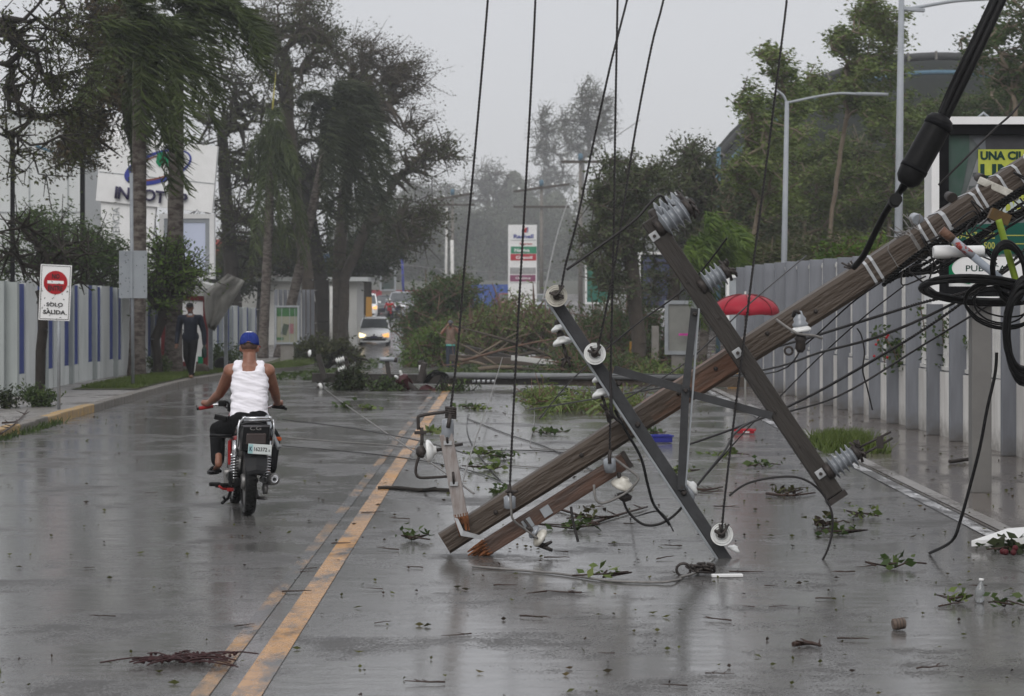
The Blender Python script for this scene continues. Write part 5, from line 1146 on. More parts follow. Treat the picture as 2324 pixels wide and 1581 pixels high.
cable([Q(1356, 795, YP - .36), Q(1372, 720, YP - .36), Q(1395, 600, YP - .3), Q(1415, 470, YP - .2), Q(1445, 280, YP), Q(1480, 100, YP + .1), Q(1510, -20, YP + .3), Q(1560, -300, YP + .8), Q(1680, -1500, YP + 3)], .0086, 'curved cable leaving the middle white disc and bending right', group=HG, strands=2)
cable([Q(1274, 655, YP - .34), Q(1284, 600, YP - .34), Q(1310, 500, YP - .3), Q(1352, 300, YP - .1), Q(1385, 150, YP), Q(1408, 60, YP + .1), Q(1428, -20, YP + .3), Q(1500, -330, YP + .8), Q(1620, -1500, YP + 3)], .0086, 'crooked cable from the upper cream disc crossing the straight one', group=HG, strands=2)
cable([Q(1638, 1205, YP - .34), Q(1646, 1120, YP - .34), Q(1665, 960, YP - .3), Q(1690, 760, YP - .3), Q(1715, 560, YP - .2), Q(1745, 330, YP), Q(1770, 130, YP + .1), Q(1788, -20, YP + .3), Q(1820, -330, YP + .8), Q(1940, -1500, YP + 3)], .0088, 'rightmost hanging cable ending on the lowest white disc', group=HG, strands=2)
cable([Q(1286, 612, YP - .34), Q(1360, 560, YP - .3), Q(1440, 500, YP - .3), Q(1478, 458, YP - .25), Q(1500, 444, YP - .22), Q(1515, 462, YP - .2), Q(1536, 470, YP - .2)], .010, 'jumper wire looping up to the grey ribbed insulators')
cable([Q(1655, 1125, YP - .32), Q(1690, 1100, YP - .3), Q(1740, 1086, YP - .3), Q(1800, 1082, YP - .3), Q(1840, 1096, YP - .3), Q(1870, 1125, YP - .28), Q(1888, 1165, YP - .3), Q(1887, 1215, YP - .3), Q(1870, 1265, YP - .3), Q(1826, 1330, YP - .3)], .0085, 'arched wire that curls off the long crossarm to the road')
cable([Q(1395, 930, YP - .3), Q(1425, 985, YP - .3), Q(1455, 1040, YP - .3), Q(1470, 1100, YP - .3), Q(1484, 1145, YP - .3), Q(1512, 1180, YP - .3), Q(1520, 1192, YP - .3)], .0105, 'stiff black lead hanging behind the steel crossarm', M['rubber'])
cable([Q(1385, 840, YP - .3), Q(1387, 900, YP - .32), Q(1390, 940, YP - .33), Q(1410, 960, YP - .3)], .011, 'short dark lead below the middle white disc', M['wire'])
cable([Q(1410, 1120, YP + .1), Q(1425, 1160, YP + .1), Q(1460, 1190, YP + .1), Q(1500, 1188, YP + .1), Q(1540, 1160, YP + .1), Q(1580, 1105, YP + .15), Q(1640, 1030, YP + .6), Q(1700, 960, YP + 1.5), Q(1900, 900, YP + 3), Q(2100, 780, YP + 3), Q(2330, 640, YP + 2)], .010, 'slack wire looping behind the steel crossarm up to the right')
cable([ground_hit(1430, 1176), Q(1450, 1170, YP + .8), Q(1490, 1160, YP + .5), Q(1510, 1172, YP + .3), Q(1528, 1205, YP + .1)], .006, 'thin wire end beside the crossarm loop')
cable([Q(1296, 1150, YP - .1), Q(1300, 1180, YP - .12), Q(1312, 1230, YP - .15)], .010, 'short wire tail hanging below the broken brown crossarm')
gp_ = lambda x, y, dz=.012: ground_hit(x, y, dz)
cable([gp_(1072, 1286), gp_(1160, 1294), gp_(1270, 1304), gp_(1380, 1318), gp_(1480, 1322), gp_(1540, 1316), Q(1590, 1292, YP - .3), Q(1612, 1268, YP - .25)], .009, 'long bare conductor curving along the road to the lowest disc', M['wire_light'])
cable([gp_(1545, 1310, .02), gp_(1580, 1300, .02), Q(1600, 1284, YP - .3), Q(1618, 1276, YP - .25)], .009, 'wrapped tail of the conductor at the lowest disc', M['wire_light'])
b_ = MB(); c = gp_(1590, 1290, .05)
for k_ in range(16): b_.tube(smooth_path([c + Vector((RNG.uniform(-.10, .12), RNG.uniform(-.05, .05), RNG.uniform(-.03, .04))) for _ in range(3)], 4), .010, 6)
b_.tube([c + Vector((-.12 + .05 * math.cos(t), 0, -.01 + .045 * math.sin(t))) for t in np.linspace(0, 6.3, 13)], .010, 6)
tag(b_.build('clamp_tangle', M['iron'], None, c), 'tangled dark clamp hardware on the road under the steel crossarm', 'clamp')
# long wires lying and running over the far lane
LG = 'loose wires strung low across the road'
def wires(lst):
    for i, (pts, r, lab, m) in enumerate(lst): cable([Q(*p) if len(p) == 3 else gp_(*p) for p in pts], r, lab, M[m], group=LG)
wires([
 ([(722, 872, 52), (780, 915, 42), (880, 985, 30), (985, 1055, 24), (1075, 1120, 19.2)], 0.0099, 'pale guy wire slanting from the far fallen pole to the near one', 'wire_light'),
 ([(640, 952, 30), (800, 972, 28), (950, 1000, 24), (1060, 1030, 21)], 0.0062, 'thin wire passing right behind the motorcycle', 'wire'),
 ([(640, 992), (760, 1002), (900, 1012), (1010, 1028)], 0.0074, 'wire lying on the asphalt right of the motorcycle', 'wire_light'),
 ([(640, 1012), (820, 1028), (960, 1046), (1090, 1075), (1170, 1112)], 0.0062, 'second wire lying flat below the first near the yellow lines', 'wire'),
 ([(1045, 1110, 19.5), (1075, 1010, 26), (1110, 910, 40), (1140, 812, 54)], 0.0074, 'white cord slanting up from the stub to the far pole', 'wire_light'),
 ([(1060, 950), (1150, 985), (1240, 1015), (1330, 1060), (1365, 1085)], 0.0074, 'wire with leaves caught on it crossing the far lane', 'wire'),
 ([(1070, 1025), (1180, 1022), (1300, 1030), (1400, 1050)], 0.0062, 'taut wire along the road behind the pole tip', 'wire'),
 ([(1080, 1050), (1200, 1060), (1330, 1068), (1440, 1058)], 0.0062, 'lower taut wire along the road behind the pole tip', 'wire_light'),
 ([(1215, 885, 50), (1212, 960, 36), (1204, 1000), (1215, 1018), (1300, 1020)], 0.0062, 'wire hanging from the far pole and bending along the road', 'wire_light'),
 ([(1062, 940), (1060, 975), (1072, 1010), (1100, 1050), (1135, 1090)], 0.0068, 'curled wire on the far lane by the yellow lines', 'wire'),
])
RGp = 'cables fanning from the bundle at the right'
def fan(pts, r, lab, m='wire', st=1): cable([Q(*p) for p in pts], r, lab, M[m], group=RGp, strands=st)
fan([(2420, 520, 17.6), (2200, 668, 17.7), (2010, 758, 17.9), (1860, 800, 19), (1740, 838, 21), (1500, 880, 26), (1200, 930, 36)], .0105, 'thick twisted cable fanning lowest from the bundle')
fan([(2420, 470, 17.5), (2240, 640, 17.6), (2080, 690, 17.8), (1920, 740, 19), (1780, 782, 22), (1560, 838, 30)], .0105, 'thick cable sloping left under the pole', st=2)
fan([(2300, 600, 17.7), (2120, 732, 18), (1960, 830, 19), (1825, 905, 21), (1700, 960, 23), (1560, 1010, 26)], .0105, 'long heavy cable slanting down over the white low wall', st=2)
fan([(2050, 650, 17.9), (1960, 720, 18.3), (1860, 810, 19), (1770, 900, 20), (1690, 980, 21), (1580, 1105, 22)], .006, 'thin wire slanting steeply down behind the long crossarm')
fan([(2000, 640, 18.4), (1930, 690, 18.6), (1830, 780, 19), (1730, 850, 20), (1460, 850, 30), (1150, 860, 50)], .007, 'wire reaching back from the pole to the far fallen pole')
fan([(1830, 580, 24), (1700, 690, 22), (1560, 820, 21), (1420, 905, 20)], .007, 'very thin wire slanting across the red umbrella')
fan([(1650, 540, 19), (1560, 650, 19.5), (1440, 740, 21), (1300, 860, 24), (1225, 950, 30)], .008, 'thin dark wire from the ribbed insulator down to the left')
fan([(2500, -60, 17.5), (2330, 215, 17.4), (2250, 300, 17.4), (2130, 420, 17.4)], .008, 'thin wire beside the heavy cable at the top right')
# bundle lashed along the pole
BG = 'telephone cables lashed along the pole'
for i in range(7):
    o1 = -.13 - .022 * i + RNG.uniform(-.01, .01); pts = [on_pole(1965 + 12 * i, -.13, .10)]
    for x in (2030, 2100, 2170, 2240, 2310, 2400, 2550): pts.append(on_pole(x + 5 * i, o1 + RNG.uniform(-.02, .02) + (.05 if i < 2 else 0), .14 + RNG.uniform(-.02, .03)))
    cable(pts, [.016, .014, .012, .018, .012, .014, .010][i], ['twisted cable highest in the bundle along the pole', 'second cable of the bundle along the pole', 'thin third cable in the bundle along the pole', 'thickest cable in the bundle along the pole',
        'thin cable low in the bundle along the pole', 'next to lowest cable of the bundle along the pole', 'thinnest and lowest cable of the bundle along the pole'][i], M['rubber'], group=BG, strands=2 if i < 4 else 1)
# splice closure on the heavy cable
sp_t = thing('cable_splice', 'fat black cable splice sleeve hanging on heavy twin cables at the top right', 'cable splice', Q(2100, 345, 17.2)); YS = 17.2
a, b = Q(2138, 268, YS), Q(2058, 412, YS); d = (b - a).normalized(); l = (b - a).length
MB().lathe([(.045, -.02), (.085, .0), (.096, .03), (.098, .10), (.098, l - .08), (.09, l - .02), (.06, l + .02), (.03, l + .03)], a, d, 20).build('sleeve', M['rubber'], sp_t)
MB().lathe([(.103, .0), (.103, .05)], a + d * .03, d, 20).build('collar', M['black_paint'], sp_t); MB().lathe([(.102, .0), (.102, .03)], a + d * (l - .12), d, 20).build('collar', M['black_paint'], sp_t)
for i, (o_, r_) in enumerate([(-8, .027), (8, .030), (-18, .010)]):
    MB().tube(smooth_path([Q(2136 + o_ * .6, 276 + o_ * .2, YS + .02 * i), Q(2172 + o_, 200, YS), Q(2215 + o_, 110, YS), Q(2276 + o_, -20, YS + .1), Q(2420 + o_, -330, YS + .5), Q(2860 + o_, -1300, YS + 2)], 5), r_, 10).build('heavy_cable', M['rubber'], sp_t)
MB().tube(smooth_path([b, Q(2040, 438, YS + .1), Q(2012, 478, YS + .3), Q(1985, 530, YS + .5), Q(1960, 580, YS + .7), Q(1938, 606, YS + .9)], 5), [.03] * 4 + [.024] * 22, 10).build('tail_cable', M['rubber'], sp_t)
MB().tube([Q(2034, 452, YS), Q(2030, 458, YS + .1)], .045, 10).build('tape_joint', M['rubber'], sp_t)
b_ = MB()
for k_ in range(6): b_.tube([on_pole(1940, .08, .02), on_pole(1932 + RNG.uniform(-18, 10), .11 + RNG.uniform(-.03, .08), RNG.uniform(-.05, .05))], .008, 5)
b_.build('ground_clip', M['iron'], sp_t)
# pipes on the pole's right part
YR = 17.6
pv = thing('plastic_pipe', 'white plastic pipe sleeve lying across the billboard below the pole', 'pipe', Q(2170, 570, YR))
MB().lathe([(.042, 0), (.048, .02), (.048, .12), (.042, .13), (.042, .36), (.036, .37)], Q(2118, 572, YR), (1, 0, .02), 16).build('pipe', M['sign_white'], pv)
b_ = MB()
for k_ in range(3): b_.tube([Q(2215, 568, YR), Q(2240, 566 + 4 * k_, YR), Q(2262, 580 + 10 * k_, YR)], .008, 5)
b_.build('wire_ends', M['rubber'], pv)
dp = thing('conduit_pipe', 'grey pipe with red scuff slanting down from the pole', 'pipe', Q(2170, 540, YR - .1)); a, b = Q(2158, 540, YR - .1), Q(2325, 678, YR - .1); d = (b - a).normalized()
MB().tube([a, a.lerp(b, .30)], .029, 12).build('scuffed_end', mat('red_scuffed_pipe', (.30, .05, .04), .5, (.32, .34, .38), 14, p0=.45, p1=.5), dp); MB().tube([a.lerp(b, .30), b], .028, 12).build('pipe', mat('grey_pipe', (.30, .33, .38), .45, (.24, .27, .31), 6), dp)
MB().tube([a - d * .09, a + d * .02], .034, 10).build('rusty_stub', M['wood_red'], dp)
gpipe = thing('green_pipe', 'yellow green pipe hanging from the pole with white collar', 'pipe', Q(2285, 520, YR - .15)); mg = mat('yellow_green_pipe', (.22, .30, .03), .45, (.15, .22, .03), 5)
MB().tube(smooth_path([Q(2266, 498, YR - .15), Q(2278, 540, YR - .15), Q(2292, 590, YR - .15), Q(2307, 642, YR - .15)], 4), .025, 12).build('pipe', mg, gpipe)
MB().tube([Q(2303, 640, YR - .15), Q(2309, 652, YR - .15)], .034, 12).build('collar', M['sign_white'], gpipe); MB().box(Q(2268, 492, YR - .12), (.15, .08, .08), Matrix.Rotation(.4, 3, 'Y')).build('rusty_cap', mat('rust_cap', (.12, .07, .02), .6, (.06, .04, .02), 12), gpipe)
# coils of black cable
CG = 'coils of black cable hung under the pole'
def coil(label, cx, cy_, rx, rz, Y, n, tilt, r, seed, dyr=.25, jit=.05):
    rg_ = random.Random(seed); b = MB()
    for i in range(n):
        jx, jz, ph, yy = 1 + rg_.uniform(-jit, jit), 1 + rg_.uniform(-jit * 2, jit * 2), rg_.uniform(0, 6), rg_.uniform(-.05, .05); pts = []
        for j in range(33):
            a_ = 2 * math.pi * j / 32; x, z = rx * jx * math.cos(a_), rz * jz * math.sin(a_)
            pts.append(Q(cx + x * math.cos(tilt) - z * math.sin(tilt) + rg_.uniform(-1, 1), cy_ + x * math.sin(tilt) + z * math.cos(tilt) + i * .6, Y + yy + dyr * math.sin(a_ + .4)))
        b.tube(pts, r * (0.8 + .4 * rg_.random()), 6, cap=False)
    tag(b.build('cable_coil', M['rubber'], None, Q(cx, cy_, Y), fix=False), label, 'cable coil', CG)
coil('wide flat coil of black cable in front of the billboard foot', 2225, 655, 130, 26, 17.5, 15, .06, .016, 1)
coil('upright coil of black cable beside the green pipe', 2290, 615, 36, 62, 17.4, 11, -.15, .014, 2, .12)
coil('dense black cable loop hanging down at the right edge', 2325, 745, 40, 108, 17.3, 13, .02, .019, 3, .12, .10)
coil('loose thin cable loops below the wide coil', 2270, 690, 70, 40, 17.6, 6, .2, .007, 4, .2, .2)
cable([Q(2262, 800, 17.3), Q(2258, 850, 17.3), Q(2240, 930, 17.3), Q(2225, 1010, 17.3), Q(2205, 1090, 17.3), Q(2180, 1180, 17.3), Q(2160, 1228, 17.4), gp_(2110, 1256)], .012, 'black wire hanging from the coil with its end on the wet road', M['rubber'])
cable([Q(1945, 745, 18.6), Q(1955, 762, 18.6), Q(1962, 800, 18.6), Q(1958, 840, 18.6), Q(1968, 880, 18.7), Q(1980, 930, 18.8)], .006, 'thin curly wire dangling in front of the fence fins', M['wire'])
# ------------------------------------------------------------------ the motorcycle and its rider
YB0 = 21.6
def RQ(x, y, f=0.0): return Q(x, y, YB0 + f)
M['skin'] = mat('brown_skin', (0.27, 0.125, 0.078), 0.42, (0.18, 0.075, 0.047), 9, bump=.15, bscale=60, spec=.4)
M['skin_dark'] = mat('dark_skin', (0.15, 0.075, 0.048), 0.5, (0.07, 0.035, 0.024), 6)
M['shirt_white'] = mat('white_cotton', (0.82, 0.80, 0.84), 0.8, (0.74, 0.72, 0.77), 5, bump=0.55, bscale=5.5, stretch=(.5, .5, 2.6))
M['pants_black'] = mat('black_trousers', (0.005, 0.005, 0.0055), 0.8, (0.010, 0.010, 0.011), 9, spec=.05, bump=0.4, bscale=14)
M['cap_blue'] = mat('blue_cap', (0.018, 0.032, 0.16), 0.9, (0.028, 0.048, 0.22), 22, spec=.05, bump=.4, bscale=60)
M['hair'] = mat('black_hair', (0.012, 0.010, 0.009), 0.7)
M['chrome'] = mat('chrome', (0.62, 0.63, 0.64), 0.16, (0.5, 0.5, 0.52), 12, metal=0.9)
M['bike_black'] = mat('black_bike_plastic', (0.005, 0.005, 0.0055), 0.3, (0.008, 0.008, 0.0085), 9, spec=.15)
M['bike_red'] = mat('red_bike_paint', (0.33, 0.02, 0.02), 0.3)
M['tyre'] = mat('wet_tyre', (0.006, 0.006, 0.0065), 0.4, (0.011, 0.011, 0.0105), 30, spec=.12, bump=.3, bscale=60)
M['alu'] = mat('dull_aluminium', (0.27, 0.265, 0.26), 0.4, (0.17, 0.165, 0.16), 15, metal=0.6)
M['orange'] = mat('orange_plastic', (0.55, 0.10, 0.02), 0.4)
M['plate_white'] = mat('plate_white', (0.66, 0.70, 0.69), 0.4); M['plate_teal'] = mat('plate_teal', (0.35, 0.58, 0.60), 0.4)
O_ = RQ(560, 1168.5); O_.z = 0.0; FT = Vector(((532 * K - 512) / F * (YB0 + 1.25), YB0 + 1.25, 0)); fw = (FT - O_); fw.z = 0; wb = fw.length; fw.normalize()
rt_ = Vector((fw.y, -fw.x, 0)); upk = (Z_ + rt_ * .055).normalized()
def B(x, y, z): return O_ + rt_ * x + fw * y + upk * z
mc = thing('motorcycle', 'small black motorcycle with chrome rack and white number plate ridden away', 'motorcycle', O_)
def wheel(y, r, w, name='wheel'):
    c = B(0, y, r); prof = []
    for i in range(13):
        a_ = math.pi * (i / 12) ; prof.append((r - .055 + .055 * math.sin(a_) ** .6, -w / 2 * math.cos(a_)))
    o = MB().lathe([(r - .075, -w * .3)] + prof + [(r - .075, w * .3)], c, rt_, 40).build('wheel', M['tyre'], mc)
    b = MB(); b.lathe([(r - .07, -.035), (r - .062, -.035), (r - .085, -.01), (r - .085, .01), (r - .062, .035), (r - .07, .035)], c, rt_, 30); b.lathe([(.06, -.07), (.075, -.05), (.05, 0), (.075, .05), (.06, .07)], c, rt_, 14)
    for k_ in range(14):
        a_ = 2 * math.pi * k_ / 14; d = upk * math.cos(a_) + fw * math.sin(a_); b.tube([c + d * .06 + rt_ * (.04 if k_ % 2 else -.04), c + d * (r - .08)], .004, 4)
    off = wloc(o); link('rim', b.mesh('rim', off), M['alu'], o)
    b = MB()
    for k_ in range(44):
        a_ = 2 * math.pi * k_ / 44; d = upk * math.cos(a_) + fw * math.sin(a_); t_ = -upk * math.sin(a_) + fw * math.cos(a_)
        for s_ in (-1, 1): b.box(c + d * (r - .002) + rt_ * s_ * .022 + t_ * (.01 if s_ > 0 else -.01), (.026, .018, .012), Matrix((rt_, t_, d)).transposed())
    link('tread', b.mesh('tread', off), M['tyre'], o)
wheel(0, .30, .105); wheel(wb, .30, .085)
bb = lambda: MB()
# frame, engine, fork
b = bb(); b.tube([B(-.07, .05, .30), B(-.06, .45, .36), B(-.05, .75, .40)], .025, 8); b.tube([B(.07, .05, .30), B(.06, .45, .36), B(.05, .75, .40)], .025, 8); b.tube([B(0, .1, .72), B(0, .55, .70), B(0, 1.0, .86)], .028, 8)
b.tube([B(0, 1.0, .84), B(0, .82, .40), B(0, .5, .28)], .025, 8); b.build('frame', M['bike_black'], mc)
b = bb(); b.box(B(0, .62, .36), (.24, .34, .24), bev=.04); b.lathe([(.07, -.09), (.075, 0), (.07, .09)], B(0, .68, .54), upk, 12); b.box(B(-.13, .55, .30), (.08, .24, .16), bev=.03); b.build('engine', M['alu'], mc)
for s_ in (-1, 1): MB().tube([B(s_ * .07, wb, .30), B(s_ * .075, wb - .19, .92)], [.024, .02], 8).build('fork_leg', M['alu'], mc)
MB().loft([[B(.055 * math.cos(a_) , wb + .30 * math.sin(t), .30 + .335 * math.cos(t)) + upk * .02 * math.sin(a_) for a_ in np.linspace(0, 2 * math.pi, 9)[:-1]] for t in np.linspace(-1.1, .8, 9)]).build('front_mudguard', M['bike_red'], mc)
# tank, seat, tail
def ellring(c, rx, rz): return [c + rt_ * rx * math.cos(a_) + upk * rz * math.sin(a_) for a_ in np.linspace(0, 2 * math.pi, 17)[:-1]]
MB().loft([ellring(B(0, .62, .78), .08, .05), ellring(B(0, .70, .81), .14, .09), ellring(B(0, .88, .83), .14, .10), ellring(B(0, 1.0, .84), .07, .06)]).build('tank', M['bike_red'], mc)
MB().loft([ellring(B(0, -.10, .80), .11, .03), ellring(B(0, .0, .79), .12, .045), ellring(B(0, .35, .76), .125, .05), ellring(B(0, .62, .78), .09, .04)]).build('seat', M['rubber'], mc)
TX = .02
tl = MB().loft([[B(TX + sx_ * w_, y_, z_) for sx_, z_ in [(-1, z0), (1, z0), (.92, z1), (-.92, z1)]] for (w_, y_, z0, z1) in [(.125, -.26, .60, .80), (.135, -.20, .585, .815), (.13, .1, .60, .80)]], smooth=False).build('tail_unit', M['bike_black'], mc)
b = bb(); b.box(B(TX, -.268, .695), (.178, .03, .10), Matrix((rt_, fw, upk)).transposed(), bev=.012); b.build('tail_light', mat('smoked_tail_light', (.045, .03, .028), .15, (.06, .05, .048), 5), mc)
text_obj('CG', B(TX - .01, -.266, .79), .035, mc, M['alu'], rt_, upk, .10, .01, .006)
# chrome rack
b = bb()
for s_ in (-1, 1):
    b.tube(smooth_path([B(TX + s_ * .15, .12, .73), B(TX + s_ * .155, -.16, .80), B(TX + s_ * .12, -.24, .875), B(TX + s_ * .105, -.22, .885)], 5), .011, 8)
    b.tube(smooth_path([B(TX + s_ * .145, -.2, .86), B(TX + s_ * .158, -.22, .78), B(TX + s_ * .152, -.2, .62)], 4), .010, 8)
for y_, z_ in [(-.235, .878), (-.21, .855)]: b.tube([B(TX - .13, y_, z_), B(TX + .13, y_, z_)], .012, 8)
b.build('rack', M['chrome'], mc)
# plate
pc = B(.055, -.30, .605); pr_ = (rt_ + upk * -.07).normalized(); pu_ = (upk - pr_ * upk.dot(pr_)).normalized(); pf = pr_.cross(pu_); prot = Matrix((pr_, -pf, pu_)).transposed()
pl = MB().box(pc, (.208, .008, .088), prot, bev=.003).build('number_plate', M['plate_white'], mc)
MB().box(pc - pr_ * .082 + pf * .005, (.04, .003, .082), prot).build('plate_strip', M['plate_teal'], mc)
text_obj('K', pc - pr_ * .080 + pf * .008, .040, mc, M['text_navy'], pr_, pu_, .024, .03, .001); text_obj('162372', pc + pr_ * .006 + pf * .005, .036, mc, M['ink'], pr_, pu_, .116, .02, .001); text_obj('0', pc + pr_ * .083 + pf * .005 - pu_ * .008, .020, mc, M['ink'], pr_, pu_, .013, .02, .001)
# rear mudguard
b = bb(); b.loft([[B(.03 + sx_ * w_, y_, z_ - abs(sx_) * .018) for sx_ in (-1, -.6, 0, .6, 1)] + [B(.03 + sx_ * w_ * .9, y_ + .02, z_ - .02 - abs(sx_) * .018) for sx_ in (1, .6, 0, -.6, -1)] for (w_, y_, z_) in [(.09, -.18, .62), (.098, -.27, .54), (.094, -.32, .47), (.084, -.335, .43), (.066, -.335, .405)]], smooth=False); b.build('rear_mudguard', mat('dark_grey_mudguard', (.012, .012, .013), .4, (.02, .02, .022), 5, spec=.15), mc)
# shocks
for s_ in (-1, 1):
    a_, c_ = B(s_ * .145 + .01, .0, .29), B(s_ * .145 + .02, .10, .66); d = (c_ - a_).normalized(); e = d.cross(fw).normalized(); g_ = d.cross(e); l = (c_ - a_).length
    MB().tube([a_, c_], .016, 8).build('shock_body', M['alu'], mc); MB().tube([a_.lerp(c_, .62), c_], .03, 10).build('shock_cover', M['chrome'], mc)
    pts = [a_ + d * (l * (.08 + .58 * i / 90)) + (e * math.cos(i * .63) + g_ * math.sin(i * .63)) * .033 for i in range(91)]; MB().tube(pts, .0065, 5).build('spring', M['chrome'], mc)
# exhaust
a_, c_ = B(.215, -.12, .325), B(.17, .55, .27); d = (c_ - a_).normalized()
MB().lathe([(.03, -.005), (.052, 0), (.055, .03), (.056, .36), (.04, .42), (.022, .50), (.022, .69)], a_, d, 20).build('muffler', M['alu'], mc); MB().lathe([(.040, -.010), (.026, -.012), (.026, -.008), (.0, -.006)], a_, d, 16).build('muffler_end', M['chrome'], mc); MB().lathe([(.016, -.016), (.0, -.015)], a_, d, 12).build('tail_pipe', M['ink'], mc)
MB().lathe([(.0, 0), (.05, .01), (.05, .05), (.0, .06)], B(.12, -.02, .235), rt_, 14).build('axle_plate', M['alu'], mc)
b = bb(); b.tube([B(.12, .35, .18), B(.10, .05, .145), B(.16, -.05, .15)], .016, 6); b.build('stand_bar', M['alu'], mc)
# chain guard, pedals, stand
b = bb(); b.box(B(-.12, .2, .33), (.03, .5, .12)); b.tube([B(-.12, 0, .30), B(-.12, .5, .32)], .05, 8); b.build('chain_case', M['bike_black'], mc)
b = bb(); b.tube([B(-.12, .42, .23), B(-.26, .42, .235)], .022, 8); b.box(B(-.27, .36, .25), (.10, .05, .035), bev=.01); b.build('footrest', M['rubber'], mc)
b = bb(); b.tube([B(-.10, .35, .25), B(-.155, .25, .13), B(-.21, .2, .09)], .015, 6); b.tube([B(-.18, .22, .115), B(-.20, .2, .15)], .012, 6); b.build('side_stand', M['bike_black'], mc)
b = bb(); b.tube([B(-.09, .38, .20), B(-.2, .3, .21), B(-.24, .3, .24)], .011, 6); b.box(B(-.13, .3, .205), (.06, .05, .03)); b.build('brake_lever_red', M['bike_red'], mc)
MB().box(B(-.16, .2, .55), (.03, .14, .22), bev=.01).build('side_panel', M['bike_red'], mc)
MB().tube([B(-.16, .1, .70), B(-.36, .12, .705)], .016, 8).build('side_bar', M['bike_black'], mc); MB().box(B(-.245, .4, .85), (.12, .03, .05), Matrix.Rotation(.2, 3, 'Y'), bev=.01).build('switch_box', M['bike_black'], mc)
o = MB().tube([RQ(609, 996, .05), RQ(636, 996, -.05)], .018, 8).build('orange_handle', M['orange'], mc)
MB().tube([RQ(607, 945, .2), RQ(618, 985, 0), RQ(633, 1017, -.1)], .022, 8).build('iron_bar', M['steel'], mc)
# handlebar
HY_ = .98
hl, hr = RQ(459, 924, HY_), RQ(643, 924, HY_)
b = bb(); b.tube(smooth_path([RQ(470, 922, HY_), RQ(500, 918, HY_), RQ(522, 930, HY_ + .05), RQ(545, 945, HY_ + .1), RQ(575, 945, HY_ + .1), RQ(600, 930, HY_ + .05), RQ(622, 920, HY_), RQ(636, 922, HY_)], 4), .012, 8); b.build('handlebar', M['chrome'], mc)
for s_, (p0, p1) in [(-1, ((452, 927), (484, 921))), (1, ((618, 922), (646, 925)))]:
    MB().tube([RQ(*p0, HY_), RQ(*p1, HY_)], .019, 10).build('grip', M['bike_red'] if s_ < 0 else M['rubber'], mc); MB().tube([RQ(p0[0] if s_ < 0 else p1[0], 927, HY_ - .01), RQ((p0[0] - 4) if s_ < 0 else (p1[0] + 4), 928, HY_)], .014, 8).build('grip_end', M['rubber'], mc)
b = bb(); b.tube(smooth_path([RQ(500, 920, HY_ + .05), RQ(508, 912, HY_), RQ(518, 914, HY_), RQ(525, 932, HY_), RQ(530, 950, HY_ - .1)], 4), .012, 6); b.box(RQ(505, 915, HY_), (.08, .05, .06), bev=.015); b.box(RQ(522, 926, HY_), (.05, .05, .07), bev=.015)
b.tube([RQ(470, 915, HY_ + .06), RQ(500, 917, HY_ + .06)], .008, 6); b.build('controls', M['bike_black'], mc)
# rider
rider = thing('person', 'rider in white sleeveless vest and blue cap seen from behind on the motorcycle', 'person', B(0, .35, .8))
SH = .52
def cp(p0, p1, r0, r1): return ('c', p0, p1, r0, r1)
nb, hd_ = RQ(566, 818, SH), RQ(566, 788, SH + .06)
def hand(parts, wrist, palm_c, grip_dir, back):
    """a fist round the grip: palm, four curled fingers of unequal length and a thumb under the bar"""
    g_ = grip_dir.normalized(); bk = back.normalized(); parts.append(cp(wrist, palm_c - bk * .005, .030, .030)); parts.append(('e', palm_c, (.044, .036, .028)))
    for i, (ln, r_) in enumerate([(.9, .0105), (1.0, .0115), (.95, .011), (.78, .0095)]):
        k0 = palm_c + g_ * (.033 - .022 * i) + bk * .020 + Z_ * .018; k1 = k0 + bk * .032 * ln - Z_ * .008; k2 = k1 + bk * .006 - Z_ * .032 * ln; k3 = k2 - bk * .024 * ln - Z_ * .006
        parts += [cp(k0, k1, r_ * 1.1, r_), cp(k1, k2, r_, r_ * .95), cp(k2, k3, r_ * .95, r_ * .85)]
    th0 = palm_c + g_ * .035 - Z_ * .012; th1 = th0 + g_ * .018 + bk * .025 - Z_ * .018; th2 = th1 + bk * .022 - g_ * .006; parts += [cp(th0, th1, .014, .012), cp(th1, th2, .012, .009)]
sk = []
sk += [cp(RQ(564, 925, .40), RQ(565, 850, SH), .10, .105), ('e', RQ(565, 855, SH), (.15, .085, .09)), cp(nb - Z_ * .04, hd_, .062, .060), ('e', hd_ + Z_ * .02, (.078, .098, .108))]
for s_, sh_, el, wr in [(-1, (525, 842), (499, 893), (474, 915)), (1, (606, 842), (624, 890), (629, 914))]:
    S_, E_, W_ = RQ(*sh_, SH), RQ(*el, SH + .20), RQ(*wr, HY_ - .08)
    sk += [cp(nb - Z_ * .05, S_, .058, .068), ('e', S_, (.076, .072, .070)), cp(S_, S_.lerp(E_, .5), .068, .058), cp(S_.lerp(E_, .5), E_, .058, .045), cp(E_, E_.lerp(W_, .35), .044, .044), cp(E_.lerp(W_, .35), W_, .044, .029)]
    pc_ = RQ(466, 918, HY_ - .015) if s_ < 0 else RQ(632, 918, HY_ - .015); hand(sk, W_, pc_ + Z_ * .015, Vector((-s_, 0, 0)), Vector((0, 1, 0)))
    sk += [('e', hd_ + Vector((s_ * .079, -.005, -.012)), (.014, .022, .033))]
sk += [('e', hd_ + Vector((.01, .103, -.005)), (.014, .022, .022)), ('e', hd_ + Vector((.0, .085, -.055)), (.04, .03, .03)), ('e', hd_ + Vector((.0, .075, -.085)), (.035, .03, .02))]
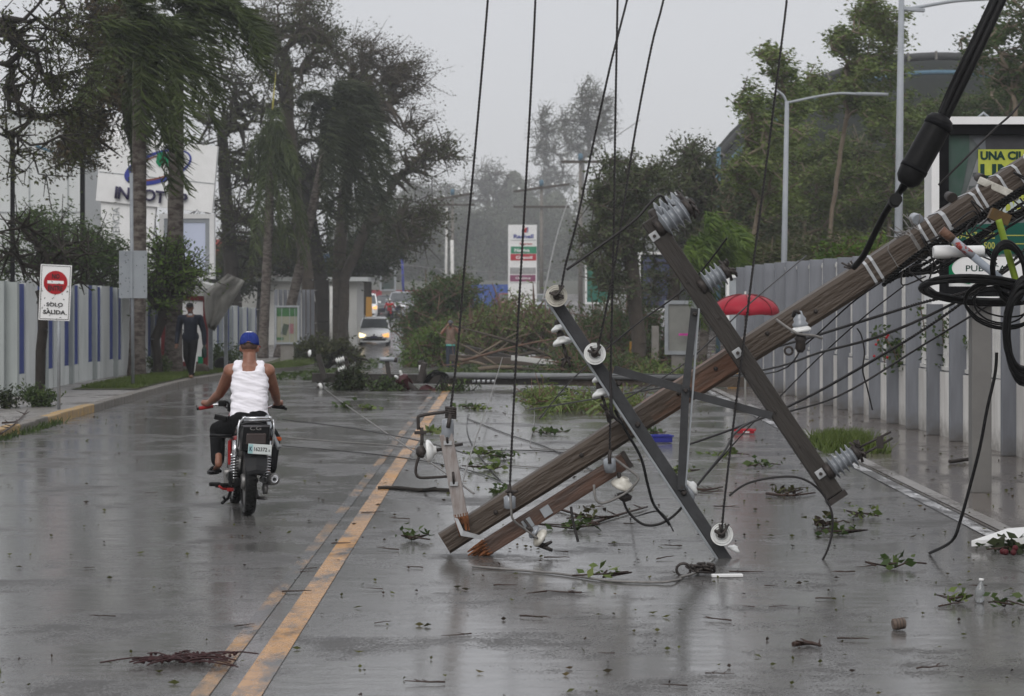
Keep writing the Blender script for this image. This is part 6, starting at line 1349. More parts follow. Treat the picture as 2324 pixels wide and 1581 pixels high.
# legs and feet (bare heels)
LA, RA = RQ(496, 1036, .42), RQ(607, 1062, .35)
sk += [cp(RQ(548, 960, .34), RQ(494, 978, .78), .05, .04), cp(RQ(494, 978, .78), RQ(494, 1044, .44), .035, .038), cp(RQ(580, 960, .34), RQ(618, 998, .74), .05, .04), cp(RQ(618, 998, .74), RQ(612, 1060, .36), .035, .038), cp(RQ(494, 1044, .44), LA, .040, .036), cp(LA, RQ(496, 1052, .38), .036, .034), cp(RQ(497, 1054, .38), RQ(489, 1064, .62), .032, .026)]
for i in range(5): sk.append(cp(RQ(484 + i * 3, 1064, .62), RQ(483 + i * 3, 1067, .67 - .01 * i), .012, .009))
sk += [cp(RQ(612, 1060, .36), RA, .040, .036), cp(RA, RQ(607, 1074, .32), .036, .034), cp(RQ(607, 1074, .34), RQ(610, 1080, .58), .032, .026)]
soup('body', sk, .0085, M['skin'], rider, 3)
eye = MB()
for s_ in (-1, 1): eye.ball(hd_ + Vector((s_ * .032, .092, .02)), .012, 8, 6)
eye.build('eyes', M['ink'], rider); MB().ball(hd_ + Vector((0, .098, -.05)), (.022, .008, .006), 8, 5).build('mouth', M['bike_red'], rider)
hr_ = [('e', hd_ + Vector((0, -.014, .012)), (.080, .088, .062))]
soup('hair', hr_, .01, mat('short_dark_hair', (.045, .03, .024), .8, (.10, .055, .04), 60), rider, 2)
# vest
def vring(py, cx, hw_, hd__, f, n=24, sq=2.6):
    c = RQ(cx, py, f); out = []
    for i in range(n):
        a_ = 2 * math.pi * i / n; x, y = math.cos(a_), math.sin(a_); e_ = 2 / sq
        out.append(c + Vector((hw_ * math.copysign(abs(x) ** e_, x), hd__ * math.copysign(abs(y) ** e_, y), 0)))
    return out
vest = [vring(956, 566, .172, .150, .35), vring(945, 566, .172, .146, .365), vring(935, 566, .168, .134, .38), vring(920, 566, .166, .125, .40), vring(895, 566, .166, .125, .44), vring(870, 567, .168, .127, .48), vring(855, 567, .167, .125, .50), vring(842, 567, .155, .118, .51), vring(833, 567, .146, .105, .515), vring(826, 567, .143, .088, .52), vring(820, 566.5, .138, .066, .525)]
vs_ = [('l', vest[:8])]
for s_ in (-1, 1):
    a_, c_, e_ = RQ(566 + s_ * 26, 838, SH - .055), RQ(566 + s_ * 24, 824, SH - .015), RQ(566 + s_ * 24, 836, SH + .062)
    for o_ in (-.018, .016): vs_ += [cp(a_ + X_ * o_ * 1.2, c_ + X_ * o_, .028, .022), cp(c_ + X_ * o_, e_ + X_ * o_, .022, .03)]
    vs_ += [cp(RQ(566 + s_ * 20, 870, SH - .07), a_, .05, .045)]
o = soup('vest', vs_, .0085, M['shirt_white'], rider, 5)
tx_ = bpy.data.textures.new('folds', 'CLOUDS'); tx_.noise_scale = .085
mp_ = bpy.data.objects.new('fold_axis', None); COL.objects.link(mp_); mp_.parent = rider; mp_.scale = (2.2, 2.2, .5); mp_.rotation_euler = (0, .25, 0)
dm_ = o.modifiers.new('folds', 'DISPLACE'); dm_.texture = tx_; dm_.strength = .034; dm_.mid_level = .5; dm_.texture_coords = 'OBJECT'; dm_.texture_coords_object = mp_
pt = [cp(RQ(548, 958, .32), RQ(585, 958, .32), .118, .118), cp(RQ(563, 955, .34), RQ(564, 968, .34), .12, .12)]
KL, KR = RQ(494, 976, .78), RQ(618, 996, .74)
pt += [cp(RQ(540, 962, .36), KL, .105, .078), cp(KL, RQ(494, 1044, .44), .076, .062), cp(RQ(588, 962, .36), KR, .105, .078), cp(KR, RQ(613, 1062, .36), .076, .062)]
soup('trousers', pt, .011, M['pants_black'], rider, 3)
# cap
hc = hd_ + Vector((.0, .0, .052)); cap = []
for i in range(9):
    a_ = i / 8 * math.pi / 2; cap.append((max(.004, .089 * math.cos(a_) ** .75), .088 * math.sin(a_)))
o = MB().lathe([(.090, -.030), (.091, -.01)] + cap, hc, (0.02, .10, 1), 22).build('cap', M['cap_blue'], rider)
off = wloc(o); bm_ = MB(); bm_.loft([[hc + Vector((.02 + x * .075, .075 + .075 * (1 - x * x) * t + .01, -.030 - .018 * x * x - .01 * t + z)) for x in np.linspace(-1, 1, 9)] + [hc + Vector((.02 + x * .075, .075 + .075 * (1 - x * x) * t + .01, -.030 - .018 * x * x - .01 * t - z)) for x in np.linspace(1, -1, 9)] for t, z in [(0, .004), (.5, .004), (1, .004)]]); link('peak', bm_.mesh('peak', off), M['red'], o)
b = MB(); b.ball(hc + Vector((.0, 0, .088)), .010, 8, 5); b.loft([[hc + Vector((x * .045, -.093 - .001, -.020 + .012 * (1 - x * x) + z)) for x, z in [(-1, -.008), (-.3, -.008), (.3, -.008), (1, -.008), (1, .006), (.3, .006), (-.3, .006), (-1, .006)]], [hc + Vector((x * .045, -.085, -.020 + .012 * (1 - x * x) + z)) for x, z in [(-1, -.008), (-.3, -.008), (.3, -.008), (1, -.008), (1, .006), (.3, .006), (-.3, .006), (-1, .006)]]]); link('strap', b.mesh('strap', off), M['ink'], o)
b = MB(); b.slab([hc + Vector((x * .036, -.0895 + .012 * x * x, -.030 + .036 * (1 - x * x))) for x in np.linspace(-1, 1, 11)], (0, -.004, 0)); link('back_opening', b.mesh('back_opening', off), M['skin'], o)
b = MB()
for k_ in range(6):
    a_ = k_ * math.pi / 3 + .5; b.tube([hc + Vector((.0905 * math.cos(q) ** .75 * math.cos(a_), .0905 * math.cos(q) ** .75 * math.sin(a_), .089 * math.sin(q))) for q in np.linspace(0, 1.5, 7)], .0022, 4)
link('seam', b.mesh('seam', off), M['logo_blue'], o)
b = MB(); b.slab([hc + Vector((-.03, -.02, .083)), hc + Vector((.02, -.03, .085)), hc + Vector((.03, .0, .087)), hc + Vector((-.02, .01, .088))], (0, 0, .006)); link('white_mark', b.mesh('white_mark', off), M['sign_white'], o)
# sandals
for foot, y_ in [(RQ(491, 1072, .5), 1072), (RQ(609, 1088, .44), 1088)]:
    b = MB(); n_ = 12; pts = [foot + Vector((.055 * math.sin(t) * (1 + .2 * math.cos(t)) - .03 * (1 if y_ == 1072 else 0), .14 * math.cos(t), -.012)) for t in np.linspace(0, 2 * math.pi, n_ + 1)[:-1]]
    b.slab(pts, (0, 0, .028)); o = b.build('sandal', M['rubber'], rider); off = wloc(o)
    k_ = MB().tube(smooth_path([foot + Vector((-.075, .05, 0)), foot + Vector((-.03, .06, .045)), foot + Vector((.04, .05, 0))], 4), .014, 6); link('toe_strap', k_.mesh('toe_strap', off), M['rubber'], o)

# ------------------------------------------------------------------ standing figures
def figure(label, Y, foot_u, h, pose, mats, seed=1, vox=.016, facing=-1, cap=None, group=None, name='person', ground=None):
    """pose: joints in units of standing height: x to the picture's right, y towards facing, z up"""
    base = PG(foot_u, Y, ground or 0.0); t = thing(name, label, 'person', base, group)
    def J(k_): x, y, z = pose[k_]; return base + Vector((x * h, y * h * facing, z * h))
    nk, hd__ = J('neck'), J('head'); r = h
    sk = [cp(nk - Z_ * .02 * r, hd__, .036 * r, .034 * r), ('e', hd__, (.044 * r, .054 * r, .064 * r)), ('e', hd__ + Vector((0, facing * .058 * r, -.008 * r)), (.008 * r, .012 * r, .012 * r)), ('e', hd__ + Vector((0, facing * .03 * r, -.042 * r)), (.026 * r, .026 * r, .022 * r))]
    for s_ in 'LR':
        sg = -1 if s_ == 'L' else 1
        sk += [('e', hd__ + Vector((sg * .046 * r, 0, -.004 * r)), (.008 * r, .013 * r, .018 * r))]
        e_, w_, f_ = J('el' + s_), J('wr' + s_), J('ha' + s_)
        sk += [cp(e_, w_, .024 * r, .017 * r), cp(w_, f_, .019 * r, .019 * r)]
        d = (f_ - w_).normalized(); sd_ = d.cross(Y_).normalized() if abs(d.y) < .9 else X_
        for i in range(4): sk.append(cp(f_ + sd_ * (.016 * r - .0105 * r * i), f_ + sd_ * (.016 * r - .0105 * r * i) + d * r * [.036, .042, .039, .03][i] + Y_ * .012 * facing * r, .0065 * r, .005 * r))
        sk.append(cp(w_ + sd_ * .014 * r, f_ + sd_ * .034 * r + d * .008 * r, .0075 * r, .006 * r))
        sk += [cp(J('kn' + s_), J('an' + s_), .03 * r, .024 * r), cp(J('an' + s_) - Z_ * .012 * r, J('to' + s_), .024 * r, .018 * r)]
    sk += [cp(J('hip') + Z_ * .04 * r, nk - Z_ * .06 * r, .06 * r, .07 * r)]
    for s_, sg in (('L', -1), ('R', 1)): sk += [cp(nk - Z_ * .03 * r, J('sh' + s_), .04 * r, .036 * r), cp(J('sh' + s_), J('el' + s_), .033 * r, .026 * r), cp(J('hip') + Vector((sg * .04 * r, 0, .03 * r)), J('kn' + s_), .044 * r, .032 * r)]
    soup('body', sk, vox, mats['skin'], t, 3)
    e = MB()
    for sg in (-1, 1): e.ball(hd__ + Vector((sg * .017 * r, facing * .047 * r, .006 * r)), .006 * r, 6, 4)
    e.build('eyes', M['ink'], t); MB().ball(hd__ + Vector((0, facing * .052 * r, -.032 * r)), (.013 * r, .005 * r, .004 * r), 6, 4).build('mouth', M['bike_red'], t)
    tp = [cp(J('hip') + Z_ * mats.get('hem', .01) * r, nk - Z_ * .10 * r, .088 * r, .092 * r), ('e', nk - Z_ * .085 * r, (.105 * r, .066 * r, .06 * r)), cp(nk - Z_ * .05 * r, nk - Z_ * .015 * r, .05 * r, .042 * r)]
    sl = mats.get('sleeve', 1.0)
    for s_ in 'LR':
        S_, E_, W_ = J('sh' + s_), J('el' + s_), J('wr' + s_); tp += [cp(nk - Z_ * .05 * r, S_, .05 * r, .045 * r), cp(S_, S_.lerp(E_, min(1, sl * 1.3)), .046 * r, .038 * r)]
        if sl > .9: tp += [cp(E_, W_, .037 * r, .029 * r)]
    if mats.get('flare'): tp += [cp(J('hip') + Vector((-.03 * r, 0, .02 * r)), J('hip') + Vector((.03 * r, 0, .02 * r)), .085 * r, .085 * r)]
    soup('jacket' if sl > .9 else 'shirt', tp, vox, mats['top'], t, 3)
    tr = [cp(J('hip') + Vector((-.03 * r, 0, 0)), J('hip') + Vector((.03 * r, 0, 0)), .07 * r, .07 * r)]
    for s_, sg in (('L', -1), ('R', 1)): tr += [cp(J('hip') + Vector((sg * .04 * r, 0, -.01 * r)), J('kn' + s_), .064 * r, .045 * r), cp(J('kn' + s_), J('an' + s_) + Z_ * .012 * r, .044 * r, .036 * r)]
    soup('trousers', tr, vox, mats['legs'], t, 3)
    for s_ in 'LR':
        a_, c_ = J('an' + s_), J('to' + s_); soup('shoe', [cp(a_ - Z_ * .02 * r - Vector((0, facing * .012 * r, 0)), c_, .026 * r, .022 * r)], vox, mats['shoe'], t, 2)
    if cap:
        o = MB().lathe([(.049 * r, -.01 * r)] + [(max(.002, .050 * r * math.cos(i / 6 * math.pi / 2) ** .7), .046 * r * math.sin(i / 6 * math.pi / 2)) for i in range(7)], hd__ + Z_ * .022 * r, (0, facing * .12, 1), 16).build('cap', cap, t)
        pk = MB().slab([hd__ + Vector((x * .04 * r, facing * (.04 + .045 * (1 - x * x)) * r, (.018 - .012 * (1 - x * x)) * r)) for x in np.linspace(-1, 1, 9)], (0, 0, .006 * r)); link('peak', pk.mesh('peak', wloc(o)), cap, o)
    else: soup('hair', [('e', hd__ + Vector((0, -facing * .008 * r, .016 * r)), (.047 * r, .052 * r, .055 * r))], vox, M['hair'], t, 2)
    return t, J
stand = dict(hip=(0, 0, .53), neck=(0, 0, .845), head=(0, .01, .93), shL=(-.115, 0, .80), shR=(.115, 0, .80), elL=(-.145, -.01, .63), elR=(.145, -.01, .63), wrL=(-.155, .02, .49), wrR=(.155, .02, .49), haL=(-.157, .03, .45), haR=(.157, .03, .45),
             knL=(-.05, .02, .285), knR=(.05, .02, .285), anL=(-.055, 0, .045), anR=(.055, 0, .045), toL=(-.06, .09, .02), toR=(.06, .09, .02))
M['jacket'] = mat('navy_black_jacket', (.008, .010, .016), .6, (.018, .021, .03), 7, spec=.06, bump=.5, bscale=12); M['track'] = mat('black_track_trousers', (.005, .005, .0055), .7, (.009, .009, .01), 9, spec=.05, bump=.4, bscale=12)
walk = dict(stand, hip=(0, 0, .525), neck=(.005, .03, .84), head=(.0, .06, .925), shL=(-.125, .02, .79), shR=(.125, .02, .79), elL=(-.165, -.02, .615), elR=(.175, .0, .61), wrL=(-.175, .05, .47), wrR=(.185, .02, .455), haL=(-.177, .06, .43), haR=(.185, .03, .415),
            knL=(-.055, -.02, .28), knR=(.045, .09, .29), anL=(-.02, -.17, .075), anR=(.03, .10, .045), toL=(-.02, -.10, .03), toR=(.03, .19, .03))
t, J = figure('walker in dark jacket, cap and striped track trousers carrying a bottle on the footpath', 52.5, 190.5, 1.66, walk, dict(skin=M['skin_dark'], top=M['jacket'], legs=M['track'], shoe=mat('tan_shoe', (.22, .13, .08), .6), sleeve=1.0, flare=True), cap=M['rubber'], vox=.013, ground=.13)
b = MB(); a_ = J('knR'); 
for s_ in (-1, 1): b.tube([J('hip') + Vector((.125, -.04 + s_ * .014, -.1)), J('knR') + Vector((.075, s_ * .014, 0)), J('anR') + Vector((.058, -.02 + s_ * .014, .06))], .009, 5)
b.build('side_stripes', M['sign_white'], t)
MB().ball(J('neck') + Vector((0, -.055, -.02)), (.05, .03, .05), 10, 7).build('shirt_collar', M['sign_back'], t)
b = MB().lathe([(.03, 0), (.055, .02), (.055, .18), (.025, .24), (.02, .28)], J('haR') + Vector((0, -.02, -.24)), (0, 0, 1), 12); o = b.build('bottle', mat('dark_green_bottle', (.01, .025, .02), .15), None, J('haR')); tag(o, 'dark bottle held by the walker on the footpath', 'bottle')
photo = dict(stand, elL=(-.19, .06, .72), elR=(.19, .06, .72), wrL=(-.06, .12, .885), wrR=(.06, .12, .885), haL=(-.025, .11, .915), haR=(.025, .11, .915), head=(0, .02, .925))
M['shirt_tan'] = mat('wet_tan_shirt', (.22, .15, .115), .7, (.17, .115, .09), 8, bump=.4, bscale=12); M['jeans'] = mat('dark_jeans', (.035, .045, .065), .7, (.025, .032, .05), 8)
t, J = figure('man in tan shirt and jeans holding both hands to his face among branches', 84, 450.6, 1.72, photo, dict(skin=M['skin'], top=M['shirt_tan'], legs=M['jeans'], shoe=M['rubber'], sleeve=.55, flare=True), cap=mat('grey_cap', (.10, .11, .13), .6), vox=.016)
MB().lathe([(.165, 0), (.172, .03), (.168, .06)], J('hip') + Vector((0, 0, -.10)), (0, 0, 1), 16).build('teal_hem', mat('teal_cloth', (.12, .48, .42), .7), t)
cm = MB().box(J('head') + Vector((0, -.15, -.02)), (.14, .07, .09), bev=.01).lathe([(.035, 0), (.04, .07)], J('head') + Vector((0, -.18, -.02)), (0, -1, 0), 10).build('camera', M['ink'], None, J('head')); tag(cm, 'small dark camera held to the face of the man in tan shirt', 'camera')
t, J = figure('far person in pink shirt standing beside the parked motorcycle', 150, 342.6, 1.70, stand, dict(skin=M['skin_dark'], top=mat('pink_shirt', (.48, .12, .15), .7), legs=M['jeans'], shoe=M['rubber'], sleeve=.5), vox=.03, facing=1)
# ------------------------------------------------------------------ cars
M['car_white'] = mat('white_car_paint', (.84, .85, .86), .25, (.80, .81, .82), 2, coat=.5); M['car_silver'] = mat('silver_car_paint', (.36, .37, .39), .25, (.32, .33, .35), 2, metal=.4, coat=.5); M['car_dark'] = mat('dark_grey_car_paint', (.05, .055, .06), .25, (.04, .044, .05), 2, coat=.5)
M['car_red'] = mat('dark_red_car_paint', (.20, .02, .025), .25, coat=.5)
M['lamp_on'] = mat('lit_headlamp', (.9, .8, .55), .3, emit=(1, .80, .42), estr=2.4); M['lamp_amber'] = mat('lit_amber_lamp', (.8, .4, .15), .3, emit=(1, .48, .14), estr=1.1); M['lamp_off'] = mat('clear_headlamp', (.42, .43, .44), .12)
M['windscreen'] = mat('rainy_windscreen', (.10, .11, .115), .10, (.05, .055, .06), 1.2, spec=.5)
def car(label, u, Y, kind, paint, lamps, yaw=0.0, group=None, v_ground=None):
    base = PG(u, Y); t = thing('parked_car' if lamps == 'lamp_off' else 'car', label, 'car', base, group)
    W_, Hh_, Ln, gc, bon = dict(hatch=(1.70, 1.50, 4.0, .17, .90), suv=(1.86, 1.84, 4.7, .26, 1.12), sedan=(1.76, 1.46, 4.4, .18, .92))[kind]
    cy_, sy_ = math.cos(yaw), math.sin(yaw)
    def C_(x, y, z): return base + Vector((x * cy_ - y * sy_, x * sy_ + y * cy_, z))
    hw_ = W_ / 2; bel = bon + .06
    # body: cross sections from the front (y=0) to the rear
    def sec(y, w, z0, z1, r=.12):
        return [C_(-w + r * .3, y, z0), C_(-w, y, z0 + .15), C_(-w, y, z1 - r), C_(-w + r, y, z1), C_(0, y, z1 + .03), C_(w - r, y, z1), C_(w, y, z1 - r), C_(w, y, z0 + .15), C_(w - r * .3, y, z0)]
    fz = bon - (.22 if kind != 'suv' else .12)
    secs = [sec(0, hw_ * .72, gc + .10, fz - .22), sec(.05, hw_ * .88, gc + .02, fz - .08), sec(.22, hw_ * .97, gc, fz + .02), sec(.55, hw_, gc, fz + .10), sec(1.05, hw_, gc, bon), sec(1.9, hw_, gc, bel), sec(Ln * .72, hw_, gc, bel + .02), sec(Ln - .25, hw_ * .97, gc, bel), sec(Ln - .05, hw_ * .9, gc + .05, bel - .1), sec(Ln, hw_ * .8, gc + .12, bel - .2)]
    b = MB(); b.loft(secs); b.build('body', paint, t)
    ws0, ws1 = (1.05, 1.80) if kind != 'suv' else (1.25, 1.80); rf = Ln - (.35 if kind != 'sedan' else 1.2); rr_ = Ln - (.12 if kind != 'sedan' else .5); rw = hw_ * (.74 if kind != 'suv' else .80)
    def cab(y, w, z): return [C_(-w, y, z), C_(w, y, z)]
    A_ = [C_(-hw_ * .93, ws0, bon + .0), C_(hw_ * .93, ws0, bon + .0), C_(rw, ws1, Hh_ - .06), C_(-rw, ws1, Hh_ - .06)]
    roof = MB(); rg_ = []
    for y, z in [(ws1 - .05, Hh_ - .065), (ws1 + .15, Hh_ - .01), ((ws1 + rf) / 2, Hh_), (rf - .1, Hh_ - .03), (rf + .08, Hh_ - .12)]: rg_.append([C_(-rw - .03, y, z - .05), C_(-rw + .1, y, z), C_(0, y, z + .02), C_(rw - .1, y, z), C_(rw + .03, y, z - .05), C_(0, y, z - .07)])
    roof.loft(rg_); roof.build('roof', paint, t)
    if kind == 'suv':
        for s_ in (-1, 1): MB().tube([C_(s_ * (rw - .03), ws1 + .2, Hh_ + .03), C_(s_ * (rw - .03), rf - .2, Hh_ + .02)], .03, 6).build('roof_rail', M['alu'], t)
    MB().slab(A_, C_(0, .05, -.02) - base).build('windscreen', M['windscreen'], t)
    for s_ in (-1, 1):
        MB().slab([C_(s_ * hw_ * .955, ws0 + .16, bel - .01), C_(s_ * (rw + .035), ws1 + .06, Hh_ - .11), C_(s_ * (rw + .035), rf, Hh_ - .14), C_(s_ * hw_ * .955, rr_ - .1, bel - .01)], C_(-s_ * .03, 0, 0) - base).build('side_glass', M['windscreen'], t)
        MB().bar(C_(s_ * hw_ * .95, ws0 - .02, bon - .02), C_(s_ * (rw + .02), ws1 + .02, Hh_ - .06), .07, .06).build('pillar', paint, t)
        m_ = MB().box(C_(s_ * (hw_ + .13), ws0 + .25, bel + .06), (.20, .10, .13), bev=.03); m_.build('mirror', paint, t)
        lz = fz - .16; lw = .34 if kind != 'suv' else .30
        lamp = MB().slab([C_(s_ * (hw_ - .05), .10, lz + .16), C_(s_ * (hw_ - .06 - lw), .03, lz + .05), C_(s_ * (hw_ - .05 - lw * .8), .0, lz - .06), C_(s_ * (hw_ - .04), .05, lz - .08)], C_(0, -.05, 0) - base)
        lamp.build('headlight', M[lamps if lamps != 'mixed' else ('lamp_on' if s_ < 0 else 'lamp_amber')], t)
        for y in (.82, Ln - .85):
            r_ = .31 if kind != 'suv' else .38; wv = MB().lathe([(r_ * .6, -.1), (r_ * .95, -.1), (r_, -.05), (r_, .05), (r_ * .95, .1), (r_ * .6, .1)], C_(s_ * (hw_ - .11), y, r_), C_(1, 0, 0) - base, 20).build('wheel', M['tyre'], t)
            link('rim', MB().lathe([(r_ * .6, -.09), (r_ * .58, .09), (.05, .10)], C_(s_ * (hw_ - .10), y, r_), (C_(1, 0, 0) - base) * s_, 14).mesh('rim', wloc(wv)), M['alu'], wv)
    for x in (-.35, .25): MB().tube([C_(x - .25, ws0 - .02, bon + .03), C_(x + .28, ws0 + .06, bon + .10)], .012, 5).build('wiper', M['ink'], t)
    MB().slab([C_(-hw_ * .55, -.012, fz - .22), C_(hw_ * .55, -.012, fz - .22), C_(hw_ * .5, -.01, fz - .30), C_(-hw_ * .5, -.01, fz - .30)], C_(0, .06, 0) - base).build('grille', M['ink'], t)
    MB().box(C_(0, .02, gc + .14), (W_ * .74, .10, .13), bev=.03).build('lower_grille', M['ink'], t); MB().box(C_(0, .01, gc + .03), (W_ * .9, .14, .06), bev=.02).build('bumper_lip', paint, t)
    MB().box(C_(0, -.05, gc + (.27 if kind != 'suv' else .34)), (.36, .03, .13)).build('number_plate', M['text_navy'], t)
    MB().lathe([(.07, 0), (.06, .02)], C_(0, -.005, fz - .13), C_(0, -1, 0) - base, 12).build('badge', M['chrome'], t)
    for s_ in (-1, 1): MB().box(C_(s_ * hw_ * .78, .02, gc + .16), (.14, .08, .1), bev=.02).build('fog_lamp', M['lamp_off'], t)
    if kind == 'suv': MB().lathe([(.20, 0), (.20, .03), (.12, .04)], C_(.1, .0, fz - .30), C_(0, -1, 0) - base, 16).build('emblem_cover', M['rubber'], t)
    return t
car('white hatchback with its left headlamp glaring, driving towards the debris', 374, 130, 'hatch', M['car_white'], 'mixed', R(2))
car('white off roader with amber lamps waiting behind the hatchback', 364, 166, 'suv', M['car_white'], 'lamp_amber', R(3))
car('dark grey car half hidden beside the white off roader', 384, 178, 'sedan', M['car_dark'], 'lamp_off', R(-3))
car('silver car behind the red shirted motorcyclist', 397.5, 172, 'suv', M['car_silver'], 'lamp_off', R(-8))
car('dark red car glimpsed through branches below the totem sign', 512, 186, 'sedan', M['car_red'], 'lamp_off', R(10))
car('pale car glimpsed behind the felled tree right of the red one', 533, 182, 'sedan', M['car_silver'], 'lamp_off', R(-20))
# small far motorcycles
def far_bike(label, u, Y, m, rider_mats=None, rlabel=None, yaw=.2):
    base = PG(u, Y); t = thing('motorcycle', label, 'motorcycle', base); c_, s_ = math.cos(yaw), math.sin(yaw)
    def C_(x, y, z): return base + Vector((x * c_ - y * s_, x * s_ + y * c_, z))
    axl = C_(1, 0, 0) - base
    for y in (0, 1.25):
        w = MB().lathe([(.22, -.03), (.28, -.05), (.31, 0), (.28, .05), (.22, .03)], C_(0, y, .31), axl, 20).build('wheel', M['tyre'], t); link('hub', MB().lathe([(.06, -.05), (.06, .05)], C_(0, y, .31), axl, 8).mesh('hub', wloc(w)), M['alu'], w)
    MB().loft([[C_(x, y, z) for x, z in [(-w_, z0), (w_, z0), (w_ * .8, z1), (-w_ * .8, z1)]] for w_, y, z0, z1 in [(.10, -.2, .6, .8), (.16, .1, .45, .85), (.17, .6, .4, .82), (.16, .85, .5, 1.0), (.08, 1.05, .7, .95)]]).build('fairing', m, t)
    MB().tube([C_(-.36, .95, 1.02), C_(0, 1.05, .98), C_(.36, .95, 1.02)], .02, 6).build('handlebar', M['ink'], t)
    for x in (-.09, .09): MB().tube([C_(x, 1.25, .31), C_(x, 1.02, .9)], .025, 6).build('fork_leg', M['alu'], t)
    MB().lathe([(.08, 0), (.09, .04), (.03, .06)], C_(0, -.2, .72), C_(0, -1, 0) - base, 10).build('tail_light', M['red'], t); return t, C_
far_bike('grey parked motorcycle with red tail lamp left of the off roader', 349, 150, M['car_dark'], yaw=-1.1)
t, C_ = far_bike('dark motorcycle carrying the far rider in red', 390, 160, M['bike_black'], yaw=.25)
sit = dict(stand, hip=(0, .05, .49), neck=(0, .0, .80), head=(0, .02, .89), shL=(-.12, 0, .76), shR=(.12, 0, .76), elL=(-.19, .12, .63), elR=(.19, .12, .63), wrL=(-.18, .28, .60), wrR=(.18, .28, .60), haL=(-.18, .31, .60), haR=(.18, .31, .60), knL=(-.11, .24, .42), knR=(.11, .24, .42), anL=(-.11, .16, .18), anR=(.11, .16, .18), toL=(-.11, .24, .15), toR=(.11, .24, .15))
figure('far motorcyclist in bright red shirt and pale helmet', 160.35, 389.6, 1.70, sit, dict(skin=M['skin_dark'], top=mat('red_shirt', (.5, .02, .03), .7), legs=M['jeans'], shoe=M['rubber'], sleeve=1.0), vox=.03, facing=1, cap=M['sign_white'])
# ------------------------------------------------------------------ right side street furniture
def street_lamp(label, u, Y, vtop, r, armpts, u_off=0, two=None):
    t = thing('street_lamp', label, 'street lamp', PG(u, Y), 'grey street lamps behind the right fence')
    top = P(u + u_off, vtop, Y); MB().tube([PG(u, Y), PG(u, Y).lerp(top, .5), top], [r * 1.25, r * 1.1, r * .8], 12).build('post', M['lamp_grey'], t)
    MB().tube(smooth_path([P(a_, b_, Y) for a_, b_ in armpts], 5), r * .48, 8).build('arm', M['lamp_grey'], t)
    e = P(*armpts[-1], Y); d = (e - P(*armpts[-2], Y)).normalized(); MB().loft([[e + d * x + Vector((0, y, z)) for y, z in [(-w_, -.03), (w_, -.03), (w_, .04), (-w_, .04)]] for x, w_ in [(-.05, .05), (.15, .12), (.55, .13), (.75, .05)]]).build('lamp_head', M['lamp_grey'], t)
    if two: MB().tube(smooth_path([P(a_, b_, Y) for a_, b_ in two], 4), r * .48, 8).build('arm', M['lamp_grey'], t)
street_lamp('taller grey street lamp whose long arm leaves the top of the view', 896.5, 58, -6, .085, [(901, 10), (925, 6), (955, 1), (985, -1)], 5, None)
street_lamp('shorter grey street lamp with curved arm in front of the leafy dome', 782, 60, 101, .066, [(786.5, 103), (815, 97), (838, 93.5), (858, 94)], 5, [(786, 101), (783, 95), (776, 90)])
MB_ = MB().slab([P(903, 10, 58), P(925, 11.5, 57.8), P(925, 8.5, 57.8), P(905, 6.5, 58)], (0, .2, 0)).build('lamp_bracket', M['lamp_grey'], bpy.data.objects['street_lamp'])
# large billboard
YL = 24.0; bx0, bx1, by0, by1 = 2106, 2480, 268, 690
bbd = thing('billboard', 'large framed street billboard about a clean city behind the tilted pole', 'billboard', Q(2225, 1120, YL))
M['bb_img'] = mat('printed_photo', (.13, .145, .145), .3, (.06, .075, .07), 3.5); M['bb_road'] = mat('printed_road', (.22, .225, .23), .35, (.17, .175, .18), 2); M['bb_tree'] = mat('printed_trees', (.035, .075, .055), .35, (.06, .09, .08), 7); M['bb_dark'] = mat('printed_dark_trees', (.035, .035, .038), .35, (.06, .06, .065), 4)
M['bb_yellow'] = mat('printed_yellow', (.46, .50, .08), .35); M['bb_green'] = mat('printed_green', (.008, .085, .06), .35, (.006, .06, .045), 1.5); M['bb_txt_y'] = mat('printed_yellow_text', (.42, .42, .10), .35); M['bb_txt_dk'] = mat('printed_dark_text', (.01, .045, .035), .35); M['bb_txt_w'] = mat('printed_pale_text', (.5, .56, .55), .35)
c = Q((bx0 + bx1) / 2, (by0 + by1) / 2, YL); w, h = Q(bx1, 0, YL).x - Q(bx0, 0, YL).x, Q(0, by0, YL).z - Q(0, by1, YL).z
frame(MB(), c, w, h, .075, .42).build('frame', M['sign_white'], bbd); frame(MB(), c - Y_ * .03, w - .15, h - .15, .10, .30).build('inner_frame', M['black_paint'], bbd)
MB().box(c + Y_ * .10, (w - .02, .16, h - .02)).build('back', M['concrete'], bbd)
MB().box(c - Y_ * .05, (w - .34, .10, h - .34)).build('poster', M['bb_img'], bbd); FY = YL - .105
def bq(name, pts, m, dd=0.0): MB().slab([Q(x, y, FY - dd) for x, y in pts], (0, .004, 0)).build(name, m, bbd)
bq('printed_sky', [(2150, 290), (2330, 290), (2330, 325), (2290, 345), (2262, 318), (2235, 350), (2205, 312), (2170, 330)], mat('printed_sky', (.16, .17, .185), .35, (.10, .11, .12), 4), .003)
bq('printed_road', [(2218, 360), (2240, 360), (2300, 600), (2140, 600)], M['bb_road'], .003)
bq('printed_trees', [(2140, 300), (2200, 305), (2200, 345), (2186, 420), (2170, 480), (2150, 520), (2138, 470)], M['bb_tree'], .006); bq('printed_dark_trees', [(2235, 300), (2330, 300), (2330, 470), (2262, 470), (2240, 380)], M['bb_dark'], .006)
for i in range(5): bq('printed_shade', [(2208 - i * 9, 392 + i * 30), (2252 + i * 7, 390 + i * 30), (2253 + i * 7, 398 + i * 30), (2207 - i * 9, 401 + i * 30)], mat('printed_shade', (.09, .10, .10), .35), .006)
bq('yellow_block', [(2220, 339), (2480, 339), (2480, 478), (2220, 478)], M['bb_yellow'], .009)
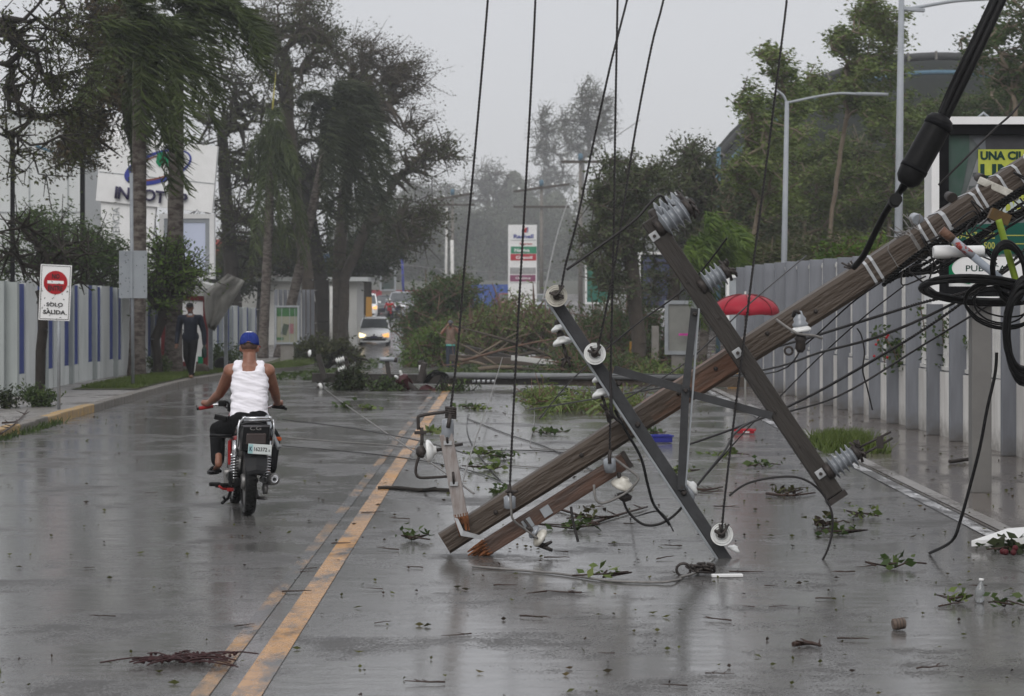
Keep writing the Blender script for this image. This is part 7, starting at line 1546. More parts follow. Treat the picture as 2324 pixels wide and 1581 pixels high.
def bt(s_, x0, x1, y0, y1, m, bold=.02): text_obj(s_, Q((x0 + x1) / 2, (y0 + y1) / 2, FY - .014), (Q(0, y0, FY).z - Q(0, y1, FY).z), bbd, m, X_, Z_, Q(x1, 0, FY).x - Q(x0, 0, FY).x, bold, .0)
bt('UNA CIUDAD', 2225, 2385, 343, 363, M['bb_txt_dk'], .05); bt('LIMPIA', 2225, 2385, 372, 405, M['bb_txt_dk'], .04); bt('TODOS', 2225, 2345, 452, 488, M['bb_txt_w'], .05)
bq('green_block', [(2138, 512), (2480, 500), (2480, 576), (2138, 576)], M['bb_green'], .009)
bt('809-567-0222', 2160, 2258, 526, 542, M['bb_txt_y'], .02); bt('809-241-6500', 2160, 2258, 549, 565, M['bb_txt_y'], .02); bq('yellow_rule', [(2270, 533), (2400, 533), (2400, 535.5), (2270, 535.5)], M['bb_txt_y'], .013); bq('yellow_rule', [(2270, 552), (2400, 552), (2400, 554.5), (2270, 554.5)], M['bb_txt_y'], .013)
bq('white_footer', [(2118, 583), (2480, 583), (2480, 665), (2118, 665)], M['sign_white'], .012)
oc = Q(2228, 608, FY - .02); b = MB(); vo, vi = [], []
for i in range(25):
    a_ = R(60 + 190 * i / 24); vo.append(oc + Vector((.36 * math.cos(a_), 0, .17 * math.sin(a_)))); vi.append(oc + Vector((.32 * math.cos(a_) + .025, 0, .145 * math.sin(a_))))
b.add(vo + vi, [(i, i + 1, 26 + i, 25 + i) for i in range(24)]); b.build('footer_logo', M['logo_green'], bbd, fix=False)
bt('PUBLICAR', 2192, 2298, 602, 616, M['bb_txt_dk'], .015)
for x in (2232, 2390): MB().tube([Q(x - 14, 268, YL), Q(x, 256, YL), Q(x + 14, 268, YL)], .014, 6).build('lifting_lug', M['steel'], bbd)
pb = Q(2225, 690, YL); MB().box((pb.x, YL + .02, pb.z / 2), (.195, .2, pb.z - .004), bev=.012).build('post', M['post_conc'], bbd)
# other signs on the right
lightbox('billboard', 'blue night scene billboard standing among the trees behind the crossarm', 92, 638, 674, 252, 311, mat('blue_poster', (.035, .04, .10), .35, (.09, .10, .16), 1.2), M['sign_white'], .35, .10, inner=M['black_paint'], cat='billboard')
lightbox('poster_case', 'grey faded poster case with a pink strip below the blue billboard', 66, 665, 696.5, 300.5, 354.5, mat('grey_poster', (.23, .235, .215), .4, (.17, .17, .16), 2), M['steel'], .5, .10, tilt=R(-8), cat='poster case')
t_ = bpy.data.objects['poster_case.001'] if 'poster_case.001' in bpy.data.objects else bpy.data.objects['poster_case']; MB().box(P(687, 334.5, 65.7), (.45, .02, .06)).build('pink_strip', mat('pink_strip', (.62, .05, .35), .5), t_)
lightbox('billboard', 'small green billboard deep among the dark trees', 104, 585, 610, 264, 304, mat('green_poster', (.03, .13, .11), .4, (.05, .17, .12), 1), M['sign_white'], .3, .08, cat='billboard')
lightbox('billboard', 'far dark green billboard before the red hoarding', 196, 380, 396, 267.5, 291, mat('dark_green_poster', (.03, .07, .065), .4, (.09, .06, .05), .8), M['steel'], 1.0, .15, cat='billboard')
lightbox('bus_stop_panel', 'tall white edged shelter panel left of the fin fence', 60, 726, 745, 275, 352, M['sign_back'], M['sign_white'], .5, .07, cat='shelter panel')
# totem sign
YT = 176; t = thing('totem_sign', 'tall hazy white fuel station totem with blue lettering, green and red bands', 'totem sign', PG(523, YT)); tl_, tr_ = P(508.8, 225, YT), P(537.5, 226.5, YT)
W_ = tr_.x - tl_.x; H_ = tl_.z - gz(YT)
MB().box((tl_.x + W_ / 2 - .05, YT, gz(YT) + H_ / 2), (W_, .5, H_), bev=.03).build('board', M['sign_white'], t); FT_ = YT - .26
def tq(name, u0, u1, v0, v1, m, dd=0): MB().box(((P(u0, 0, FT_).x + P(u1, 0, FT_).x) / 2, FT_ - dd, (P(0, v0, FT_).z + P(0, v1, FT_).z) / 2), (P(u1, 0, FT_).x - P(u0, 0, FT_).x, .02, P(0, v0, FT_).z - P(0, v1, FT_).z)).build(name, m, t)
tq('green_band', 510.8, 536.5, 246.5, 253.5, mat('totem_green', (.03, .26, .14), .4)); tq('red_band', 510.5, 536.2, 254, 260.5, mat('totem_red', (.48, .03, .05), .4)); tq('plum_band', 510, 535.5, 275, 281.5, mat('totem_plum', (.26, .07, .15), .4)); tq('grey_band', 510, 535.8, 268, 274, mat('totem_grey', (.36, .36, .36), .4))
for v in (240, 267.5, 282.5, 295): tq('seam', 510, 536, v, v + .5, M['joint'])
for s_, u, v, hh, ww, m in [('Rashell', 523.5, 236.3, .29, 1.45, M['logo_blue']), ('Express', 526, 244, .18, .9, M['red']), ('Nativa', 522, 250.2, .24, 1.1, M['sign_white']), ('Gasoil', 524, 257.4, .22, 1.2, M['sign_white']), ('Optima', 523, 278.3, .2, 1.1, M['sign_white'])]:
    text_obj(s_, P(u, v, FT_ - .03), hh, t, m, X_, Z_, ww, .03, .0)
b = MB(); b.slab([P(523, 232.5, FT_ - .02), P(526.5, 232.5, FT_ - .02), P(527.3, 227.2, FT_ - .02), P(524.5, 228, FT_ - .02)], (0, .02, 0)); b.build('emblem_red', M['red'], t)
b = MB(); b.slab([P(521.6, 232.5, FT_ - .02), P(522.8, 232.5, FT_ - .02), P(523.6, 229, FT_ - .02), P(522, 228.6, FT_ - .02)], (0, .02, 0)); b.slab([P(527.0, 232.6, FT_ - .02), P(528.0, 232, FT_ - .02), P(528.2, 227, FT_ - .02), P(527.5, 227, FT_ - .02)], (0, .02, 0)); b.build('emblem_blue', M['logo_blue'], t)
# far standing utility poles
for lab, u, Y, v0, uw, vl in [('hazy standing pole with crossarm right of the totem', 580.5, 200, 157, 19.5, None), ('hazy standing pole with two crossarms above the totem', 541.5, 225, 183, 28, 207), ('farthest hazy standing pole with crossarms left of the totem', 452.5, 235, 192, 22, 205)]:
    t = thing('utility_pole', lab, 'utility pole', PG(u, Y), 'standing poles at the far junction'); top = P(u, v0, Y)
    MB().tube([PG(u, Y), top], [.20, .14], 8).build('shaft', M['kerb'], t); x = (uw) / F * Y; z = P(0, v0 + 5, Y).z
    MB().bar((top.x - x, Y - .25, z - .35 * (uw > 20)), (top.x + x, Y - .25, z + .35 * (uw > 20)), .22, .2).build('crossarm', M['bark'], t)
    if vl: MB().bar((top.x - x, Y - .3, P(0, vl, Y).z), (top.x + x, Y - .3, P(0, vl, Y).z), .2, .2).build('crossarm', M['bark'], t)
    MB().lathe([(.2, 0), (.2, .5), (.1, .6)], top + Vector((0, 0, -.3)), (0, 0, 1), 8).build('blue_cap', M['rim_blue'], t)
    for k_ in (-.8, -.4, .4, .8): MB().lathe([(.08, 0), (.14, .1), (.05, .25)], Vector((top.x + x * k_, Y - .25, z + .08 + k_ * .35 * (uw > 20))), (0, 0, 1), 8).build('insulator', M['porcelain'], t)
for lab, u0, u1, Y, v0, v1 in [('thin white pole standing at the junction left of the totem', 445.5, 446.5, 150, 208, 275), ('stout pale pole stub near the junction', 453, 452, 140, 240, 282), ('blue forked post by the dark green billboard', 404, 402, 198, 255, 285)]:
    o = MB().tube([PG(u0, Y), P(u1, v0, Y)], .08 if 'thin' in lab else .10, 8).build('pole', M['logo_blue'] if 'blue' in lab else M['bar_white'], None, PG(u0, Y)); tag(o, lab, 'pole')
o = MB().tube([PG(718, 95), P(718.5, 147, 95)], .09, 8).build('pole', M['rim_blue'], None, PG(718, 95)); tag(o, 'pale blue pole rising among the trees left of the shorter street lamp', 'pole')
for i, pts in enumerate([[(400, 196, 230), (452, 198, 235), (541, 186, 225), (581, 160, 200), (640, 120, 150)], [(440, 270, 120), (480, 300, 100)], [(380, 262, 200), (452, 270, 190), (520, 272, 180), (600, 262, 170)], [(581, 165, 200), (560, 225, 130), (543, 300, 70)], [(446, 210, 150), (444, 300, 110)]]):
    cable([P(*p) for p in pts], .03, ['line wire sagging between the far standing poles', 'slack far wire over the fallen branches', 'low wire across the far junction', 'guy wire slanting down from the far pole right of the totem', 'thin wire hanging beside the white pole'][i], M['wire_light'], 'line_wire', 'wire', 'far line wires')
# red umbrella
um = thing('umbrella', 'red umbrella canopy behind the fallen crossarm', 'umbrella', Q(1692, 800, 40)); U0 = 40; ct = Q(1690, 668, U0); e1 = Q(1615, 712, U0); b = MB(); nb_ = 8; ring = []
rr_ = (Q(1769, 716, U0).x - Q(1614, 710, U0).x) / 2; cx = (Q(1769, 716, U0).x + Q(1614, 710, U0).x) / 2; z0 = Q(0, 716, U0).z; hgt = ct.z - z0
rings = []
for j in range(6):
    f_ = j / 5; rings.append([Vector((cx + rr_ * math.sin(f_ * 1.57) * math.cos(a_), U0 + rr_ * math.sin(f_ * 1.57) * math.sin(a_), z0 + hgt * math.cos(f_ * 1.57) ** .9 + (.02 * abs(math.sin(a_ * nb_ / 2)) * f_ * f_))) for a_ in np.linspace(0, 2 * math.pi, 49)[:-1]])
b.loft(rings, cap=False); o = b.build('canopy', mat('red_umbrella', (.33, .012, .028), .5, (.25, .009, .022), 4), um); o.modifiers.new('s', 'SOLIDIFY').thickness = .01
for a_ in np.linspace(0, 2 * math.pi, nb_ + 1)[:-1]: MB().tube([Vector((cx + rr_ * math.sin(f_ * 1.57) * math.cos(a_), U0 + rr_ * math.sin(f_ * 1.57) * math.sin(a_), z0 + .008 + hgt * math.cos(f_ * 1.57) ** .9)) for f_ in np.linspace(0.1, 1, 8)], .009, 4).build('rib', M['red_frame'], um)
MB().tube([Vector((cx, U0, z0 + hgt + .05)), Vector((cx, U0, gz(U0)))], .016, 8).build('shaft', M['wall_white'], um); MB().lathe([(.2, 0), (.22, .05), (.05, .09)], (cx, U0, gz(U0) + .004), (0, 0, 1), 14).build('base', M['concrete'], um)
# short orange posts and boxes
for lab, x, y0, y1, w_, Y, m in [('ochre post stump in the branches left of the poster case', 1441, 775, 850, 24, 82, 'ochre_paint'), ('ochre painted post behind the scraped part of the pole', 1663, 840, 925, 22, 52, 'ochre_paint'), ('dark concrete post under the blue billboard', 1487, 740, 850, 16, 72, 'plain_concrete')]:
    a, b_ = Q(x, y1, Y), Q(x, y0, Y); o = MB().box((a.x, Y, (gz(Y) + b_.z) / 2), (w_ * Y / F * K, .25, b_.z - gz(Y)), bev=.02).build('post', bpy.data.materials[m], None, PG(x * K, Y)); tag(o, lab, 'post')
def crate(name, label, cat, x, y, w, d, h, m, yaw=.3, lid=None):
    p = gp_(x, y, 0.006); t = thing(name, label, cat, p); rot = Matrix.Rotation(yaw, 3, 'Z'); b = MB(); tk = .012
    b.box(p + Vector((0, 0, tk)), (w, d, tk), rot)
    for sx_, sy_, ww, dd_ in [(0, 1, w, tk), (0, -1, w, tk), (1, 0, tk, d - 2 * tk), (-1, 0, tk, d - 2 * tk)]: b.box(p + rot @ Vector((sx_ * (w - tk) / 2, sy_ * (d - tk) / 2, 0)) + Vector((0, 0, h / 2 + tk)), (ww, dd_, h), rot)
    b.build('tub', m, t); frame_ = MB()
    for sy_ in (1, -1): frame_.box(p + rot @ Vector((0, sy_ * (d / 2 + .008), 0)) + Vector((0, 0, h)), (w + .04, .014, .02), rot)
    frame_.build('rim', m, t); return t, p
crate('plastic_crate', 'small blue tub standing in shallow water under the pole', 'crate', 1500, 1004, .27, .2, .09, mat('blue_plastic', (.03, .035, .28), .35, (.025, .03, .2), 5), .1)
t, p = crate('plastic_tray', 'red plastic tray lying on the wet road by the long crossarm', 'tray', 1690, 984, .27, .2, .05, mat('red_plastic', (.45, .02, .035), .35), -.15); MB().box(p + Vector((.02, -.105, .03)), (.10, .01, .03)).build('white_sticker', M['sign_white'], t)
t, p = crate('tin_tray', 'white tray lying in the branches behind the second white disc', 'tray', 1395, 828, 1.5, .8, .25, M['sign_white'], .1)
# ------------------------------------------------------------------ second fallen pole
Y2 = 49.5; p2 = thing('utility_pole', 'far fallen pole lying right across the road with transformers and grey pipe', 'utility pole', Q(710, 865, Y2)); S2 = Y2 / F * K
def bar2(name, a, b, w, d, m, Y0=Y2, Y1=None, bev=.01): return MB().bar(Q(*a, Y0), Q(*b, Y1 or Y0), w, d, bev=bev).build(name, m, p2)
bar2('shaft', (708, 857), (1290, 864), .19, .19, M['wood_arm'], Y2, Y2 + .3); bar2('upper_shaft', (1290, 864), (1960, 869), .21, .21, M['wood'], Y2 + .3, Y2 + .6)
MB().tube([Q(1008, 852, Y2 - .10), Q(1300, 854, Y2 + .1), Q(1560, 856, Y2 + .3)], .062, 12).build('grey_pipe', mat('pale_pipe', (.20, .205, .21), .4, (.13, .135, .14), 3), p2)
for x0, x1, y0, y1, w_ in [(737, 722, 860, 805, .11), (793, 783, 850, 812, .09), (884, 878, 862, 816, .09), (965, 955, 862, 818, .12), (881, 882, 870, 888, .09), (726, 729, 866, 880, .10)]: bar2('crossarm', (x0, y0), (x1, y1), w_, .10, M['wood_arm'], Y2 - .2)
for x, y, ax_, r_ in [(703, 802, (-1, -.4, .1), .075), (727, 877, (-.8, -.7, -.2), .075)]: bell(Q(x, y, Y2 - .3), ax_, r_, None, p2)
ribbed(Q(782, 814, Y2 - .25), Q(762, 819, Y2 - .25), .065, 4, p2, M['porcelain']); ribbed(Q(786, 832, Y2 - .25), Q(768, 842, Y2 - .25), .065, 4, p2, M['porcelain'])
MB().lathe([(.03, -.02), (.045, 0), (.045, .28), (.03, .30)], Q(864, 815, Y2 - .25), (1, 0, -.03), 12).build('fuse_holder', M['porc_grey'], p2); MB().lathe([(.035, 0), (.05, .02), (.05, .08)], Q(893, 817, Y2 - .25), (1, 0, 0), 10).build('fuse_end', M['iron'], p2)
MB().box(Q(953, 838, Y2 - .35), (.04, .04, .17)).build('white_peg', M['sign_white'], p2); MB().box(Q(864, 830, Y2 - .25), (.07, .02, .10)).build('tag_plate', M['steel'], p2)
M['trans'] = mat('maroon_transformer', (.055, .012, .014), .35, (.03, .009, .01), 5)
def transformer(c, axis, r, l):
    c = Vector(c); a = Vector(axis).normalized(); o = MB().lathe([(r * .2, -.03), (r * .9, -.02), (r, .02), (r, l - .04), (r * 1.05, l - .03), (r * 1.05, l), (r * .7, l + .05), (0, l + .06)], c, a, 18).build('transformer', M['trans'], p2); off = wloc(o)
    b = MB(); e = a.orthogonal().normalized()
    for k_ in range(6): d = Quaternion(a, k_ * 1.05) @ e; b.box(c + d * (r + .01) + a * l * .45, (.02, .04, l * .6), a.to_track_quat('Z', 'X').to_matrix())
    link('cooling_fin', b.mesh('cooling_fin', off), M['trans'], o)
    for s_ in (-1, 1): link('bushing', MB().lathe([(.028, 0), (.038, .02), (.022, .035), (.038, .05), (.022, .065), (.034, .08), (.012, .11)], c + a * (l + .04) + e * s_ * r * .4, a + e * s_ * .3, 10).mesh('bushing', off), M['porcelain'], o)
transformer(Q(925, 880, Y2 - .7), (-.5, -.3, .75), .14, .24); transformer(Q(960, 890, Y2 - .8), (.75, -.5, -.25), .16, .28); transformer(Q(906, 890, Y2 - .4), (-.2, -.9, .3), .10, .18)
b = MB(); b.box(Q(958, 845, Y2 - .6), (.13, .12, .42), Matrix.Rotation(.25, 3, 'Y'), bev=.03); b.box(Q(935, 878, Y2 - .8), (.26, .1, .1), Matrix.Rotation(.7, 3, 'Y'), bev=.03); b.build('mounting_bracket', M['iron'], p2)
b = MB()
for k_ in range(6): b.tube(smooth_path([Q(965 + RNG.uniform(-5, 5), 868, Y2 - .5), Q(985 + RNG.uniform(-10, 10), 845 + RNG.uniform(-6, 8), Y2 - .7), Q(1010 + RNG.uniform(-8, 10), 852, Y2 - .6), Q(1004 + RNG.uniform(-20, 10), 885, Y2 - .7), Q(975, 900, Y2 - .6)], 5), .018, 6)
b.build('cable_loop', M['rubber'], p2)
b = MB()
for k_ in range(5): b.tube([Q(1075 + k_ * 11, 862, Y2 - .17), Q(1076 + k_ * 11, 868, Y2 - .17)], .035, 6)
b.build('studs', M['galv'], p2)
MB().lathe([(.03, 0), (.05, .03), (.05, .16), (.03, .19)], Q(982, 900, Y2 - .8), (1, 0, 0), 10).build('loose_bushing', M['porc_grey'], p2)
# tangle of dead limbs behind the far pole
for i in range(16):
    rg_ = random.Random(500 + i); x0 = rg_.uniform(1040, 1560); Y = rg_.uniform(70, 92); a = PG(x0 * K, Y, rg_.uniform(.1, .5)); ln = rg_.uniform(1.5, 5.0); an = rg_.uniform(-.35, .9); d = Vector((math.cos(an) * rg_.choice((-1, 1)), rg_.uniform(-.2, .2), math.sin(an) * .55)); b = MB(); pts = smooth_path([a, a + d * ln * .5 + Vector((0, 0, rg_.uniform(-.1, .35))), a + d * ln], 4); r_ = rg_.uniform(.035, .085)
    b.tube(pts, list(np.linspace(r_, r_ * .3, len(pts))), 6)
    for k_ in range(4): s_ = pts[rg_.randint(2, 7)]; b.tube([s_, s_ + Vector((rg_.uniform(-.9, .9), rg_.uniform(-.3, .3), rg_.uniform(.1, .9)))], [r_ * .4, r_ * .12], 5)
    tag(b.build('dead_limb', M['bark_tan' if i % 3 == 0 else 'bark_red' if i % 3 == 1 else 'bark'], None, a), 'bare broken limb tangled in the felled branches behind the far pole', 'limb', 'dead limbs tangled behind the far pole')
# broken timbers further on
for lab, a, b_, w, Y, m in [('broken dark beam sloping in the felled branches', (1056, 792), (1170, 818), .26, 80, 'wood_arm'), ('long dark beam resting among green leaves behind the man', (1020, 812), (1210, 822), .22, 78, 'wood'), ('pale plank lying beyond the dark beam', (1160, 812), (1330, 832), .16, 76, 'wall_white'), ('orange ended fallen branch by the far pole', (1085, 838), (1185, 834), .13, 72, 'bark_tan'), ('thin pale bough lying behind the man in tan shirt', (1040, 815), (1130, 838), .10, 76, 'bark_tan')]:
    A_, B_ = Q(*a, Y), Q(*b_, Y); o = (MB().bar(A_, B_, w, w, bev=.02) if 'plank' in lab or 'beam' in lab else MB().tube([A_, A_.lerp(B_, .5) + Vector((0, 0, .04)), B_], [w / 2, w / 2.2, w / 3], 8)).build('timber', M[m], None, A_); tag(o, lab, 'timber')
# ------------------------------------------------------------------ felled trees and branches
FT2 = 'felled trees blocking the road'
tree('felled_tree', 'large felled tree with pale green foliage beside the white hatchback', 'tree', 100, [(505, 362), (470, 350), (440, 335)], [(428, 305, 24, 20, 1), (440, 325, 30, 22, 1.2), (448, 292, 18, 14, .8), (415, 335, 16, 18, .7), (480, 318, 18, 14, .7), (405, 325, 10, 14, .4)], M['lf_mid'], M['bark_red'], 170, 70, .16, 2.6, .30, .012, .24, FT2, 91, wind=.5, twl=.8)
tree('felled_bough', 'bright green torn bough lying left of the man in tan shirt', 'bough', 88, [(452, 372), (440, 360), (430, 350)], [(424, 347, 13, 15, 1), (436, 340, 13, 18, 1), (414, 358, 12, 8, .7), (442, 356, 8, 9, .5)], M['lf_bright'], M['bark_red'], 70, 50, .14, 1.0, .22, .010, .10, FT2, 92, wind=.2, twl=.5)
tree('felled_tree', 'felled tree with long bare reddish limbs right of the man', 'tree', 94, [(660, 360), (610, 345), (560, 332), (520, 330)], [(498, 326, 22, 14, 1), (535, 325, 22, 9, .6), (490, 346, 22, 9, .9), (548, 342, 24, 8, .6), (474, 335, 10, 13, .6)], M['lf_tuft'], M['bark_red'], 170, 60, .15, 2.6, .30, .014, .28, FT2, 93, wind=.5, twl=1.0)
tree('felled_tree', 'dark felled crown heaped behind the steel crossarm', 'tree', 86, [(560, 372), (600, 350), (640, 335)], [(600, 335, 24, 18, 1), (632, 330, 22, 24, 1), (620, 354, 30, 10, .8), (578, 347, 20, 12, .7), (655, 350, 12, 16, .6)], M['lf_mid'], M['bark_red'], 170, 60, .15, 2.6, .30, .012, .22, FT2, 94, wind=.3, twl=.8)
tree('felled_bough', 'brownish torn bough on the left verge beside the kerb', 'bough', 84, [(322, 366), (338, 360), (350, 352)], [(338, 351, 13, 7, 1), (326, 350, 12, 7, 1), (352, 357, 8, 4, .6), (310, 349, 9, 6, .6)], M['lf_brown'], M['bark_dark'], 66, 50, .12, 1.0, .15, .010, .10, FT2, 95, wind=.2, twl=.4)
tree('felled_bough', 'dark leafy bough draped over the far fallen pole', 'bough', 48.9, [(360, 392), (348, 385), (340, 378)], [(350, 380, 7, 7, 1), (345, 388, 6, 4, .6), (357, 389, 6, 4, .5)], M['lf_dark'], M['bark_dark'], 40, 44, .09, .35, .10, .008, .04, FT2, 96, wind=.1, twl=.25)
tree('felled_bough', 'green sprays lying under the transformers', 'bough', 48.5, [(420, 396), (400, 394), (385, 392)], [(383, 388, 12, 3, 1), (395, 391, 9, 2, .7), (460, 394, 14, 2, .8), (444, 394, 9, 2, .5)], M['lf_mid'], M['bark_dark'], 40, 28, .085, .4, .075, .006, .03, FT2, 97, wind=.1, twl=.25)
tree('felled_bough', 'low green heap on the far lane right of the poster case', 'bough', 62, [(700, 390), (720, 385)], [(720, 380, 22, 10, 1), (690, 385, 20, 8, .8), (745, 385, 14, 8, .5), (650, 380, 22, 8, .6)], M['lf_tuft'], M['bark_red'], 90, 44, .13, 2.2, .25, .008, .04, FT2, 98, wind=.1, twl=.4)
tree('felled_bough', 'green boughs heaped along the far side of the fallen pole', 'bough', 66, [(640, 372), (600, 368), (560, 366)], [(575, 368, 20, 6, 1), (605, 368, 22, 7, 1), (640, 372, 22, 7, .8)], M['lf_mid'], M['bark_red'], 90, 36, .12, 3.0, .20, .008, .05, FT2, 99, wind=.1, twl=.5)
tree('felled_bough', 'torn green sprays in the shallow water before the far fallen pole', 'bough', 41, [(600, 408), (585, 408)], [(560, 407, 22, 4, 1), (595, 411, 24, 5, 1.2), (630, 405, 20, 5, .8), (540, 400, 14, 3, .5)], M['lf_tuft'], M['bark_red'], 70, 26, .09, 2.0, .12, .006, .025, FT2, 100, wind=.1, twl=.3)
# fallen fronds on the centre lane
ff = thing('fallen_frond', 'yellow green palm fronds lying on the wet road behind the white insulators', 'palm frond', gp_(1270, 935)); rng = np.random.default_rng(31); bs = np.array(ff.location)
for (x0, y0, x1, y1) in [(1380, 925, 1200, 912), (1400, 935, 1230, 930), (1350, 905, 1180, 900), (1330, 940, 1460, 925), (1300, 925, 1240, 945)]:
    a, b_ = gp_(x0, y0, .05), gp_(x1, y1, .05); V = frond_mesh(a, (a + b_) / 2 + Vector((0, 0, .35)), b_, rng, .03, .42, 26, (-.3, -.3, -.35), 1); V[:, 2] = np.maximum(V[:, 2], .015 + rng.random(len(V)) * .01 - .12); link('frond', np_mesh('frond', V - bs, len(V) // 4, 4), M['lf_tuft'], ff)
# shrubs and tufts
def bush(name, label, c, r, h, n, lsz, m, cat='shrub', group=None, seed=1, stems=8):
    rng = np.random.default_rng(seed); t = thing(name, label, cat, c, group); b = MB(); tips = []
    for i in range(stems):
        a_ = rng.uniform(0, 6.28); e = c + Vector((math.cos(a_) * r * rng.uniform(.3, 1), math.sin(a_) * r * rng.uniform(.3, 1), h * rng.uniform(.4, 1))); b.tube(smooth_path([c, c.lerp(e, .5) + Vector((0, 0, h * .15)), e], 3), .008, 4); tips.append(e)
    b.build('stem', M['bark_dark'], t); C = np.array([np.array(tips[rng.integers(len(tips))].lerp(c, rng.uniform(0, .7))) for _ in range(n)]) + rng.normal(size=(n, 3)) * np.array([r * .25, r * .25, h * .16]); C[:, 2] = np.maximum(C[:, 2], c.z + .02)
    V = leaf_verts(C, rng.normal(size=(n, 3)) + np.array([.3, 0, .3]), lsz * (.6 + .8 * rng.random(n)), lsz * .45 * np.ones(n), rng) - np.array(c); link('foliage', np_mesh('foliage', V, n, 4), m, t); return t
bush('shrub', 'round dark green shrub at the foot of the gnarled tree', PG(38, 39.2, .12), .34, .36, 900, .07, M['lf_mid'], seed=1)
bush('shrub', 'leafy weed at the left edge below the fence corner', PG(6, 38.6, .12), .30, .34, 500, .07, M['lf_dark'], seed=2)
bush('shrub', 'bushy weed at the foot of the nearer palm', PG(155, 56.5, .12), .35, .5, 600, .08, M['lf_mid'], seed=3)
bush('shrub', 'dark shrub between the bus shelter and the third palm', PG(222, 74, .12), .7, .75, 1100, .12, M['lf_mid'], seed=4, stems=12)
bush('shrub', 'dense weeds beside the poster case', PG(306, 96, .12), .9, .9, 900, .14, M['lf_dark'], seed=5, stems=12)
g = grass_patch('grass', [(P(822, 0, 30).x, P(886, 0, 30).x, 29.6, 31.8, .6), (P(835, 0, 30).x, P(870, 0, 30).x, 30.2, 31.6, .6)], 1700, .17, M['grass'], 7); tag(g, 'clump of grass on the wet pavement beyond the long crossarm', 'grass')
g = grass_patch('grass', [(-7.6, -6.75, 30.5, 36.8, .7), (-8.6, -7.2, 28, 34, .3)], 2200, .08, M['lf_mid'], 8); tag(g, 'weeds and leaf litter along the yellow kerb', 'grass')
o = MB().tube(smooth_path([PG(34, 39, .12), P(38, 370, 39), P(40, 345, 39), P(44, 322, 39)], 4), .1, 8)
# tyre, stone on the verge
o = MB().lathe([(.11, -.07), (.19, -.08), (.22, -.04), (.22, .04), (.19, .08), (.11, .07)], PG(222.5, 66, .27), (.3, 1, .2), 20).build('old_tyre', M['tyre'], None, PG(222.5, 66, .3)); tag(o, 'old black tyre lying on the verge by the shelter', 'tyre')
o = MB().ball(PG(200.5, 57.5, .24), (.22, .18, .14), 10, 7).build('stone', M['bark'], None, PG(200, 57.5, .2)); tag(o, 'brown stone on the grass behind the walker', 'stone')
# ------------------------------------------------------------------ litter on the road
def twig_mesh(seed, ln=.3, kids=2):
    rg_ = random.Random(seed); b = MB(); pts = [Vector((0, 0, .008))]
    for i in range(5): pts.append(pts[-1] + Vector((ln / 5, rg_.uniform(-.25, .25) * ln / 5, rg_.uniform(-.004, .006))))
    b.tube(pts, [.008, .008, .007, .006, .005, .003], 5)
    for k_ in range(kids): i = rg_.randint(1, 3); d = Vector((rg_.uniform(.3, 1), rg_.choice((-1, 1)) * rg_.uniform(.4, 1), rg_.uniform(.0, .3))) * ln * .25; b.tube([pts[i], pts[i] + d], [.005, .003], 4)
    return b.mesh('twig')
M['twig'] = mat('wet_twig', (.055, .03, .022), .5, (.03, .02, .016), 20)
tms = [twig_mesh(i, .22 + .05 * (i % 4), i % 4) for i in range(8)]
TW = [(440, 1176), (532, 1425), (1330, 1150), (1350, 1192), (1415, 1440 - 250), (850, 1416), (1010, 1553), (1320, 1348), (1240, 1345), (1180, 1400), (1660, 1410), (1745, 1380), (1712, 1378), (1490, 1270), (1548, 1240), (1380, 1236), (1290, 1255), (1235, 1268), (1590, 1118), (1620, 1150), (1760, 1120), (1795, 1112), (1940, 1300), (1985, 1285), (1850, 1360), (1900, 1452), (2080, 1520), (1600, 1530), (1395, 1486), (1560, 1560), (680, 1300), (720, 1290), (752, 1235), (640, 1345), (330, 1120), (262, 1400), (190, 1290), (870, 1340), (905, 1250), (1070, 1440), (1120, 1330), (960, 1290), (930, 1180), (820, 1165), (1735, 1330), (2130, 1380), (2240, 1330), (1655, 1300)]
for i, (x, y) in enumerate(TW):
    o = link('twig', tms[i % 8], M['twig']); o.location = gp_(x, y, .006); o.rotation_euler = (0, 0, RNG.choice((0, math.pi)) + RNG.uniform(-.7, .7)); o.scale = (RNG.uniform(.35, .8),) * 3; tag(o, 'small dark broken twig lying on the wet road', 'twig', 'twigs strewn over the road')
def sprig(label, x, y, r, n, lsz, m, seed, group='leaf sprigs strewn over the road'):
    rng = np.random.default_rng(seed); c = gp_(x, y, .01); t = thing('leaf_sprig', label, 'leaf sprig', c, group); b = MB()
    for k_ in range(3): b.tube([c, c + Vector((rng.normal() * r, rng.normal() * r * .7, .04)), c + Vector((rng.normal() * r, rng.normal() * r * .7, .02))], .006, 4)
    b.build('stem', M['twig'], t); V = sprig_verts(c, r * .6, .08, n, lsz, rng, .55); link('leaves', np_mesh('leaves', V - np.array(c), n, 4), m, t)
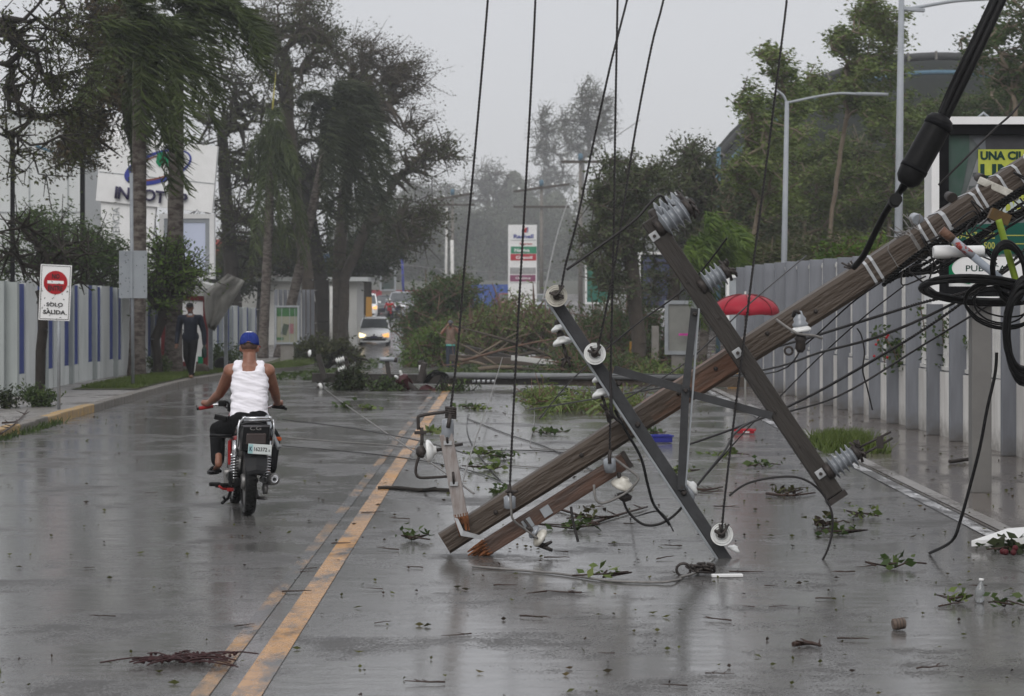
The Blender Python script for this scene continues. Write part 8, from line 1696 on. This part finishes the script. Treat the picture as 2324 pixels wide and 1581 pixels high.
SPR = [(938, 1226, 'small leafy sprig left of the pole tip'), (1368, 1312, 'pointed green leaves caught on the bare conductor'), (1905, 1212, 'dark green sprig below the end of the long crossarm'), (1960, 1175, 'pair of bright leaves right of the long crossarm'), (2030, 1288, 'small sprig with a long stalk on the right lane'), (1645, 1036, 'yellowish sprig near the red lid'), (1730, 1060, 'thin sprig beside the kerb line'),
       (1100, 1032, 'green leaves beside the silver stub'), (1060, 925, 'leafy scraps near the far yellow lines'), (1095, 930, 'green scrap on the far lane'), (1150, 1040, 'dark leaf cluster behind the pole tip'), (1120, 1065, 'leaf cluster between two cables'), (1240, 985, 'light green twig on the far lane'), (975, 985, 'single leafy tuft on the yellow line'), (1130, 1120, 'leaves tangled at the clamp'),
       (840, 930, 'yellow leaf sprig at the guy wire foot'), (780, 925, 'scattered leaves before the far pole'), (1540, 1075, 'leaf tuft by the vertical brace'), (1480, 985, 'dark green clump beside the blue tub'), (1420, 905, 'weedy clump under the scraped pole'), (1300, 1200, 'tiny sprig under the brown broken crossarm'), (2175, 1365, 'green leaf by the plastic bottle'), (2280, 1378, 'yellow leaf at the right edge'), (1785, 1120, 'russet leaf heap on the right lane'), (1870, 1195, 'russet flower scrap beside the dark sprig'), (1340, 1180, 'twiggy leaf heap behind the brown crossarm')]
for i, (x, y, lab) in enumerate(SPR):
    far = (1580 - y) / 700; sprig(lab, x, y, .05 + .14 * far, 9 + int(30 * far), .045 + .058 * far, M['litter'] if 'russet' in lab or 'twiggy' in lab else (M['lf_tuft'] if i % 2 else M['lf_mid']), 200 + i)
# palm flower stalk lying bottom left
ps = thing('flower_stalk', 'dark red brown palm flower stalk lying on the left lane', 'palm debris', gp_(405, 1500)); b = MB(); c = gp_(405, 1500, .015); M['stalk'] = mat('dark_red_stalk', (.05, .018, .018), .5, (.03, .014, .014), 20)
for k_ in range(46):
    s_ = c + Vector((RNG.uniform(-.12, .15), RNG.uniform(-.08, .08), 0)); e = s_ + Vector((RNG.uniform(-.36, .32), RNG.uniform(-.28, .28), RNG.uniform(0, .02))); b.tube(smooth_path([s_, s_.lerp(e, .5) + Vector((0, RNG.uniform(-.04, .04), .02)), e], 3), .004, 4)
for k_ in range(40): b.ball(c + Vector((RNG.uniform(-.2, .32), RNG.uniform(-.14, .2), .01)), .010, 5, 4)
b.build('stalk', M['stalk'], ps)
# cut block, bottle, long dry branches
blk = thing('wood_block', 'short brown grooved block standing on the wet right lane', 'block', gp_(2040, 1432)); c = gp_(2040, 1432, .0)
MB().lathe([(.024, 0), (.034, .004), (.034, .072), (.03, .075)], c + Vector((-.037, 0, .034)), (1, .2, .1), 14).build('block', mat('brown_block', (.09, .06, .045), .5, (.15, .12, .10), 30, stretch=(1, 1, 6)), blk)
for k_ in (.018, .036, .054): MB().lathe([(.0355, 0), (.0355, .004)], c + Vector((-.037 + k_, k_ * .2, .034 + k_ * .1)), (1, .2, .1), 14).build('ring_groove', M['iron'], blk)
bt_ = thing('plastic_bottle', 'clear crushed plastic bottle on the right lane', 'bottle', gp_(2222, 1368)); c = gp_(2222, 1368, .004); gl = mat('clear_plastic', (.55, .57, .58), .12, (.5, .52, .53), 8); gl.node_tree.nodes['Principled BSDF'].inputs['Transmission Weight'].default_value = .7
MB().lathe([(.02, 0), (.032, .006), (.03, .04), (.034, .06), (.030, .09), (.013, .125), (.013, .14)], c, (.1, 0, 1), 12).build('bottle', gl, bt_); MB().lathe([(.016, 0), (.016, .014)], c + Vector((.014, 0, .139)), (.1, 0, 1), 10).build('bottle_cap', M['sign_white'], bt_)
wb_ = thing('foam_board', 'white broken foam board with leaves at the right edge', 'board', gp_(2290, 1240)); c = gp_(2290, 1240, .03)
MB().slab([c + Vector((-.30, -.05, 0)), c + Vector((.2, -.12, .03)), c + Vector((.55, .0, .05)), c + Vector((.5, .35, .09)), c + Vector((.05, .30, .06))], (0, 0, .045)).build('board', M['sign_white'], wb_)
sprig('dark green sprig with red flower on the foam board', 2292, 1250, .2, 60, .10, M['lf_dark'], 300, 'leaf sprigs strewn over the road'); fl_ = MB()
for k_ in range(4): fl_.ball(gp_(2290, 1250, .1) + Vector((RNG.uniform(-.06, .06), RNG.uniform(-.05, .05), RNG.uniform(-.03, .03))), .024, 6, 5)
o = fl_.build('flower', mat('dark_red_petals', (.09, .012, .016), .5), None, gp_(2290, 1250, .1)); tag(o, 'dark red flower head lying against the white foam board', 'flower')
db = MB(); pts = [gp_(858, 1108, .015), gp_(905, 1108, .02), gp_(950, 1113, .02), gp_(990, 1112, .015), gp_(1022, 1114, .012)]; db.tube(smooth_path(pts, 4), [.02] * 17, 6); db.tube([gp_(960, 1112, .02), gp_(990, 1106, .10)], [.014, .006], 5); tag(db.build('branch', M['bark_dark'], None, pts[0]), 'long thin dark branch lying across the yellow lines', 'branch')
for i, (pts, lab) in enumerate([([(1250, 1150), (1300, 1165), (1360, 1190)], 'reddish twiggy branch on the road behind the brown crossarm'), ([(1340, 1190), (1400, 1170), (1470, 1150)], 'second reddish branch crossing behind the brown crossarm'), ([(1570, 1110), (1605, 1112), (1640, 1105)], 'reddish branch beside the steel crossarm'), ([(1740, 1120), (1790, 1125), (1850, 1118)], 'curved dry branch on the right lane'), ([(0, 985), (30, 965), (55, 940)], 'grey dead branch at the left edge of the footpath'), ([(5, 960), (40, 955), (62, 930)], 'second dead branch at the left footpath edge'), ([(1800, 1465), (1838, 1462), (1862, 1466)], 'short stick on the lower right lane')]):
    q = [gp_(x, y, .02 if i not in (4, 5) else .15) for x, y in pts]; b = MB(); b.tube(smooth_path(q, 4), [.016, .015, .014, .013, .012, .011, .010, .009, .008], 5)
    for k_ in range(4): s_ = q[1].lerp(q[k_ % 3], RNG.random()); b.tube([s_, s_ + Vector((RNG.uniform(-.12, .12), RNG.uniform(-.2, .2), RNG.uniform(.01, .05)))], [.008, .004], 4)
    tag(b.build('branch', M['twig'], None, q[0]), lab, 'branch', 'broken branches on the road')
tag(MB().tube([gp_(2155, 1048, .03), gp_(2215, 1040, .05)], .022, 8).build('pipe', M['iron'], None, gp_(2190, 1045)), 'short dark pipe lying left of the billboard post', 'pipe')
tag(MB().box(gp_(1650, 1306, .012), (.22, .05, .02), Matrix.Rotation(.1, 3, 'Z'), bev=.004).build('plastic_strip', M['sign_white'], None, gp_(1650, 1306)), 'white plastic strip under the lowest insulator', 'strip')
# tiny bits nobody could count
rng = np.random.default_rng(77); n = 2600; Yb = 11 + 45 * rng.random(n) ** 1.3; Xb = rng.uniform(-6.8, 6.5, n); keep = rng.random(n) < np.where(Xb > -1.2, 1, .35); Xb, Yb = Xb[keep], Yb[keep]; n = len(Xb)
C = np.stack([Xb, Yb, np.interp(Yb, _ty, _tz) + .012], 1); V = leaf_verts(C, rng.normal(size=(n, 3)) * np.array([1, .6, .08]), .02 + .05 * rng.random(n) ** 2, .012 + .014 * rng.random(n), rng)
tag(link('leaf_litter', np_mesh('leaf_litter', V, n, 4), M['litter']), 'tiny leaf and bark scraps scattered over the wet asphalt', 'leaf litter', kind='stuff')
rng = np.random.default_rng(78); n = 5200; Yb = rng.uniform(56, 100, n); Xb = rng.uniform(-6.0, 8, n); C = np.stack([Xb, Yb, np.interp(Yb, _ty, _tz) + .03 + .05 * rng.random(n)], 1); C = C[(np.abs(Xb + 3.6) > 1.3) | (Yb < 60)]; n = len(C)
V = leaf_verts(C, rng.normal(size=(n, 3)) * np.array([1, 1, .3]), .10 + .14 * rng.random(n), .06 + .06 * rng.random(n), rng); tag(link('leaf_litter', np_mesh('leaf_litter', V, n, 4), M['lf_mid']), 'torn leaves carpeting the road beyond the far pole', 'leaf litter', kind='stuff')
# ------------------------------------------------------------------ rain haze
hm = bpy.data.materials.new('rain_haze'); hm.use_nodes = True; nt = hm.node_tree; nt.nodes.clear(); ho = nt.nodes.new('ShaderNodeOutputMaterial'); pv_ = nt.nodes.new('ShaderNodeVolumePrincipled')
pv_.inputs['Color'].default_value = (.93, .95, .97, 1); pv_.inputs['Density'].default_value = .00075; pv_.inputs['Anisotropy'].default_value = .2; nt.links.new(pv_.outputs[0], ho.inputs['Volume'])
hb = MB().box((0, 680, 13), (1020, 1460, 34)).build('haze', hm); tag(hb, 'grey rain haze hanging over the road', 'haze', kind='stuff')
